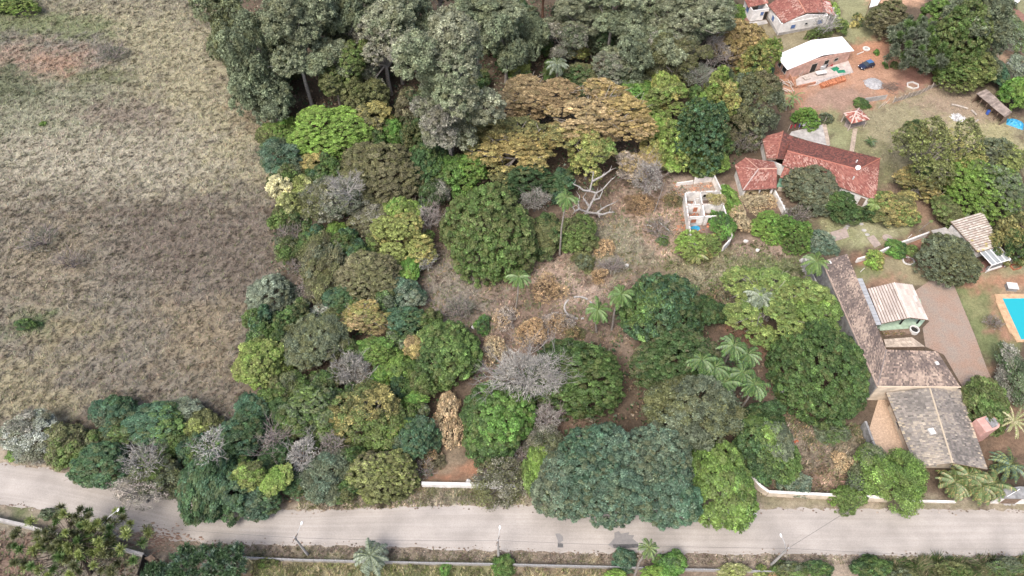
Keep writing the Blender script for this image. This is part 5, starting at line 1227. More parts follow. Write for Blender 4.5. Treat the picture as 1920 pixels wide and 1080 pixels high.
# ---------------------------------------------------------------- vegetation builders
LC = dict(
 mango=(.074,.136,.030), mango2=(.100,.162,.036), mangod=(.042,.085,.024), lime=(.150,.260,.035), lime2=(.120,.210,.030), bright=(.085,.200,.030),
 ygreen=(.190,.230,.055), yellow=(.290,.250,.075), gold=(.270,.200,.065), orange=(.255,.175,.085), tan=(.345,.255,.130), olive=(.100,.110,.040),
 bolive=(.115,.105,.058), euc=(.145,.178,.104), euc2=(.180,.205,.128), eucpale=(.205,.215,.148), eucd=(.100,.128,.074), teal=(.056,.105,.068), teal2=(.082,.136,.092),
 blueg=(.048,.110,.062), sage=(.185,.225,.165), sage2=(.230,.260,.205), greyg=(.100,.125,.078), cream=(.470,.440,.260), paley=(.300,.310,.130),
 dgreen=(.034,.078,.026), dgreen2=(.045,.095,.034), grey=(.200,.190,.165), twig=(.340,.320,.305), twigp=(.280,.240,.225), white=(.420,.400,.385), silver=(.330,.350,.320), dry=(.340,.215,.105), dry2=(.400,.270,.150),
 brown=(.190,.120,.070), straw=(.360,.290,.180))
for _k in LC:
    _v = np.array(LC[_k]); LC[_k] = tuple(((_v * .87 + _v.mean() * .13) * .90 + np.array((.78, 1.0, .52)) * _v.mean() * .10) * 1.36)
BARK = dict(pale=(.34,.31,.28), grey=(.22,.20,.18), brown=(.13,.09,.065), dark=(.07,.055,.045), white=(.37,.355,.34), red=(.27,.15,.10), twig=(.34,.325,.31), twigp=(.31,.265,.25))

def leaf_tris(P, N, s, C, rg, aspect=.75):
    """one triangle per leaf clump: centre P, facing N, size s"""
    n = len(P)
    N = N / (np.linalg.norm(N, axis=1, keepdims=True) + 1e-9)
    r = rg.normal(size=(n, 3)); a = np.cross(N, r); a /= (np.linalg.norm(a, axis=1, keepdims=True) + 1e-9); b = np.cross(N, a)
    s = s[:, None]
    V = np.stack([P + a * s * .6, P - a * s * .4 + b * s * aspect * .5, P - a * s * .4 - b * s * aspect * .5], 1)
    return V.reshape(-1, 3), C


KIND = dict(  # lump radius range, leaf size, leaf layers, lump flatness, zmin, softness, limbs (n, radius range, offset range, lift range), variants
 broad = dict(lump=(.32, .62), leaf=.25, lai=1.55, flat=.80, zmin=-.25, soft=(.62, 1.12), sub=(6, .40, .60, .30, .58, -.18, .30), var=3),
 big   = dict(lump=(.36, .60), leaf=.25, lai=1.55, flat=.85, zmin=-.20, soft=(.62, 1.12), sub=(7, .52, .68, .24, .46, -.10, .22), var=2),
 fine  = dict(lump=(.45, 1.0), leaf=.23, lai=1.15, flat=.90, zmin=-.30, soft=(.40, 1.30), sub=(5, .42, .62, .25, .52, -.15, .30), var=2),
 euc   = dict(lump=(.45, .85), leaf=.26, lai=1.35, flat=.85, zmin=-.30, soft=(.45, 1.25), sub=(13, .24, .38, .15, .72, -.55, .62), var=2),
 sparse= dict(lump=(.34, .60), leaf=.25, lai=1.15, flat=.65, zmin=-.05, soft=(.50, 1.18), sub=(14, .23, .36, .25, .76, -.22, .40), var=2),
 shrub = dict(lump=(.20, .42), leaf=.19, lai=1.45, flat=.85, zmin=-.05, soft=(.55, 1.25), sub=(6, .36, .58, .25, .55, -.15, .25), var=2),
 dry   = dict(lump=(.15, .32), leaf=.17, lai=.34, flat=.90, zmin=-.10, soft=(.45, 1.35), sub=(7, .30, .50, .25, .62, -.2, .35), var=2),
 clump = dict(lump=(.34, .62), leaf=.25, lai=1.55, flat=.88, zmin=-.35, soft=(.60, 1.12), sub=(9, .28, .40, .35, .70, -.30, .55), var=2),
)
TRIS = [0]
PROTO = {}
SIZES = (.8, 1.3, 2.0, 3.0, 4.3, 6.0, 8.2)
def crown_proto(kind, R, seed, dens=1.0):
    """a crown of radius about R built from the domes of its main limbs; shared by every plant of its kind and size"""
    size = min(SIZES, key=lambda q: abs(math.log(q / R))); K = KIND[kind]; v = seed % K['var']
    key = (kind, size, v, dens)
    if key in PROTO: return PROTO[key]
    R = size; rg = np.random.default_rng(int(size * 100) + v * 7919 + len(kind) * 31 + ord(kind[0]))
    n, r0, r1, o0, o1, l0, l1 = K['sub']
    if R < 1.5: n = max(4, n // 2)
    ang = np.arange(n) * 2.39996 + rg.uniform(0, 6.28) + rg.normal(0, .25, n); off = rg.uniform(o0, o1, n); off[0] *= .25
    SR = rg.uniform(r0, r1, n); SC = np.column_stack([off * np.cos(ang), off * np.sin(ang), rg.uniform(l0, l1, n)]); SC[0, 2] = l1 * .8
    if kind in ('big', 'broad'): SC[:, 2] -= .35 * off ** 2
    Lc, Ld, rr = [], [], []
    for i in range(n):
        rl = min(max(rg.uniform(*K['lump']), .06 * R), .45 * SR[i] * R)
        m = int(max(6, 2 * math.pi * (SR[i] * R) ** 2 * (1 - K['zmin']) / (rl * rl * 1.55)))
        t = np.arange(m) + .5; z = 1 - (1 - K['zmin']) * t / m; ph = t * 2.399963 + rg.uniform(0, 6.28); q = np.sqrt(np.clip(1 - z * z, 0, 1))
        D = np.column_stack([q * np.cos(ph), q * np.sin(ph), z]) + rg.normal(0, .13, (m, 3)); D /= np.linalg.norm(D, axis=1, keepdims=True)
        rad = rg.uniform(.84, 1.06, m); rad[rg.random(m) < .22] *= rg.uniform(.6, .85)
        P = SC[i] + D * (rad * SR[i] )[:, None] * np.array([1, 1, .85])
        keep = np.ones(m, bool)
        for j in range(n):
            if j != i: keep &= np.linalg.norm((P - SC[j]) / np.array([1, 1, .85]), axis=1) > SR[j] * .80
        Lc.append(P[keep] * R); Ld.append(D[keep]); rr.append(rl * rg.uniform(.7, 1.3, keep.sum()))
    Lc, Ld, rr = np.concatenate(Lc), np.concatenate(Ld), np.concatenate(rr); n = len(Lc)
    # bring the outline to R in plan and in height
    ex = np.quantile(np.abs(Lc[:, 0]) + rr * .6, .97), np.quantile(np.abs(Lc[:, 1]) + rr * .6, .97)
    top, bot = np.quantile(Lc[:, 2] + rr * .6, .98), np.quantile(Lc[:, 2] - rr * .4, .03)
    Lc = (Lc - np.array([0, 0, (top + bot) / 2])) * np.array([R / ex[0], R / ex[1], 2 * R / (top - bot)])
    s = K['leaf'] * (1 if R < 4 else 1.14 if R < 5 else 1.28) * (.85 if R < 1.5 else 1)
    per = (K['lai'] * dens * 2 * math.pi * rr ** 2 * .8 / (.375 * s * s)).astype(int) + 3
    q = Lc / R; ph = rg.uniform(0, 6.28, 3)
    field = np.sin(q @ np.array([2.1, 1.3, .8]) + ph[0]) + np.sin(q @ np.array([-1.4, 2.3, 1.1]) + ph[1]) + rg.normal(0, .65, n)
    mask = np.argsort(np.argsort(field)) / n
    lv = np.exp(rg.normal(0, .23, n))
    L = np.repeat(np.arange(n), per); m = len(L)
    d = rg.normal(size=(m, 3)); d /= np.linalg.norm(d, axis=1, keepdims=True)
    out = Ld[L] * .75 + np.array([0, 0, .55]); flip = (d * out).sum(1) < -.25 * rg.random(m); d[flip] *= -1
    P = Lc[L] + d * (rr[L] * rg.uniform(K['soft'][0], K['soft'][1], m))[:, None] * np.array([1, 1, K['flat']])
    N = d * .9 + np.array([0, 0, .35]) + rg.normal(0, .55, (m, 3))
    C = np.column_stack([np.clip(mask[L] + rg.normal(0, .14, m), 0, 1), lv[L] * np.exp(rg.normal(0, .28, m)) * .5, rg.random(n)[L]])
    V, C = leaf_tris(P / R, N, s / R * rg.uniform(.65, 1.35, m), C, rg)
    TRIS[0] += m
    me = np_mesh('crown', V, np.arange(len(V)).reshape(-1, 3), C, M['crown_leaf'])
    PROTO[key] = (me, Lc / R, R)
    return PROTO[key]
def crown_leaf_mat():
    m, n, l = new_mat('crown_leaves')
    out = n.new('ShaderNodeOutputMaterial'); at = n.new('ShaderNodeAttribute'); at.attribute_name = 'tint'
    sp = n.new('ShaderNodeSeparateColor'); l.new(at.outputs['Color'], sp.inputs[0])
    cs = []
    for k in 'abc':
        q = n.new('ShaderNodeAttribute'); q.attribute_type = 'OBJECT'; q.attribute_name = 'leaf_' + k; cs.append(q.outputs['Color'])
    f1 = n.new('ShaderNodeMapRange'); f1.inputs['From Min'].default_value = .15; f1.inputs['From Max'].default_value = .5; l.new(sp.outputs[0], f1.inputs['Value'])
    f2 = n.new('ShaderNodeMapRange'); f2.inputs['From Min'].default_value = .5; f2.inputs['From Max'].default_value = .85; l.new(sp.outputs[0], f2.inputs['Value'])
    x1 = n.new('ShaderNodeMix'); x1.data_type = 'RGBA'; l.new(f1.outputs[0], x1.inputs[0]); l.new(cs[0], x1.inputs[6]); l.new(cs[1], x1.inputs[7])
    x2 = n.new('ShaderNodeMix'); x2.data_type = 'RGBA'; l.new(f2.outputs[0], x2.inputs[0]); l.new(x1.outputs[2], x2.inputs[6]); l.new(cs[2], x2.inputs[7])
    v = n.new('ShaderNodeMath'); v.operation = 'MULTIPLY'; v.inputs[1].default_value = 2.0; l.new(sp.outputs[1], v.inputs[0])
    x3 = n.new('ShaderNodeMix'); x3.data_type = 'RGBA'; x3.blend_type = 'MULTIPLY'; x3.inputs[0].default_value = 1; l.new(x2.outputs[2], x3.inputs[6]); l.new(v.outputs[0], x3.inputs[7])
    f3 = n.new('ShaderNodeMapRange'); f3.inputs['From Min'].default_value = .62; f3.inputs['From Max'].default_value = 1; f3.inputs['To Max'].default_value = .42; l.new(sp.outputs[2], f3.inputs['Value'])
    x4 = n.new('ShaderNodeMix'); x4.data_type = 'RGBA'; l.new(f3.outputs[0], x4.inputs[0]); l.new(x3.outputs[2], x4.inputs[6]); x4.inputs[7].default_value = (.185, .18, .075, 1); x3 = x4
    d = n.new('ShaderNodeBsdfDiffuse'); t = n.new('ShaderNodeBsdfTranslucent'); g = n.new('ShaderNodeBsdfGlossy'); g.inputs['Roughness'].default_value = .5
    l.new(x3.outputs[2], d.inputs['Color']); l.new(x3.outputs[2], t.inputs['Color'])
    a = n.new('ShaderNodeMixShader'); a.inputs[0].default_value = .30; l.new(d.outputs[0], a.inputs[1]); l.new(t.outputs[0], a.inputs[2])
    b = n.new('ShaderNodeMixShader'); b.inputs[0].default_value = .02; l.new(a.outputs[0], b.inputs[1]); l.new(g.outputs[0], b.inputs[2]); l.new(b.outputs[0], out.inputs['Surface'])
    return m
M['crown_leaf'] = crown_leaf_mat()
def crown_object(T, name, kind, R, Ry, Rv, cols, seed, dens, rel):
    me, Lc, size = crown_proto(kind, R, seed, dens)
    rnd = random.Random(seed * 3 + 1)
    sx, sy = rnd.choice((-1, 1)), rnd.choice((-1, 1)); turn = rnd.random() < .5
    o = link(name, me, T, rel, (0, 0, math.pi / 2 if turn else 0), (sx * (Ry if turn else R), sy * (R if turn else Ry), Rv))
    L2 = Lc * np.array([sx * (Ry if turn else R), sy * (R if turn else Ry), Rv])
    if turn: L2 = np.column_stack([-L2[:, 1], L2[:, 0], L2[:, 2]])
    cl = cols.split(','); cl = [cl[0], cl[len(cl) // 2], cl[-1]]; hue = math.exp(rnd.gauss(0, .06))
    for k, c in zip('abc', cl): o['leaf_' + k] = [float(e) * hue for e in LC[c]]
    return o, L2

def grow(mb, p, d, ln, r, lev, rnd, col, up=.15, spread=.55, kids=(2, 3), n=4, limit=None):
    """a forking branch with crooked segments"""
    pts, rad = [p.copy()], [r]
    k = 3 if lev > 1 else 2
    q = p.copy(); dd = d.copy()
    for i in range(k):
        dd = (dd + Vector((rnd.gauss(0, .16), rnd.gauss(0, .16), rnd.gauss(0, .12) + up * .2))).normalized()
        q = q + dd * (ln / k); pts.append(q.copy()); rad.append(r * (1 - .40 * (i + 1) / k))
    mb.tube(pts, rad, n if r > .09 else 3, col, cap=False)
    if lev <= 0: return
    for c in range(rnd.randint(*kids)):
        nd = (dd + Vector((rnd.gauss(0, spread), rnd.gauss(0, spread), rnd.gauss(0, spread * .6) + up))).normalized()
        grow(mb, q if c < 2 else pts[-2], nd, ln * rnd.uniform(.6, .85), r * .6, lev - 1, rnd, col, up, spread, kids, n)

def trunk_mb(base, center, R, Ry, Rv, Lc, seed, col, r=None, limbs=7, bole=.0):
    mb = MB(); rnd = random.Random(seed)
    base = Vector(base); c = Vector(center)
    r = r or max(.08, .045 * R + .06)
    fork = base.lerp(c, .75) if bole == 0 else base.lerp(c, bole)
    mid = base.lerp(fork, .5) + Vector((rnd.gauss(0, .12), rnd.gauss(0, .12), 0)) * min(1, R * .3)
    mb.tube([base - Vector((0, 0, .1)), base + (mid - base) * .15, mid, fork], [r * 1.35, r, r * .9, r * .75], 7, col)
    order = list(range(len(Lc))); rnd.shuffle(order)
    for i in order[:limbs]:
        t = c + Vector(Lc[i]) * .96
        s = base.lerp(fork, rnd.uniform(.75, 1)) if rnd.random() < .4 else fork
        m1 = s.lerp(t, .45) + Vector((rnd.gauss(0, .2), rnd.gauss(0, .2), rnd.gauss(.1, .2))) * R * .15
        mb.tube([s, m1, t], [r * .55, r * .36, r * .12], 4, col, cap=False)
        for j in range(2):
            e = t + Vector((rnd.gauss(0, 1), rnd.gauss(0, 1), rnd.gauss(.2, .6))) * R * .16
            mb.tube([m1.lerp(t, .4 + .3 * j), e], [r * .2, r * .06], 3, col, cap=False)
    return mb

def locate(cx, cy, w, h, bole, base=None, z=None, k=.6):
    """crown centre, radii and foot of a plant from its outline in the photograph and its height"""
    if base is not None:
        B = G(*base); d = ray(cx, cy)
        t = (d[0] * B.x + d[1] * B.y) / (d[0] ** 2 + d[1] ** 2)
        z = max(.4, CAM_H + d[2] * t)
    zc = z if z is not None else 4.0
    cy2 = cy
    for _ in range(8):
        C = G(cx, cy2, zc)
        R = metres(w, C) / 2; H = metres(h, C)
        th = math.atan2(CAM_H - zc, math.hypot(C.x, C.y)); s2, c2 = math.sin(th), math.cos(th)
        up = lambda ry, rv: math.hypot(ry * s2, rv * c2)            # the dome seen above the centre
        dn = lambda ry, rv: ry * s2 + .62 * rv * c2                 # the skirt seen below it
        best = None
        for kk in [k + .07 * i for i in range(0, 9)] + [k - .06 * i for i in range(1, 5)]:
            lo, hi = .5 * R, 2.0 * R
            for _i in range(24):
                m = (lo + hi) / 2
                if up(m, kk * R) + dn(m, kk * R) < H: lo = m
                else: hi = m
            e = abs(math.log(lo / R)) + .5 * abs(kk - k)
            if best is None or e < best[0]: best = (e, lo, kk * R)
        Ry, Rv = best[1], best[2]
        sh = (dn(Ry, Rv) - up(Ry, Rv)) / 2 * FOC / depth(C)
        if base is None: cy2 = cy - sh
        if z is None: zc = Rv * .92 + bole
    C = G(cx, cy2, zc)
    foot = G(*base) if base is not None else Vector((C.x, C.y, 0))
    return C, R, Ry, Rv, foot

SEED = [100]
CROWNS = []
GROW = dict(broad=1.14, big=1.0, fine=1.12, euc=1.10, clump=1.12, sparse=1.06)
NAMES = dict(broad='broadleaf_tree', big='broadleaf_tree', fine='feathery_tree', euc='eucalyptus_tree', sparse='deciduous_tree', bare='bare_tree',
             shrub='shrub', dry='dry_shrub', clump='broadleaf_tree', twigs='bare_shrub')
CATS = dict(shrub='shrub', dry='shrub', twigs='shrub')
GROUPS = dict(broad='broadleaf trees', big='broadleaf trees', clump='broadleaf trees', fine='feathery small-leaved trees', euc='eucalyptus trees of the wood', sparse='half bare deciduous trees',
              bare='leafless trees', twigs='leafless shrubs', shrub='green shrubs', dry='dry brown shrubs')
BOLE = dict(broad=1.0, big=1.2, fine=1.0, euc=7.0, sparse=3.0, bare=1.2, shrub=-.1, dry=.0, clump=1.4, twigs=.0)
def plant(kind, cx, cy, w, h, cols, label, **o):
    SEED[0] += 17; seed = SEED[0]
    g = o.get('g', GROW.get(kind, 1.0)); w, h = w * g, h * g * (.95 if kind in ('big', 'broad') else 1)
    C, R, Ry, Rv, foot = locate(cx, cy, w, h, o.get('bole', BOLE[kind]), o.get('b'), o.get('z'), {'euc': .95, 'clump': .85, 'bare': .8, 'sparse': .58}.get(kind, .62))
    name = NAMES[kind]
    T = thing(name, foot, label, CATS.get(kind, 'tree'), GROUPS[kind])
    rel = C - foot
    CROWNS.append((C.x, C.y, (R + Ry) / 2, C.z + Rv))
    bark = BARK[o.get('bark', {'euc': 'pale', 'bare': 'twig', 'twigs': 'twigp', 'sparse': 'pale'}.get(kind, 'brown'))]
    if kind in ('bare', 'twigs'):
        rnd = random.Random(seed); mb = MB(); rg = np.random.default_rng(seed)
        if kind == 'bare':
            top = C.copy(); top.z = max(.3, C.z - Rv * .75)
            tr = MB(); tr.tube([foot - Vector((0, 0, .1)), foot.lerp(top, .5) + Vector((.1, .05, 0)), top], [.05 * R + .10, .045 * R + .07, .04 * R + .05], 6, bark)
            tr.build('trunk', M['bark'], T)
        else:
            top = foot.copy(); top.z = .05
        nb = o.get('n', 7 if kind == 'bare' else 10)
        for i in range(nb):
            a = 6.283 * (i + rnd.uniform(-.3, .3)) / nb
            e = rnd.uniform(.15, 1.1)
            tgt = C + Vector((R * math.cos(a) * math.cos(e), Ry * math.sin(a) * math.cos(e), Rv * math.sin(e) * .9))
            d = tgt - top; L = d.length; d.normalize()
            grow(mb, top.copy(), d, L * .52, (.024 * R + .05) * o.get('thick', 1), o.get('lev', 4 if kind == 'bare' else 3), rnd, bark, up=.12, spread=.5)
        mb.build('branches' if kind == 'bare' else 'stems', M['bark'], T)
        nt = int(o.get('twig', 1.0) * .5 * (260 * R * R if kind == 'bare' else 190 * R * R)); nt = min(nt, 7000)
        if nt > 20:      # fine twigs: thin slivers fanning out near the outline
            D = rg.normal(size=(nt, 3)); D[:, 2] = np.abs(D[:, 2]) * 1.1 - .15; D /= np.linalg.norm(D, axis=1, keepdims=True)
            k = rg.uniform(.45, 1.0, nt)[:, None] ** .6
            lump = np.exp(.12 * np.sin(D @ np.array([5., 3, 4]) + seed) + .12 * np.sin(D @ np.array([-4., 5, 3]) + seed * 2))[:, None]
            P = D * k * lump * np.array([R, Ry, Rv]) * .95 + np.array(rel)
            dirn = D + rg.normal(0, .55, (nt, 3)); dirn /= np.linalg.norm(dirn, axis=1, keepdims=True)
            ln = rg.uniform(.3, .9, (nt, 1)) * min(1.2, .5 + R * .15); sd = np.cross(dirn, rg.normal(size=(nt, 3))); sd /= np.linalg.norm(sd, axis=1, keepdims=True)
            wd = o.get('tw', .045)
            V = np.stack([P - dirn * ln * .5 + sd * wd, P - dirn * ln * .5 - sd * wd, P + dirn * ln * .5], 1).reshape(-1, 3)
            tc_ = [LC[c] for c in cols.split(',')] if cols else [bark]
            cc = np.array(tc_)[rg.integers(0, len(tc_), nt)] * np.exp(rg.normal(0, .18, (nt, 1)))
            TRIS[0] += nt
            tag(link('twigs', np_mesh('twigs', V, np.arange(nt * 3).reshape(-1, 3), cc, M['bark']), T), kind='stuff')
        return T
    co, Lc = crown_object(T, 'foliage' if kind in ('shrub', 'dry') else 'crown', kind, R, Ry, Rv, cols, seed // 17 + int(cx), o.get('d', 1.0), rel)
    nl = o.get('limbs', {'euc': 12, 'sparse': 22, 'dry': 26, 'shrub': 4, 'fine': 12}.get(kind, 6))
    tm = trunk_mb(foot, C - Vector((0, 0, Rv * .35)), R, Ry, Rv, Lc + np.array([0, 0, Rv * .35]), seed, bark, o.get('r') or (max(.15, .05 * R + .12) if kind == 'euc' else None), nl, o.get('bole_t', .8))
    tm.build('stem' if kind in ('shrub', 'dry') else 'trunk', M['bark'], T)
    return T

# ---- palms
FROND = {}
def frond_mesh(key, length, droop, cols, seed, pairs=38, wl=.20):
    if (key, seed) in FROND: return FROND[(key, seed)]
    rg = np.random.default_rng(seed)
    t = np.linspace(0, 1, pairs + 1)
    el = math.radians(62) - t * droop                      # the rib starts steep and bends over
    dx = np.concatenate([[0], np.cumsum(np.cos(el[:-1]) * length / pairs)]); dz = np.concatenate([[0], np.cumsum(np.sin(el[:-1]) * length / pairs)])
    V, F, C = [], [], []
    pal = np.array([LC[c] for c in cols])
    for i in range(2, pairs + 1):
        for s in (-1, 1):
            ll = length * wl * math.sin(math.pi * min(1, (.12 + .86 * t[i]))) ** .6 * rg.uniform(.8, 1.15)
            p = np.array([dx[i], 0, dz[i]])
            o = np.array([ll * .45 * math.cos(el[i]), s * ll * .85, -ll * rg.uniform(.35, 1.05)])
            w = length * .020
            n = len(V); V += [p - np.array([w, 0, 0]), p + np.array([w, 0, 0]), p + o]
            F.append((n, n + 1, n + 2)); C.append(pal[rg.integers(len(pal))] * math.exp(rg.normal(0, .18)))
    for i in range(pairs):                                # rib
        n = len(V); w = .05 * (1 - t[i]) + .012
        V += [np.array([dx[i], -w, dz[i] + .01]), np.array([dx[i], w, dz[i] + .01]), np.array([dx[i + 1], 0, dz[i + 1] + .01])]
        F.append((n, n + 1, n + 2)); C.append(np.array(LC['ygreen']) * .9)
    me = np_mesh('frond', np.array(V), np.array(F), np.array(C), M['leaf'])
    FROND[(key, seed)] = me
    return me
def palm(cx, cy, base, label, cols=('mango2', 'bright', 'mango'), size=2.6, nf=15, droop=2.0, name='palm_tree', trunk=True, r=.16, z=None, wind=0.0, cat='palm', wl=.20, group='palms', key='p', el_spread=.55):
    SEED[0] += 17; rnd = random.Random(SEED[0])
    d = ray(cx, cy)
    if base is not None:
        B = G(*base); t = (d[0] * B.x + d[1] * B.y) / (d[0] ** 2 + d[1] ** 2)
        C = Vector((d[0] * t, d[1] * t, max(.3, CAM_H + d[2] * t)))
    else:
        C = G(cx, cy, z); B = Vector((C.x, C.y, 0))
    T = thing(name, B, label, cat, group)
    if trunk:
        mb = MB(); m = B.lerp(C, .5) + Vector((rnd.gauss(0, .12), rnd.gauss(0, .12), 0))
        mb.tube([B - Vector((0, 0, .1)), B.lerp(C, .06), m, C], [r * 1.5, r * 1.05, r * .9, r * .8], 7, BARK['pale'])
        mb.build('trunk', M['bark'], T)
    for i in range(nf):
        a = 6.283 * i / nf * 1.0 + rnd.uniform(-.2, .2)
        me = frond_mesh(key + str(size), size, droop + .35 * (i % 3), cols, i % 3, wl=wl)
        tilt = rnd.uniform(-.15, el_spread) + (.5 if i % 2 else 0) * el_spread
        o = link('frond', me, T, C - B, (0, tilt, a))
        o.scale = [rnd.uniform(.85, 1.12)] * 3
    return T

# ---- conifers with tufts on the ends of open branches
def tuft_tree(name, cx, cy, w, h, base, cols, label, nt=60, tuft=.75, n_leaf=110, seed=5, bark='grey', cat='tree', spike=0.0, z=None, needle=.42, limbs=True, group='conifers', kmin=.62):
    rg = np.random.default_rng(seed); rnd = random.Random(seed)
    C, R, Ry, Rv, foot = locate(cx, cy, w, h, 2.0, base, z)
    T = thing(name, foot, label, cat, group); rel = C - foot
    mb = MB(); bk = BARK[bark]
    top = C + Vector((0, 0, Rv * .8))
    mb.tube([foot, foot.lerp(top, .5), top], [.30, .2, .06], 7, bk)
    Ps, Ds = [], []
    for i in range(nt):
        zz = 1 - 1.45 * (i + .5) / nt; a = i * 2.39996 + rnd.uniform(-.4, .4); q = math.sqrt(max(0, 1 - zz * zz)); k = rnd.uniform(kmin, 1.05)
        d = Vector((q * math.cos(a), q * math.sin(a), zz))
        p = C + Vector((d.x * R * k, d.y * Ry * k, d.z * Rv * k))
        Ps.append(np.array(p - foot)); Ds.append(np.array(d))
        if limbs:
            s = foot.lerp(top, min(.97, max(.3, (p.z - Rv * .25) / max(top.z, 1))))
            m1 = s.lerp(p, .55) - Vector((0, 0, .08 * R))
            mb.tube([s, m1, p], [.07, .045, .02], 4, bk, cap=False)
    mb.build('trunk', M['bark'], T)
    Ps = np.array(Ps); Ds = np.array(Ds); n = len(Ps)
    pal = np.array([LC[c] for c in cols.split(',')])
    lc = pal[rg.integers(0, len(pal), n)] * np.exp(rg.normal(0, .15, (n, 1)))
    L = np.repeat(np.arange(n), n_leaf); m = len(L)
    ax = Ds * .5 + np.array([0, 0, .8]); ax /= np.linalg.norm(ax, axis=1, keepdims=True)
    d = rg.normal(size=(m, 3)); d /= np.linalg.norm(d, axis=1, keepdims=True)
    dd = d + ax[L] * .55; dd /= np.linalg.norm(dd, axis=1, keepdims=True)
    ts = tuft * rg.uniform(.75, 1.3, n)
    P = Ps[L] + dd * (ts[L] * rg.uniform(.15, .85, m))[:, None] + ax[L] * (spike * ts[L] * rg.uniform(-.9, 1.3, m))[:, None]
    sd = np.cross(dd, rg.normal(size=(m, 3))); sd /= np.linalg.norm(sd, axis=1, keepdims=True)
    ln = needle * rg.uniform(.7, 1.3, (m, 1))
    V = np.stack([P - dd * ln * .4 + sd * needle * .20, P - dd * ln * .4 - sd * needle * .20, P + dd * ln * .7], 1).reshape(-1, 3)
    TRIS[0] += m
    link('crown', np_mesh('crown', V, np.arange(m * 3).reshape(-1, 3), lc[L] * np.exp(rg.normal(0, .2, (m, 1))), M['leaf']), T)
    return T

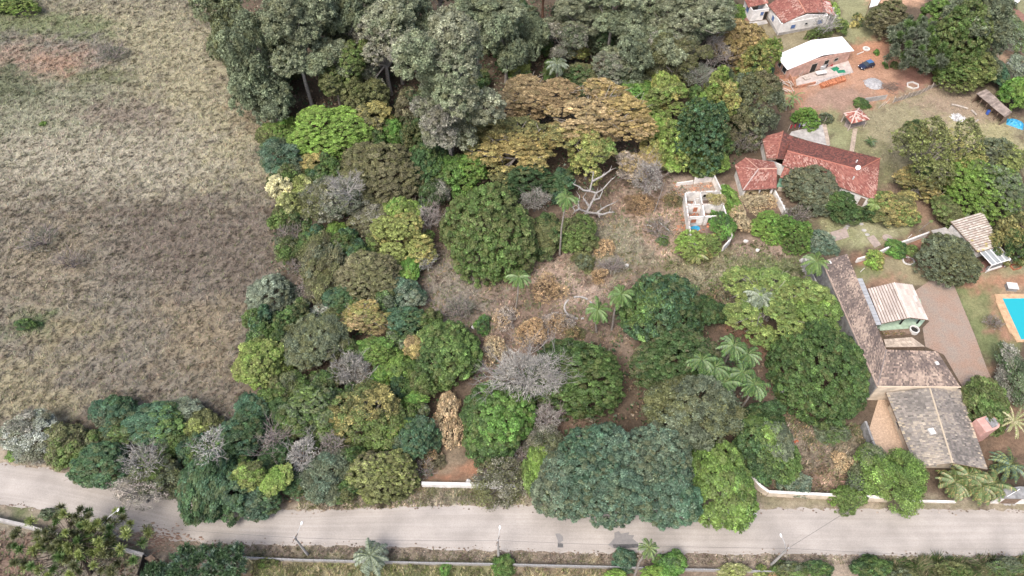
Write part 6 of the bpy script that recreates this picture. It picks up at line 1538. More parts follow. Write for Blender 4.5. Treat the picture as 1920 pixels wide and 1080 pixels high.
# ---------------------------------------------------------------- every tree and shrub, one line each: kind | outline in the photograph | leaf colours | label | options
TABLE = '''
euc|420 45 95 120|euc,olive,euc|olive green edge tree of the wood beside the pale field, top left of the wood|bole=3
euc|478 115 105 150|euc,euc,greyg|grey-green eucalyptus on the field edge, left of the tall one with a bare trunk|bole=4
euc|547 55 130 130|euc2,euc,euc,euc2|tall eucalyptus with a long bare leaning trunk showing below its crown|b=(586,200),limbs=16,bark='white',r=.42
euc|505 175 88 100|greyg,euc,greyg|low dull grey-green tree at the wood edge, left of the bare leaning eucalyptus trunk|bole=2
euc|618 118 75 70|euc2,euc|small pale eucalyptus crown just right of the bare leaning trunk|bole=9
euc|605 35 95 95|euc,eucd|eucalyptus behind the tall leaning trunk, at the top edge of the photo|bole=8
euc|660 45 80 110|eucd,euc|darker eucalyptus between the leaning trunk and the pale brownish eucalyptus|bole=7
euc|735 28 80 75|eucpale,euc2|pale olive eucalyptus crown at the top edge, above the brownish one|bole=14
euc|718 90 120 120|grey,euc,eucpale,euc|brownish grey eucalyptus left of the great pale eucalyptus|bole=6
euc|788 20 75 75|euc,euc2|eucalyptus cut by the top edge above the left of the great pale one|bole=10
euc|845 112 165 165|eucpale,euc2,eucpale,euc|great pale grey-green eucalyptus, the biggest crown of the wood|b=(848,300),limbs=22,lump=.8
euc|830 212 112 104|grey,euc2,eucpale|lower drooping pale eucalyptus crown in front of the great pale one|b=(850,312),limbs=18,bark='white'
euc|890 18 75 70|euc2,euc|pale eucalyptus at the top edge directly above the great pale one|bole=12
euc|948 72 80 95|euc,eucd,euc2|eucalyptus right of the great pale one, above the orange-brown tree|bole=6
euc|940 15 70 60|euc,euc2|eucalyptus at the top edge left of the reddish bare trunk|bole=13
euc|1000 60 55 105|eucd,euc|thin sparse eucalyptus with a slender pale stem left of the reddish trunk|b=(992,112),d=.6,r=.22
euc|1020 -62 80 70|euc2,euc|eucalyptus whose long reddish bare trunk drops straight down from the top edge|b=(1017,78),bark='red',r=.34
euc|1082 22 118 80|euc2,eucpale,euc|pale eucalyptus with a straight grey trunk right of the reddish trunk|b=(1110,108),r=.30
euc|1062 78 65 60|eucd,grey|dim grey-green thin tree between the reddish trunk and the straight grey trunk|bole=4,d=.7
euc|1150 18 90 70|euc2,euc|eucalyptus at the top edge right of the straight grey trunk|bole=12
euc|1216 45 100 110|euc2,euc|eucalyptus with a short pale trunk left of the broad olive one|b=(1212,90),r=.25
euc|1186 105 95 95|greyg,euc,euc2|rounded grey-green tree below the straight grey trunk|bole=3
euc|1238 100 70 80|euc,euc2|small eucalyptus right of the rounded grey-green tree|bole=4
euc|1292 32 140 100|euc2,eucpale,euc|broad olive grey eucalyptus at the top edge near the white walled house|bole=8,limbs=18
euc|1262 82 90 75|euc,grey|grey eucalyptus with pale forked branches below the broad olive one|bole=5,limbs=16
euc|1272 112 95 60|olive,bolive,eucd|dark olive tree under the broad olive eucalyptus, left of the bare pinkish tree|bole=3
sparse|1145 130 75 65|greyg,grey,euc|grey tree with pale crooked branches showing, above the light bright green one|bole=4
euc|1335 15 60 65|euc,eucd|last eucalyptus of the top row, next to the white walled house|bole=7
euc|560 -40 140 90|euc,euc2|eucalyptus mostly above the top edge, behind the tall leaning trunk|bole=8
euc|680 -30 130 80|eucd,euc|eucalyptus mostly above the top edge, left of centre|bole=8
euc|820 -45 140 80|euc,euc2|eucalyptus mostly above the top edge, over the great pale one|bole=8
euc|1130 -50 130 80|euc,euc2|eucalyptus mostly above the top edge, right of the reddish trunk|bole=8
euc|1250 -40 120 70|euc,eucd|eucalyptus mostly above the top edge, left of the white walled house|bole=8
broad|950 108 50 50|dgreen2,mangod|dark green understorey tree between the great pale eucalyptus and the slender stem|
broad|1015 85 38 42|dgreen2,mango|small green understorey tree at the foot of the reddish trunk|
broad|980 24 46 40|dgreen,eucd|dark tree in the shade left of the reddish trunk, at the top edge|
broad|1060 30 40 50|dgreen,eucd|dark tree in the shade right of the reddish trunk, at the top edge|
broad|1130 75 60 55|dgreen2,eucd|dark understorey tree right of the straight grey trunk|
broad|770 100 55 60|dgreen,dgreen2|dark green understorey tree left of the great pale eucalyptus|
clump|668 148 115 105|olive,yellow,olive,mango2|clumpy yellow-olive tree left of the great pale eucalyptus|bole=4
broad|688 220 78 66|bolive,olive,yellow|brownish olive round tree right above the lime green one|bole=3
broad|738 243 48 48|mango,bright|small green tree right of the brownish olive one|
broad|772 205 55 70|dgreen2,bolive|dark tree in the gap under the great pale eucalyptus|
sparse|1080 96 50 40|ygreen,yellow|small sparse yellow-green tree with pale stems below the straight grey trunk|bole=2
broad|968 120 42 36|lime,ygreen|small lime yellow tree above the orange-brown tree|bole=2
broad|977 141 36 30|lime2,euc|small light green tree just below the lime yellow one, above the orange-brown tree|
broad|1092 150 85 66|olive,bolive,mangod|olive brown tree right of the grey-green palm|bole=2
broad|1145 165 50 34|ygreen,olive|yellowish green tree between the olive brown and the light bright green one|
sparse|1000 178 150 88|orange,orange,tan|orange-brown flat crowned tree in the middle of the wood|bole=6,limbs=28,d=1.35
sparse|1120 218 185 104|tan,orange,gold|largest tan and golden umbrella crown in the middle of the wood|bole=6,limbs=34,d=1.35
sparse|975 278 175 104|gold,yellow,olive|yellowish tree with pale stems below the orange-brown one|bole=4,limbs=28
sparse|895 245 100 64|olive,yellow,olive|dull yellow-olive tree between the pale eucalyptus and the yellowish tree|bole=3
sparse|1103 290 85 90|ygreen,yellow,mango2|yellow-green tree right above the big dead white tree|bole=3
sparse|1187 308 75 55|gold,tan,twigp|tan half bare tree right of the big dead white tree|bole=3
broad|1192 180 76 60|bright,mango,lime2|light bright green tree right of the tan umbrella crown|bole=2
broad|866 325 84 82|lime2,bright,mango|bright green tree on the clearing's upper left edge|bole=1
broad|800 312 74 100|dgreen2,blueg,dgreen2,mango|dark bluish green tree left of the bright green one at the clearing|
twigs|842 268 46 52||pinkish tangle of bare twigs under the great pale eucalyptus|
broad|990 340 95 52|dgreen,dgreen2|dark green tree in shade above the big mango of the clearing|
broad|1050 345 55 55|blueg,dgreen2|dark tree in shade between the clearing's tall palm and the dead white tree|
clump|1246 162 46 72|ygreen,lime2,yellow|tall narrow yellow-green tree left of the round bare grey tree|bole=3
clump|1242 196 82 66|ygreen,olive,lime2|yellow-green clumpy tree below the tall narrow one|bole=2
broad|1238 262 66 92|lime,ygreen,yellow|bright yellow-green tree left of the dark green one behind the ruin|bole=2
clump|1340 200 70 86|lime2,ygreen,yellow|yellow-green tree with a bare purplish patch, left of the grey-olive round tree|bole=2
clump|1352 155 46 55|lime2,ygreen|light green tree below the bare pinkish tree|bole=2
broad|1306 246 92 112|dgreen2,blueg,mangod|dark bluish green tree behind the ruined house|bole=3
bare|1310 145 58 52|grey,sage|round bare grey tree right of the yellow-green clumps|z=6,twig=1.3,bark='twig'
bare|1340 100 62 72|twigp,twig|bare pinkish grey tree left of the golden tree|z=6,twig=1.3,bark='twigp'
broad|1386 76 94 80|gold,yellow,orange,gold|golden orange tree beside the white walled house|bole=3
broad|1428 108 60 72|lime2,yellow,mango2|green right half of the golden pair, beside the white roofed building site|bole=2
broad|1416 136 62 46|dgreen2,blueg|low dark green tree below the golden pair|
broad|1370 28 44 46|lime2,bright|small light green tree at the top edge above the golden tree|
fine|1406 200 102 114|bolive,olive,greyg|large grey-olive fine leaved tree left of the banana plant|leaf=.26,d=1.4
twigs|1393 268 60 56|bolive,grey|greyish half bare shrub behind the hipped tiled roof|twig=1.4
shrub|1516 217 50 46|bright,lime2|round bright green shrub behind the red tiled house|
broad|1262 275 62 80|ygreen,lime,olive|yellow-green tree above the ruin's left corner|bole=1
broad|1332 302 66 56|lime2,ygreen,mango2|light green tree behind the ruin's back wall|bole=1
broad|1380 225 40 60|dgreen2,dgreen|dark tree between the yellow-green one and the grey-olive round tree|
broad|612 244 136 88|lime,bright,lime,lime2|vivid lime green spreading tree on the left edge of the wood|bole=2
broad|517 255 62 50|mango,lime2,olive|mixed green small tree left of the vivid lime tree|
broad|535 235 40 34|bright,lime2|small fresh green bush left above the vivid lime tree|
fine|523 297 72 66|blueg,teal2|bluish green soft tree below left of the vivid lime tree|d=1.4
broad|583 305 66 52|olive,yellow,gold|golden olive dome shaped tree below the vivid lime tree|
big|712 318 154 132|bolive,bolive,olive,bolive|big brownish olive dome tree on the wood's left side|bole=2,limbs=10
shrub|526 352 46 54|cream,cream|cream white flowering tree on the field edge|z=3.5
broad|547 388 56 56|paley,ygreen,olive|pale yellow-green tree below the cream flowering one|
fine|626 378 116 98|greyg,grey,olive|grey-olive tree with bare pale branches on top, right of the cream flowering one|d=.8,limbs=40,bark='twig'
bare|650 355 70 55|twig,grey|bare pale forked branches among the grey-olive trees|z=9,twig=.4,bark='white'
broad|568 352 38 42|paley,ygreen|narrow yellowish tree right of the cream flowering one|
broad|630 438 34 44|bright,lime2|fresh green slender tree among the grey-olive ones|
fine|695 420 82 64|bolive,olive,grey|olive grey tree with a pale forked stem, below the brownish dome|d=1.1,limbs=16,bark='pale'
broad|754 392 60 58|lime2,ygreen,bright|bright green tree right of the olive grey one, below the brownish dome|bole=2
clump|752 450 104 78|ygreen,olive,ygreen,yellow|yellow-green clumpy tree on the left edge of the clearing|bole=2
big|688 515 118 96|bolive,olive,bolive|dark olive broad tree left of the clearing|bole=2
fine|602 500 78 112|olive,bolive,greyg|tall olive fine leaved tree left of the dark olive broad one|d=1.2
broad|765 505 38 62|lime2,bright|bright green small tree on the clearing's left edge beside the bare white shrub|
broad|762 548 58 60|teal2,blueg,sage|bluish green tree on the clearing's left edge|
broad|640 560 62 52|blueg,dgreen2|dark bluish green tree below the dark olive broad one|
shrub|515 555 102 106|sage,sage2,sage,greyg|large silvery sage bush on the field edge|lump=.7,z=2.6
twigs|545 445 60 55|grey,greyg,bolive|low grey scrub on the field edge above the silvery bush|
twigs|560 500 60 50|grey,bolive|grey bare scrub between the silvery bush and the olive trees|
twigs|580 545 50 55|twigp,grey|pinkish grey bare scrub right of the silvery sage bush|
shrub|600 588 60 36|sage2,silver,grey|pale silver grey bush below right of the silvery sage bush|
bare|797 490 42 56|white,silver|whitish bare shrub at the clearing's left edge|z=2,n=9,bark='white',lev=3
bare|803 412 52 60|twigp,twig|pinkish grey bare tree left of the big mango of the clearing|z=3,bark='twigp'
fine|815 362 52 52|grey,mangod|dim greyish tree left of the bright green one above the clearing|
fine|590 645 104 112|greyg,olive,greyg|dull green feathery tree right of the yellow-green dome on the field edge|d=1.5,leaf=.26
broad|490 682 94 98|ygreen,olive,lime2,ygreen|rounded yellow-green dome tree on the field edge|bole=1,lump=.8
sparse|686 600 100 58|gold,yellow,ygreen,orange|yellow-orange tree with crooked pale branches in the left wood|bole=3
broad|758 602 78 64|dgreen2,blueg|dark green tree at the clearing's lower left corner|
broad|706 660 74 58|lime2,mango2,bright|bright green domed tree below the yellow-orange one|bole=1
broad|752 690 56 68|mango,lime2|green tree left of the dense round mango|
bare|661 700 78 76|twig,grey|round bare grey tree in the left wood|z=3,twig=1.5
broad|713 708 38 42|lime,bright|small vivid lime tree right of the round bare grey tree|
broad|777 652 38 42|gold,yellow,orange|small golden tree at the left rim of the dense round mango|z=4
big|840 664 122 136|mango,mango,mango2,mangod|dense round mango below the clearing's lower left corner|limbs=10
broad|590 768 108 94|mango2,lime2,greyg,mango|light green tree below the dull feathery one|bole=1.5
fine|692 775 128 112|yellow,ygreen,olive,mango2|pale yellow-green tree with branches showing through, left of the tan dry tree|d=1.2,limbs=26,bark='pale',lump=.8
broad|778 750 54 30|lime2,bright|low bright green tree left above the tan dry tree|
broad|744 802 64 58|lime,mango2,yellow|yellow-green tree left of the bluish dark one beside the tan dry tree|
broad|780 818 80 86|blueg,dgreen2,teal|dark bluish green tree left of the tan dry tree|
big|712 893 132 106|olive,mango2,ygreen,bolive|broad grey-olive bush leaning over the road edge left of the white wall|bole=.2
fine|606 892 92 88|greyg,teal2,greyg|soft grey-green tree on the road edge left of the broad grey-olive bush|d=1.4
bare|567 853 58 72|twig,white|pale grey leafless tree near the road in the left strip|z=4,twig=1.4,bark='white'
bare|622 836 48 46|twigp,grey|brownish leafless tree right of the pale grey leafless one|z=4,bark='twigp'
twigs|795 880 46 50|grey,bolive|dark grey half bare bush at the left end of the white road wall|
dry|838 788 56 112|dry2,straw,dry2|tall tan dry tree with withered leaves above the white road wall|d=1.3
dry|812 862 44 46|dry,bolive|brown dry bush at the foot of the tan dry tree|d=1.5
fine|45 818 96 76|silver,greyg,grey|grey-green airy bush at the left end of the roadside strip|
shrub|30 848 36 26|lime2,mango|small green bush in front of the grey-green airy one|
broad|125 830 74 76|olive,bolive,mango2|olive bush right of the grey-green airy one at the roadside|bole=.2
broad|226 766 54 52|dgreen2,blueg|dark green rounded tree at the top of the roadside strip next to the field|
broad|192 772 42 42|greyg,blueg|greyish green small tree left of the dark rounded one next to the field|
big|186 872 108 86|dgreen2,blueg,dgreen2|dark green spreading tree overhanging the road at left|bole=1.5
broad|220 815 72 60|mango,olive,blueg|mid green tree behind the dark spreading one|
big|287 795 118 82|blueg,dgreen2,blueg,mango|big bluish dark green tree at the field side of the strip|bole=2
fine|342 772 84 50|greyg,sage|soft grey-green tree right behind the big bluish dark one|
broad|376 800 58 60|ygreen,olive|yellowish olive tree right of the big bluish dark one|
bare|268 868 66 74|twig,grey|bare grey tree between the dark spreading one and the grey-green ones|z=6,twig=1.2
fine|302 892 92 72|greyg,olive,mango2|grey-green tree right of the bare grey one in the strip|d=1.2
fine|256 925 96 48|grey,twigp|thin leafless grey crown hanging over the road|z=4,d=.28,limbs=30,bark='twig'
big|380 912 92 136|dgreen2,blueg,dgreen2|tall dark green tree reaching farthest over the road in the strip|bole=2.5
bare|395 838 58 78|white,silver|silvery white bare branches standing out of the dark strip|z=9,twig=.7,bark='white'
big|452 818 94 84|blueg,dgreen2,dgreen2|dark bluish tree right of the silvery white bare branches|bole=2
broad|428 915 84 96|dgreen2,teal,dgreen2|dark green tree right of the tallest one over the road|bole=1.5
broad|467 888 52 48|ygreen,lime,olive|vivid yellow-green tree among the dark ones near the road|z=6
broad|518 898 46 54|lime2,lime,ygreen|small lime tree right of the vivid yellow-green one near the road|z=5.5
broad|492 935 74 66|dgreen2,teal|dark green tree below the vivid yellow-green one at the road edge|bole=1
twigs|512 828 42 42|twigp|brownish bare twigs left of the pale grey leafless tree|z=5
broad|470 775 58 70|dgreen2,blueg|dark green tree below the yellow-green dome on the field edge|
broad|532 772 56 56|dgreen2,mangod|dark tree left of the light green one below the feathery tree|
broad|478 757 30 24|lime2,bright|small bright green bush on the field edge under the dome tree|
broad|520 860 60 70|dgreen,dgreen2|shaded dark green tree left of the pale grey leafless one|
broad|555 905 50 50|olive,dgreen2|dark olive bush at the road edge between the yellow-green and the grey-green tree|
big|930 788 140 152|bright,mango,mango,mangod|dense deep green mango left below the great bare grey tree|limbs=10
bare|990 708 146 108|twig,twig|great bare grey tree spreading between two green mangoes|z=8,twig=.9,lev=5,n=10,thick=.8,bark='twig'
bare|1025 786 62 54|twigp,twig|smaller bare purplish grey tree below the great bare one|z=3,bark='twigp',twig=1.3
big|1086 704 190 152|mango,mango2,mango,mangod|wide dense green mango right of the great bare grey tree|limbs=10
fine|1022 828 62 58|grey,olive,greyg|olive grey thin bush below the smaller bare tree|
broad|1012 882 52 92|lime2,lime,mango2|lime green tree left of the huge blue-green crown|bole=1
twigs|978 858 40 60|silver,grey|silver grey bare twigs left of the lime green tree|
fine|945 905 100 90|olive,grey,olive|spidery olive shrub with arching bare stems over the white road wall|d=.55,limbs=44,bark='grey',z=1.6
big|1062 912 118 132|teal,teal2,greyg|huge blue-green roadside group, its leftmost crown beside the lime green tree|bole=2.5,limbs=8
big|1128 858 148 138|teal2,teal,blueg|huge blue-green roadside group, its upper middle crown|bole=4,limbs=8
big|1158 920 140 132|teal,teal2,teal|huge blue-green roadside group, its lower middle crown hanging over the road|bole=3,limbs=8
big|1232 858 134 140|teal2,greyg,teal|huge blue-green roadside group, its upper right crown below the soft grey-green tree|bole=3.5,limbs=8
big|1252 926 112 134|teal,teal2,blueg|huge blue-green roadside group, its lower right crown beside the bright mango|bole=2.5,limbs=8
big|1350 908 126 170|mango2,ygreen,lime2,mango|bright yellow-green mango over the parked white car|bole=1.5,limbs=8
broad|1436 838 98 120|mango,mango2,dgreen2|green tree right of the bright mango, at the bend of the cream wall|
broad|1456 826 54 62|lime2,greyg|light green crown on the right of the tree at the wall bend|z=6
broad|1432 778 74 56|dgreen2,mangod|dark green tree below the palm group|
fine|1306 768 150 130|greyg,sage,greyg,olive|large soft grey-green tree above the blue-green group|d=1.5,leaf=.28,bole=4,lump=.8
big|1272 668 168 132|mangod,olive,mangod,bolive|dark olive broad tree left of the palm group|bole=2
big|1240 586 146 160|mango,mango2,blueg,mangod|large dark green tree at the lower right of the clearing|bole=2
broad|1331 584 52 62|dgreen2,mangod|small dark green tree right of the large one at the clearing|
sparse|1452 572 172 126|mango2,lime2,ygreen,mango2|light green spreading tree with pale twigs left of the long tiled roof|bole=2.5,limbs=34,d=1.4
sparse|1535 588 88 80|lime2,mango2|light green crown touching the long tiled roof|bole=2.5,d=1.5
big|1551 700 172 206|mangod,mango,mangod|huge dense dark green mango beside the long tiled roof|bole=1.5,limbs=12
shrub|1558 808 66 46|mango,greyg|low green bush at the lower edge of the huge mango|
dry|1580 866 44 42|straw,dry2|yellow-brown dry bush behind the cream road wall|d=1.5
shrub|1490 908 60 46|teal2,sage,teal|small blue-grey shrub behind the cream road wall|
shrub|1594 934 66 58|lime2,mango2|light green bush growing over the cream road wall|lump=.6
dry|1562 934 22 36|twigp,brown|pinkish brown dry bush left of the light green bush on the road wall|d=1.6
fine|1640 880 78 74|mango2,lime2,greyg|mid green airy tree left of the lower tiled house|d=1.1
fine|1692 905 90 96|mango2,lime2,mango|mid green tree at the lower corner of the tiled house|d=1.3
big|920 436 172 204|mango,mango2,olive,mango|big solitary mango standing in the clearing|limbs=10,bole=1
broad|1022 440 62 76|mangod,olive|dark green tree right of the big solitary mango|
broad|1080 436 64 62|olive,mango2|olive green tree at the foot of the clearing's tall palm|
bare|1002 378 62 50|grey,twig|bare grey shrub above the dark tree in the clearing|z=3,bark='grey'
bare|1214 338 60 82|twigp,twig|bare pinkish grey tree left of the ruin|z=4,twig=1.5,bark='twigp'
dry|1025 545 76 62|dry,dry2|withered brown bush in the middle of the clearing|
dry|1002 622 64 52|dry2,dry|withered tan bush at the lower side of the clearing, between the palms|
dry|1048 600 62 46|dry,twigp|withered brown bush left of the white ring|
dry|945 595 44 46|dry2,twigp|withered tan bush left of the small clearing palm's foot|
dry|926 652 44 54|dry2,straw|withered straw coloured bush above the great bare grey tree|
dry|1078 622 40 34|dry,olive|small withered bush below the white ring|
dry|1132 462 40 34|dry,dry2|small orange-brown bush in the upper clearing|
dry|1122 517 34 30|dry2,dry|small orange-brown bush above the white ring|
dry|1200 378 60 44|dry,brown|brown dry bush below the bare tree left of the ruin|
dry|1262 372 36 36|dry,olive|brown dry bush beside the ruin's left wall|
shrub|903 611 32 40|bright,dgreen2|small fresh green bush right of the dense round mango|
shrub|1096 490 40 40|greyg,olive|grey-green low bush in the middle of the clearing|
twigs|862 582 62 52|grey,greyg|pale grey low scrub in the lower left of the clearing|twig=.8
twigs|1150 500 60 40|grey,twigp|thin grey scrub in the upper clearing|twig=.7
twigs|1235 430 56 44|grey,olive|thin grey scrub left of the ruin's lower corner|twig=.7
shrub|1242 452 26 22|greyg,mango|small green bush in the clearing left of the lime shrub|
shrub|1310 456 84 58|lime,ygreen,mango2|lime green shrub in front of the ruined house|z=1.8
shrub|1352 421 42 56|dgreen2,bright|dark green bush growing inside the ruined house|z=2.2
shrub|1368 374 40 58|bright,lime2|bright green bush right of the ruined house's back room|z=1.6
dry|1343 374 36 24|straw,yellow|pale withered creeper on the ruined house's back wall|z=3.0,d=1.6
dry|1384 410 42 52|dry2,straw|tan withered bush right of the ruined house|d=1.7
dry|1420 378 66 52|dry,straw|brown withered bush between the ruin and the hipped tiled roof|d=1.3
shrub|1306 480 56 30|yellow,olive|yellowish drooping leaves below the lime green shrub|z=.8
shrub|1440 424 78 60|bright,lime2|vivid green bush right of the ruin|z=1.8,lump=.6
shrub|1494 440 72 66|bright,lime2,mango|vivid green tree left of the grey-blue bush|z=2.4,lump=.7
twigs|1492 404 58 36|grey,bolive|grey-brown bush below the round grey tree|twig=2
shrub|1546 456 60 46|sage,teal2|grey-blue bush above the end of the long tiled roof|
big|1531 353 104 86|greyg,bolive,greyg|round grey-olive tree in front of the red tiled house|lump=.75
broad|1576 385 62 54|mango,mangod|green round bush right of the round grey-olive tree|lump=.7
shrub|1633 400 36 34|dgreen2,mangod|dark green bush under the papaya like plant|
sparse|1742 292 116 110|olive,yellow,ygreen,olive|yellow-olive spreading tree in the lawn right of the red tiled house|bole=2.5,limbs=40,d=.5
broad|1722 250 50 44|mangod,olive,yellow|dark olive tree top at the upper left of the yellow trees|z=6
sparse|1808 282 96 90|yellow,ygreen,olive|pale yellow thin tree in the middle of the lawn|bole=2,d=.45
sparse|1730 345 96 56|yellow,olive,gold|yellow-brown tree with bare stems right of the red tiled house|bole=1.5
broad|1735 315 30 30|dgreen2,mangod|dark green clump among the yellow trees|z=6
big|1846 350 140 116|lime2,mango2,lime2,greyg|bright green spreading tree above the pinkish carport roof|bole=1.5,lump=.9
sparse|1880 290 90 70|ygreen,olive,greyg|thin yellowish green tree at the right edge of the lawn|bole=2
broad|1682 390 74 52|olive,gold,mango2|olive and yellow bush below the yellow trees|
broad|1778 395 60 48|mango2,olive|green bush left above the pinkish carport roof|
big|1778 484 106 92|greyg,bolive,olive,greyg|round grey-olive tree left of the glass canopy|lump=.75
broad|1903 440 60 86|olive,yellow,mangod|olive tree at the right edge beside the carport roof|
shrub|1641 487 36 36|yellow,lime|small bright yellow-green shrub beside the boundary wall|
shrub|1680 467 42 34|dgreen2,bright|dark green shrub beside the boundary wall|
shrub|1710 468 26 22|olive,mango2|small olive shrub left of the round grey-olive tree|
twigs|1862 606 40 28|grey,brown|small bare grey bush beside the pool|
shrub|1648 502 4 4|mango|tiny plant beside the boundary wall shrub|
broad|1668 32 70 58|bolive,bolive,olive|brownish grey tree behind the building site|bole=1.5
big|1800 60 100 120|mango,olive,mango2|green tree behind the conifer at the top right|bole=4
big|1816 122 110 82|olive,mango2,ygreen,mango|olive green tree with dense small leaves above the grey shed|bole=2
euc|1842 45 110 110|greyg,euc,greyg|grey-green windswept tree with pale hanging branches at the top right|bole=5,limbs=20
broad|1770 30 70 60|mango,lime2,mango|bright green tree at the top edge behind the conifer|bole=4
broad|1868 130 40 66|dgreen2,blueg|dark green narrow tree right of the olive green one|
fine|1900 62 60 84|greyg,mango2,sage|thin hazy green tree at the right edge near the top|d=.6
fine|1915 130 40 60|greyg,sage|thin grey-green tree at the right edge beside the pale terrace|d=.5
big|1906 170 52 62|bright,lime2|vivid green bush beside the grey shed|lump=.7
shrub|1560 18 30 40|ygreen,lime|yellow-green shrub at the corner of the white walled house|
shrub|1572 48 34 34|ygreen,mango2|yellowish shrub in front of the white walled house's porch|
shrub|1608 38 22 26|dgreen2,yellow|small dark and yellow shrub on the grass right of the white walled house|
bare|1542 50 46 50|grey,twig|bare tree in front of the white walled house's wall|z=4,twig=.25,bark='white'
shrub|1540 62 50 14|olive,mango2|low olive hedge in front of the white walled house|
shrub|1644 98 10 12|bright|tiny green bush on the red soil above the blue car|
shrub|1660 122 10 14|bright,mango|tiny green bush right of the blue car|
shrub|1678 122 16 14|mango,olive|small round bush on red soil, second to the right of the blue car|
shrub|1617 195 30 20|dgreen2,mango|dark bush at the left end of the leaning wooden fence|
shrub|1552 222 26 22|olive,greyg|olive bush at the corner of the drying yard|
big|1850 760 84 104|mango,dgreen2,olive,mango2|dark green leafy tree right of the lower tiled house|lump=.9
shrub|1872 735 24 30|bright,lime2|fresh green shrub at the end of the driveway|
fine|1905 700 60 84|greyg,mangod,grey|dark weeping tree at the right edge below the lawn|
broad|1256 1058 52 48|dgreen2,bright|round deep green bush right of the roadside palm|z=1.8
shrub|1240 1080 70 28|lime,lime|vivid lime bush at the bottom edge right of the roadside palm|z=1.5
shrub|1152 1082 46 20|lime,lime2|vivid lime bush at the bottom edge left of the roadside palm|z=1.3
shrub|1170 1052 46 44|teal,blueg|dark bluish bush left of the roadside palm|
shrub|945 1063 44 42|bright,mango|round clipped green bush behind the concrete panel wall|lump=.7
shrub|836 1068 24 32|mango,bright|upright green weed bush in the yellow grass behind the panel wall|
shrub|1372 1072 56 24|ygreen,paley|variegated pale green bush at the bottom edge|
shrub|1430 1072 30 24|mango,ygreen|green bush beside the base of the leaning pole with the service wire|
shrub|1478 1070 64 40|greyg,olive,mango|grey-green bush at the bottom edge right of that leaning pole|
dry|1452 1080 30 24|twigp,dry|pinkish dry bush at the bottom edge below the leaning pole|d=1.5
shrub|1536 1068 60 26|mango,dgreen2|low dark bush at the bottom edge beside the dirt entrance|
broad|1636 1064 64 46|dgreen2,mango|round dark green tree at the lower right verge|z=2.0
shrub|1690 1078 60 22|greyg,olive|grey-green bush at the bottom right, first right of the dark round one|
shrub|1790 1068 66 28|mango,olive|green bush in the weeds at the bottom right|
shrub|1880 1066 70 30|mango,greyg|green bush in the weeds nearest the bottom right corner|
shrub|500 1055 40 26|lime2,olive|straggly green weed on the concrete panel wall beside the leaning pole|
shrub|50 607 44 18|mango,dgreen2|small green bush alone in the brown field near the left edge|
twigs|78 452 76 56|grey,greyg|thin greyish scrub in the brown field near the left edge|twig=.5
twigs|128 490 40 46|grey,brown|thin dry scrub in the brown field, right of the greyish one|twig=.35
shrub|28 8 90 40|lime2,ygreen,mango|bright green thicket at the top left corner of the field|lump=.6
twigs|210 100 60 30|grey,greyg|grey low scrub right of the bare pinkish patch of the field|twig=.6
shrub|80 232 14 10|mango,lime2|tiny green weed alone in the pale field|
twigs|500 205 46 36|twigp,grey|pinkish scrub at the wood edge left above the vivid lime tree|
twigs|470 175 50 36|straw,twigp|straw coloured dead fronds at the wood edge below the low dull grey-green tree|
shrub|92 962 40 22|dgreen2,greyg|low dark bush on the verge above the white capped wall|
'''
for line in TABLE.strip().splitlines():
    kind, box, cols, label, opt = line.split('|')
    cx, cy, w, h = map(float, box.split())
    if w < 6: continue
    plant(kind, cx, cy, w, h, cols, label, **(eval('dict(%s)' % opt) if opt else {}))

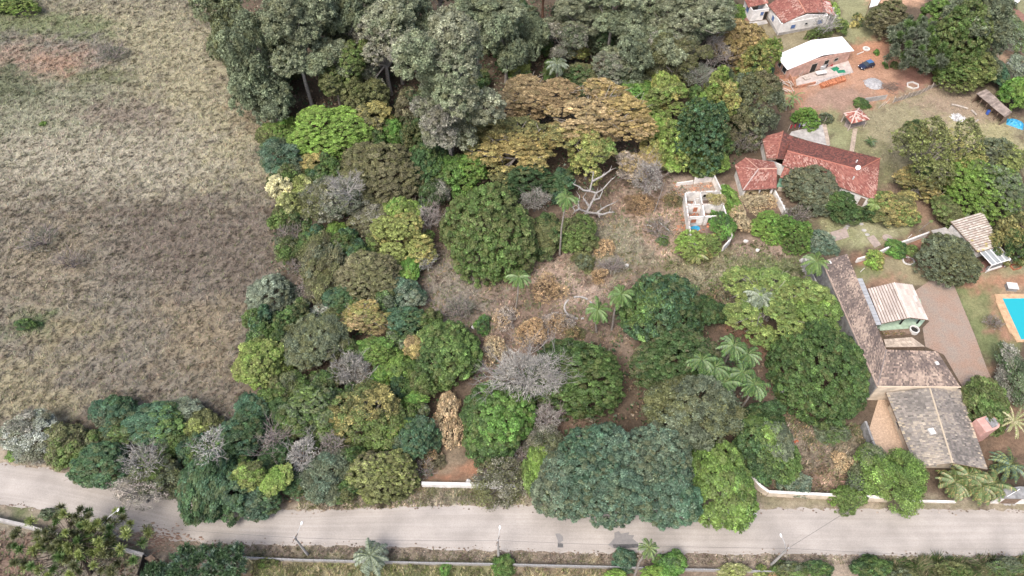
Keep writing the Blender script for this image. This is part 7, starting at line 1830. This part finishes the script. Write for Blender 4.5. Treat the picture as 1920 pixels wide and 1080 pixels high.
# ---- low trees filling the gaps of the wood; nothing in the photograph tells them apart
def fill_wood():
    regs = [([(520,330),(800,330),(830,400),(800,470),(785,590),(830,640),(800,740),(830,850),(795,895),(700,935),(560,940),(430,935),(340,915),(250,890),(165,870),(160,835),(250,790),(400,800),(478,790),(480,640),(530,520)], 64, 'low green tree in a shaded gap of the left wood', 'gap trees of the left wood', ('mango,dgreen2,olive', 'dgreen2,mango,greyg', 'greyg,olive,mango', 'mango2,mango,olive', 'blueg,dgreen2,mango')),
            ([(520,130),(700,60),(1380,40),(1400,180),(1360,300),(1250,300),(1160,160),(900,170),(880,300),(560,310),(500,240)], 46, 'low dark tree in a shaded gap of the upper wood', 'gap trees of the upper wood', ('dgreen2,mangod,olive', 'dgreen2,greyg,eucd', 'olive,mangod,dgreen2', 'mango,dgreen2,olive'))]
    stop = set('in on right left below above behind beside with next at of under over near between standing leaning cut mostly whose spreading reaching overhanging directly just to mixed from and among touching hanging showing'.split())
    def short(t):
        w = []
        for e in t.split():
            if e in stop: break
            w.append(e.strip(','))
        return ' '.join(w[-4:]) if len(w) > 1 else None
    named = [(o.location.x, o.location.y, short(o['label'])) for o in bpy.data.objects if o.type == 'EMPTY' and o.get('category') in ('tree', 'shrub') and short(o['label'])]
    word = dict(mango='green', dgreen2='dark green', greyg='greyish green', mango2='mid green', blueg='bluish green', olive='olive')
    used = set()
    for k, (poly, n, label, grp, cols) in enumerate(regs):
        cand = scatter(900, 700 + k, *poly); rnd = random.Random(800 + k); g = gp(*poly); inner = signed(cand, g)
        for i in range(n):
            cr = np.array(CROWNS)
            gap = np.min(np.hypot(cand[:, None, 0] - cr[None, :, 0], cand[:, None, 1] - cr[None, :, 1]) - cr[None, :, 2], axis=1)
            gap = np.minimum(gap, inner + .6)
            j = int(np.argmax(gap))
            if gap[j] < -.55: break
            R = min(2.6, max(1.25, gap[j] + 1.25)); Rv = R * rnd.uniform(.8, 1.1); zc = Rv * .9 + rnd.uniform(.4, 1.6)
            foot = Vector((cand[j, 0], cand[j, 1], 0)); T = thing('broadleaf_tree', foot, label, 'tree', grp)
            cc = rnd.choice(cols); w0 = word[cc.split(',')[0]]
            nb = []
            for _, nm in sorted((math.hypot(x - foot.x, y - foot.y), nm) for x, y, nm in named):
                if nm not in nb: nb.append(nm)
                if len(nb) > 7: break
            opts = ['low %s tree in the gap between the %s and %s' % (w0, nb[a], nb[b]) for a, b in ((0, 1), (0, 2), (1, 2), (0, 3), (1, 3), (2, 3), (0, 4), (1, 4))]
            for (x, y, nm) in sorted(named, key=lambda q: math.hypot(q[0] - foot.x, q[1] - foot.y))[:8]:
                dx, dy = foot.x - x, foot.y - y
                opts.append('low %s gap tree %s the %s' % (w0, ('just right of' if dx > 0 else 'just left of') if abs(dx) > abs(dy) else ('just behind' if dy > 0 else 'just in front of'), nm))
            T['label'] = next((q for q in opts if q not in used and len(q.split()) <= 16), label); used.add(T['label'])
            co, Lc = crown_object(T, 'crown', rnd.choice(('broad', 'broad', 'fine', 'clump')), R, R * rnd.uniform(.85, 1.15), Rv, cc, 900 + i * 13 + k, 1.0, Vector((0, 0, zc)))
            trunk_mb(foot, foot + Vector((0, 0, zc - Rv * .35)), R, R, Rv, Lc + np.array([0, 0, Rv * .35]), 70 + i, BARK['brown'], None, 4, .8).build('trunk', M['bark'], T)
            CROWNS.append((foot.x, foot.y, R * .85, zc + Rv))
fill_wood()

# ---- palms and other rosettes
palm(1062, 372, (1049, 478), 'tall slender palm with a long bare trunk in the upper clearing', size=2.6, nf=22, r=.17)
palm(973, 520, (967, 580), 'small palm with a short thin trunk in the middle of the clearing', size=2.6, nf=20, r=.13)
palm(1121, 582, (1118, 622), 'left palm of the pair at the white ring', size=2.9, nf=22, r=.18)
palm(1165, 553, (1147, 618), 'right palm of the pair at the white ring, taller', size=2.9, nf=22, r=.18)
palm(1045, 122, None, 'grey-green palm above the orange-brown tree in the wood', cols=('greyg', 'sage'), size=3.2, nf=20, z=8, r=.2)
palm(1426, 555, None, 'palm rising out of the light green spreading tree', cols=('mango2', 'greyg'), size=3.2, nf=22, z=7, r=.2)
palm(1530, 492, (1498, 541), 'leaning palm with a pale trunk at the end of the long tiled roof', cols=('lime2', 'mango2', 'mango'), size=3.1, nf=20, r=.2)
for x, y, z, l in ((1375, 650, 9, 'topmost palm of the dense palm group'), (1340, 690, 8.5, 'left palm of the dense palm group'), (1392, 700, 8.5, 'middle palm of the dense palm group'),
                   (1414, 722, 8.5, 'lowest right palm of the dense palm group, with a bright young frond'), (1316, 676, 9, 'yellowish young palm at the left end of the dense palm group'),
                   (1358, 718, 8, 'lower palm of the dense group next to the soft grey-green tree'), (1402, 665, 7, 'right upper palm of the dense palm group')):
    palm(x, y, None, l, cols=('mango', 'mango2', 'bright', 'dgreen2'), size=3.0, nf=24, z=z, r=.16, group='palms of the dense palm group')
palm(695, 1042, None, 'feathery palm beside the concrete panel wall below the road', cols=('mango', 'mango2', 'lime2'), size=3.2, nf=22, z=3.5, r=.18)
palm(1217, 1028, (1190, 1078), 'roadside palm bending over the lower road edge', cols=('lime2', 'mango2', 'greyg'), size=1.7, nf=22, r=.15)
palm(1900, 790, None, 'pale yellow-green fan palm right of the lower tiled house', cols=('ygreen', 'paley', 'straw'), size=2.9, nf=24, z=4.0, droop=1.2, wl=.10, key='fan')
palm(1894, 872, None, 'large blue-green cycad with yellow lower leaves by the driveway gate', cols=('teal', 'teal2', 'blueg', 'ygreen'), size=3.4, nf=30, z=2.0, droop=1.5, wl=.14, key='cyc', name='cycad', el_spread=.8)
palm(1633, 265, None, 'small dark cycad alone in the lawn', cols=('dgreen2', 'mangod'), size=1.5, nf=20, z=.8, trunk=False, droop=1.3, wl=.16, key='cyc2', name='cycad')
for x, y, l in ((1790, 905, 'areca palm at the left end of the clump before the lower tiled house'), (1815, 892, 'areca palm in the middle of the clump before the lower tiled house'), (1838, 912, 'areca palm at the right end of the clump before the lower tiled house'), (1862, 908, 'areca palm standing apart beside the grey gate roof')):
    palm(x, y, None, l, cols=('mango2', 'olive', 'gold', 'mango'), size=3.1, nf=26, z=2.6, trunk=True, r=.08, key='areca', group='areca palms', droop=1.8)
palm(1640, 384, None, 'papaya like plant with a few broad pale green leaf rosettes', cols=('ygreen', 'lime2'), size=1.9, nf=12, z=2.6, r=.08, key='pap', name='papaya_plant', droop=1.6, wl=.34, cat='plant')
palm(1487, 182, None, 'banana plant with long strap leaves beside the building site', cols=('greyg', 'lime2', 'mango2'), size=2.8, nf=12, z=2.2, r=.14, key='ban', name='banana_plant', droop=1.7, wl=.10, cat='plant')
palm(1478, 196, None, 'smaller banana plant in front of the tall one', cols=('lime2', 'greyg'), size=1.8, nf=9, z=1.6, r=.1, key='ban', name='banana_plant', droop=1.7, wl=.12, cat='plant')
palm(1746, 414, (1724, 433), 'thin young palm with a pale stick trunk on the lawn', cols=('lime2',), size=.55, nf=8, r=.07)
palm(1306, 478, None, 'drooping fan of long yellowish fronds below the lime shrub', cols=('yellow', 'olive', 'ygreen'), size=2.4, nf=20, z=1.4, trunk=False, key='fan3', droop=1.9)

# ---- conifers
tuft_tree('conifer_tree', 150, 1022, 250, 150, (170, 1075), 'olive,mango,olive,ygreen', 'open branched conifer with tufted twig ends, bottom left corner', nt=150, tuft=.80, n_leaf=170, seed=9, z=9, bark='dark', kmin=.2, needle=.38)
tuft_tree('conifer_tree', 1722, 92, 118, 104, None, 'greyg,mango,greyg', 'dark green round tufted conifer on the red soil beside the blue car', nt=120, tuft=1.15, n_leaf=260, seed=12, z=5.5, needle=.42, bark='dark')
for cx, cy, w, h, z, l in ((345, 1058, 44, 60, 5, 'dark green spire tree at the bottom edge, first from the left of three'), (392, 1055, 50, 66, 5, 'dark green spire tree at the bottom edge, middle of three'), (438, 1056, 44, 62, 5, 'dark green spire tree at the bottom edge, right of three'), (300, 1076, 50, 30, 2.5, 'low dark green conifer at the bottom edge beside the dark gate')):
    tuft_tree('spire_tree', cx, cy, w, h, None, 'dgreen2,teal,dgreen2', l, nt=34, tuft=.62, n_leaf=130, seed=int(cx), z=z, needle=.34, spike=.8, group='dark spire trees at the bottom edge')

# ---- the big dead tree of the clearing
def dead_tree():
    B = G(1098, 408)
    T = thing('dead_tree', B, 'big dead tree with thick bleached white limbs in the upper clearing', 'tree')
    col = BARK['white']
    tb = MB(); fork = G(1100, 398, 1.2); tb.tube([B - Vector((0, 0, .1)), B.lerp(fork, .5), fork], [.55, .45, .40], 8, col)
    tb.build('trunk', M['bark'], T)
    limbs = [[(1100,398,1.2),(1112,375,3.0),(1118,362,4.2),(1130,355,5.0),(1147,336,6.5),(1152,333,7)],
             [(1118,362,4.2),(1106,358,4.6),(1110,340,6),(1113,322,7.5)],
             [(1110,340,6),(1128,331,7),(1142,321,8),(1146,318,8.3)],
             [(1106,358,4.6),(1094,357,5),(1086,350,5.5),(1075,345,6)],
             [(1100,398,1.2),(1086,392,2.2),(1084,380,3),(1087,368,3.6)],
             [(1086,392,2.2),(1078,396,2.4),(1074,388,3.0)],
             [(1100,398,1.2),(1118,400,2.0),(1128,392,2.8),(1138,386,3.4),(1150,381,4)],
             [(1118,400,2.0),(1130,402,2.4),(1142,398,3),(1152,398,3.4)],
             [(1112,375,3.0),(1124,372,3.8),(1130,358,4.9)],[(1104,386,2.2),(1097,376,3.2),(1093,370,3.8)], [(1122,398,2.2),(1124,408,1.9)]]
    for pts in limbs:
        mb = MB(); p = [G(*q) for q in pts]; n = len(p)
        mb.tube(p, [.21 * (1 - .72 * i / (n - 1)) + .03 for i in range(n)], 6, col)
        rnd = random.Random(len(pts) + int(pts[-1][0]))
        for k in range(1, n):
            d = Vector((rnd.gauss(0, 1), rnd.gauss(0, 1), rnd.gauss(.6, .5))).normalized()
            mb.tube([p[k], p[k] + d * .6, p[k] + d * 1.1 + Vector((0, 0, .2))], [.08, .06, .02], 4, col)
        mb.build('limb', M['bark'], T)
dead_tree()
for (a, b, l) in (((1226, 399), (1246, 342), 'bare leaning pale pole stem left of the ruin'), ((1027, 468), (1025, 454), 'short pale bare stem by the dark tree of the clearing')):
    B = G(*a); d = ray(*b); t = (d[0] * B.x + d[1] * B.y) / (d[0] ** 2 + d[1] ** 2); E = Vector((d[0] * t, d[1] * t, CAM_H + d[2] * t))
    mb = MB(); mb.tube([B, B.lerp(E, .5) + Vector((.05, 0, 0)), E], [.10, .08, .05], 6, BARK['pale'])
    T = thing('dead_tree', B, l, 'tree'); mb.build('trunk', M['bark'], T)

# ---- undergrowth: the uncountable low leaves under and between the trees
def undergrowth():
    regs = [([(400,60),(560,-60),(1380,-60),(1420,200),(1380,310),(1240,310),(1180,330),(1060,390),(860,390),(800,420),(790,590),(830,640),(830,860),(800,905),(560,950),(340,925),(160,890),(150,820),(470,770),(500,560),(520,360),(480,200),], 60000, ('dgreen2','bolive','brown','mangod','dgreen')),
            ([(880,690),(1160,640),(1180,520),(1480,560),(1480,800),(1420,900),(1000,920),(880,860)], 7000, ('bolive','brown','mangod','olive'))]
    for k, (poly, n, cols) in enumerate(regs):
        p = scatter(n, 300 + k, *poly); rg = np.random.default_rng(310 + k)
        cl = wob(p, 5, k); p = p[cl + rg.normal(0, .5, len(p)) > -.1]
        m = len(p); z = np.abs(rg.normal(.5, .7, m))
        pal = np.array([LC[c] for c in cols]); ci = ((wob(p, 7, k + 2) + rg.normal(0, .5, m) + 2) / 4 * len(pal)).astype(int).clip(0, len(pal) - 1)
        V, C = leaf_tris(np.column_stack([p, z]), rg.normal(0, .6, (m, 3)) + np.array([0, 0, 1]), rg.uniform(.3, .7, m), pal[ci] * np.exp(rg.normal(0, .2, (m, 1))), rg)
        tag(link('undergrowth', np_mesh('undergrowth', V, np.arange(len(V)).reshape(-1, 3), C, M['leaf'])), ('low leafy undergrowth on the shaded floor of the wood', 'low brown undergrowth between the mangoes below the clearing')[k], 'undergrowth', kind='stuff')
undergrowth()
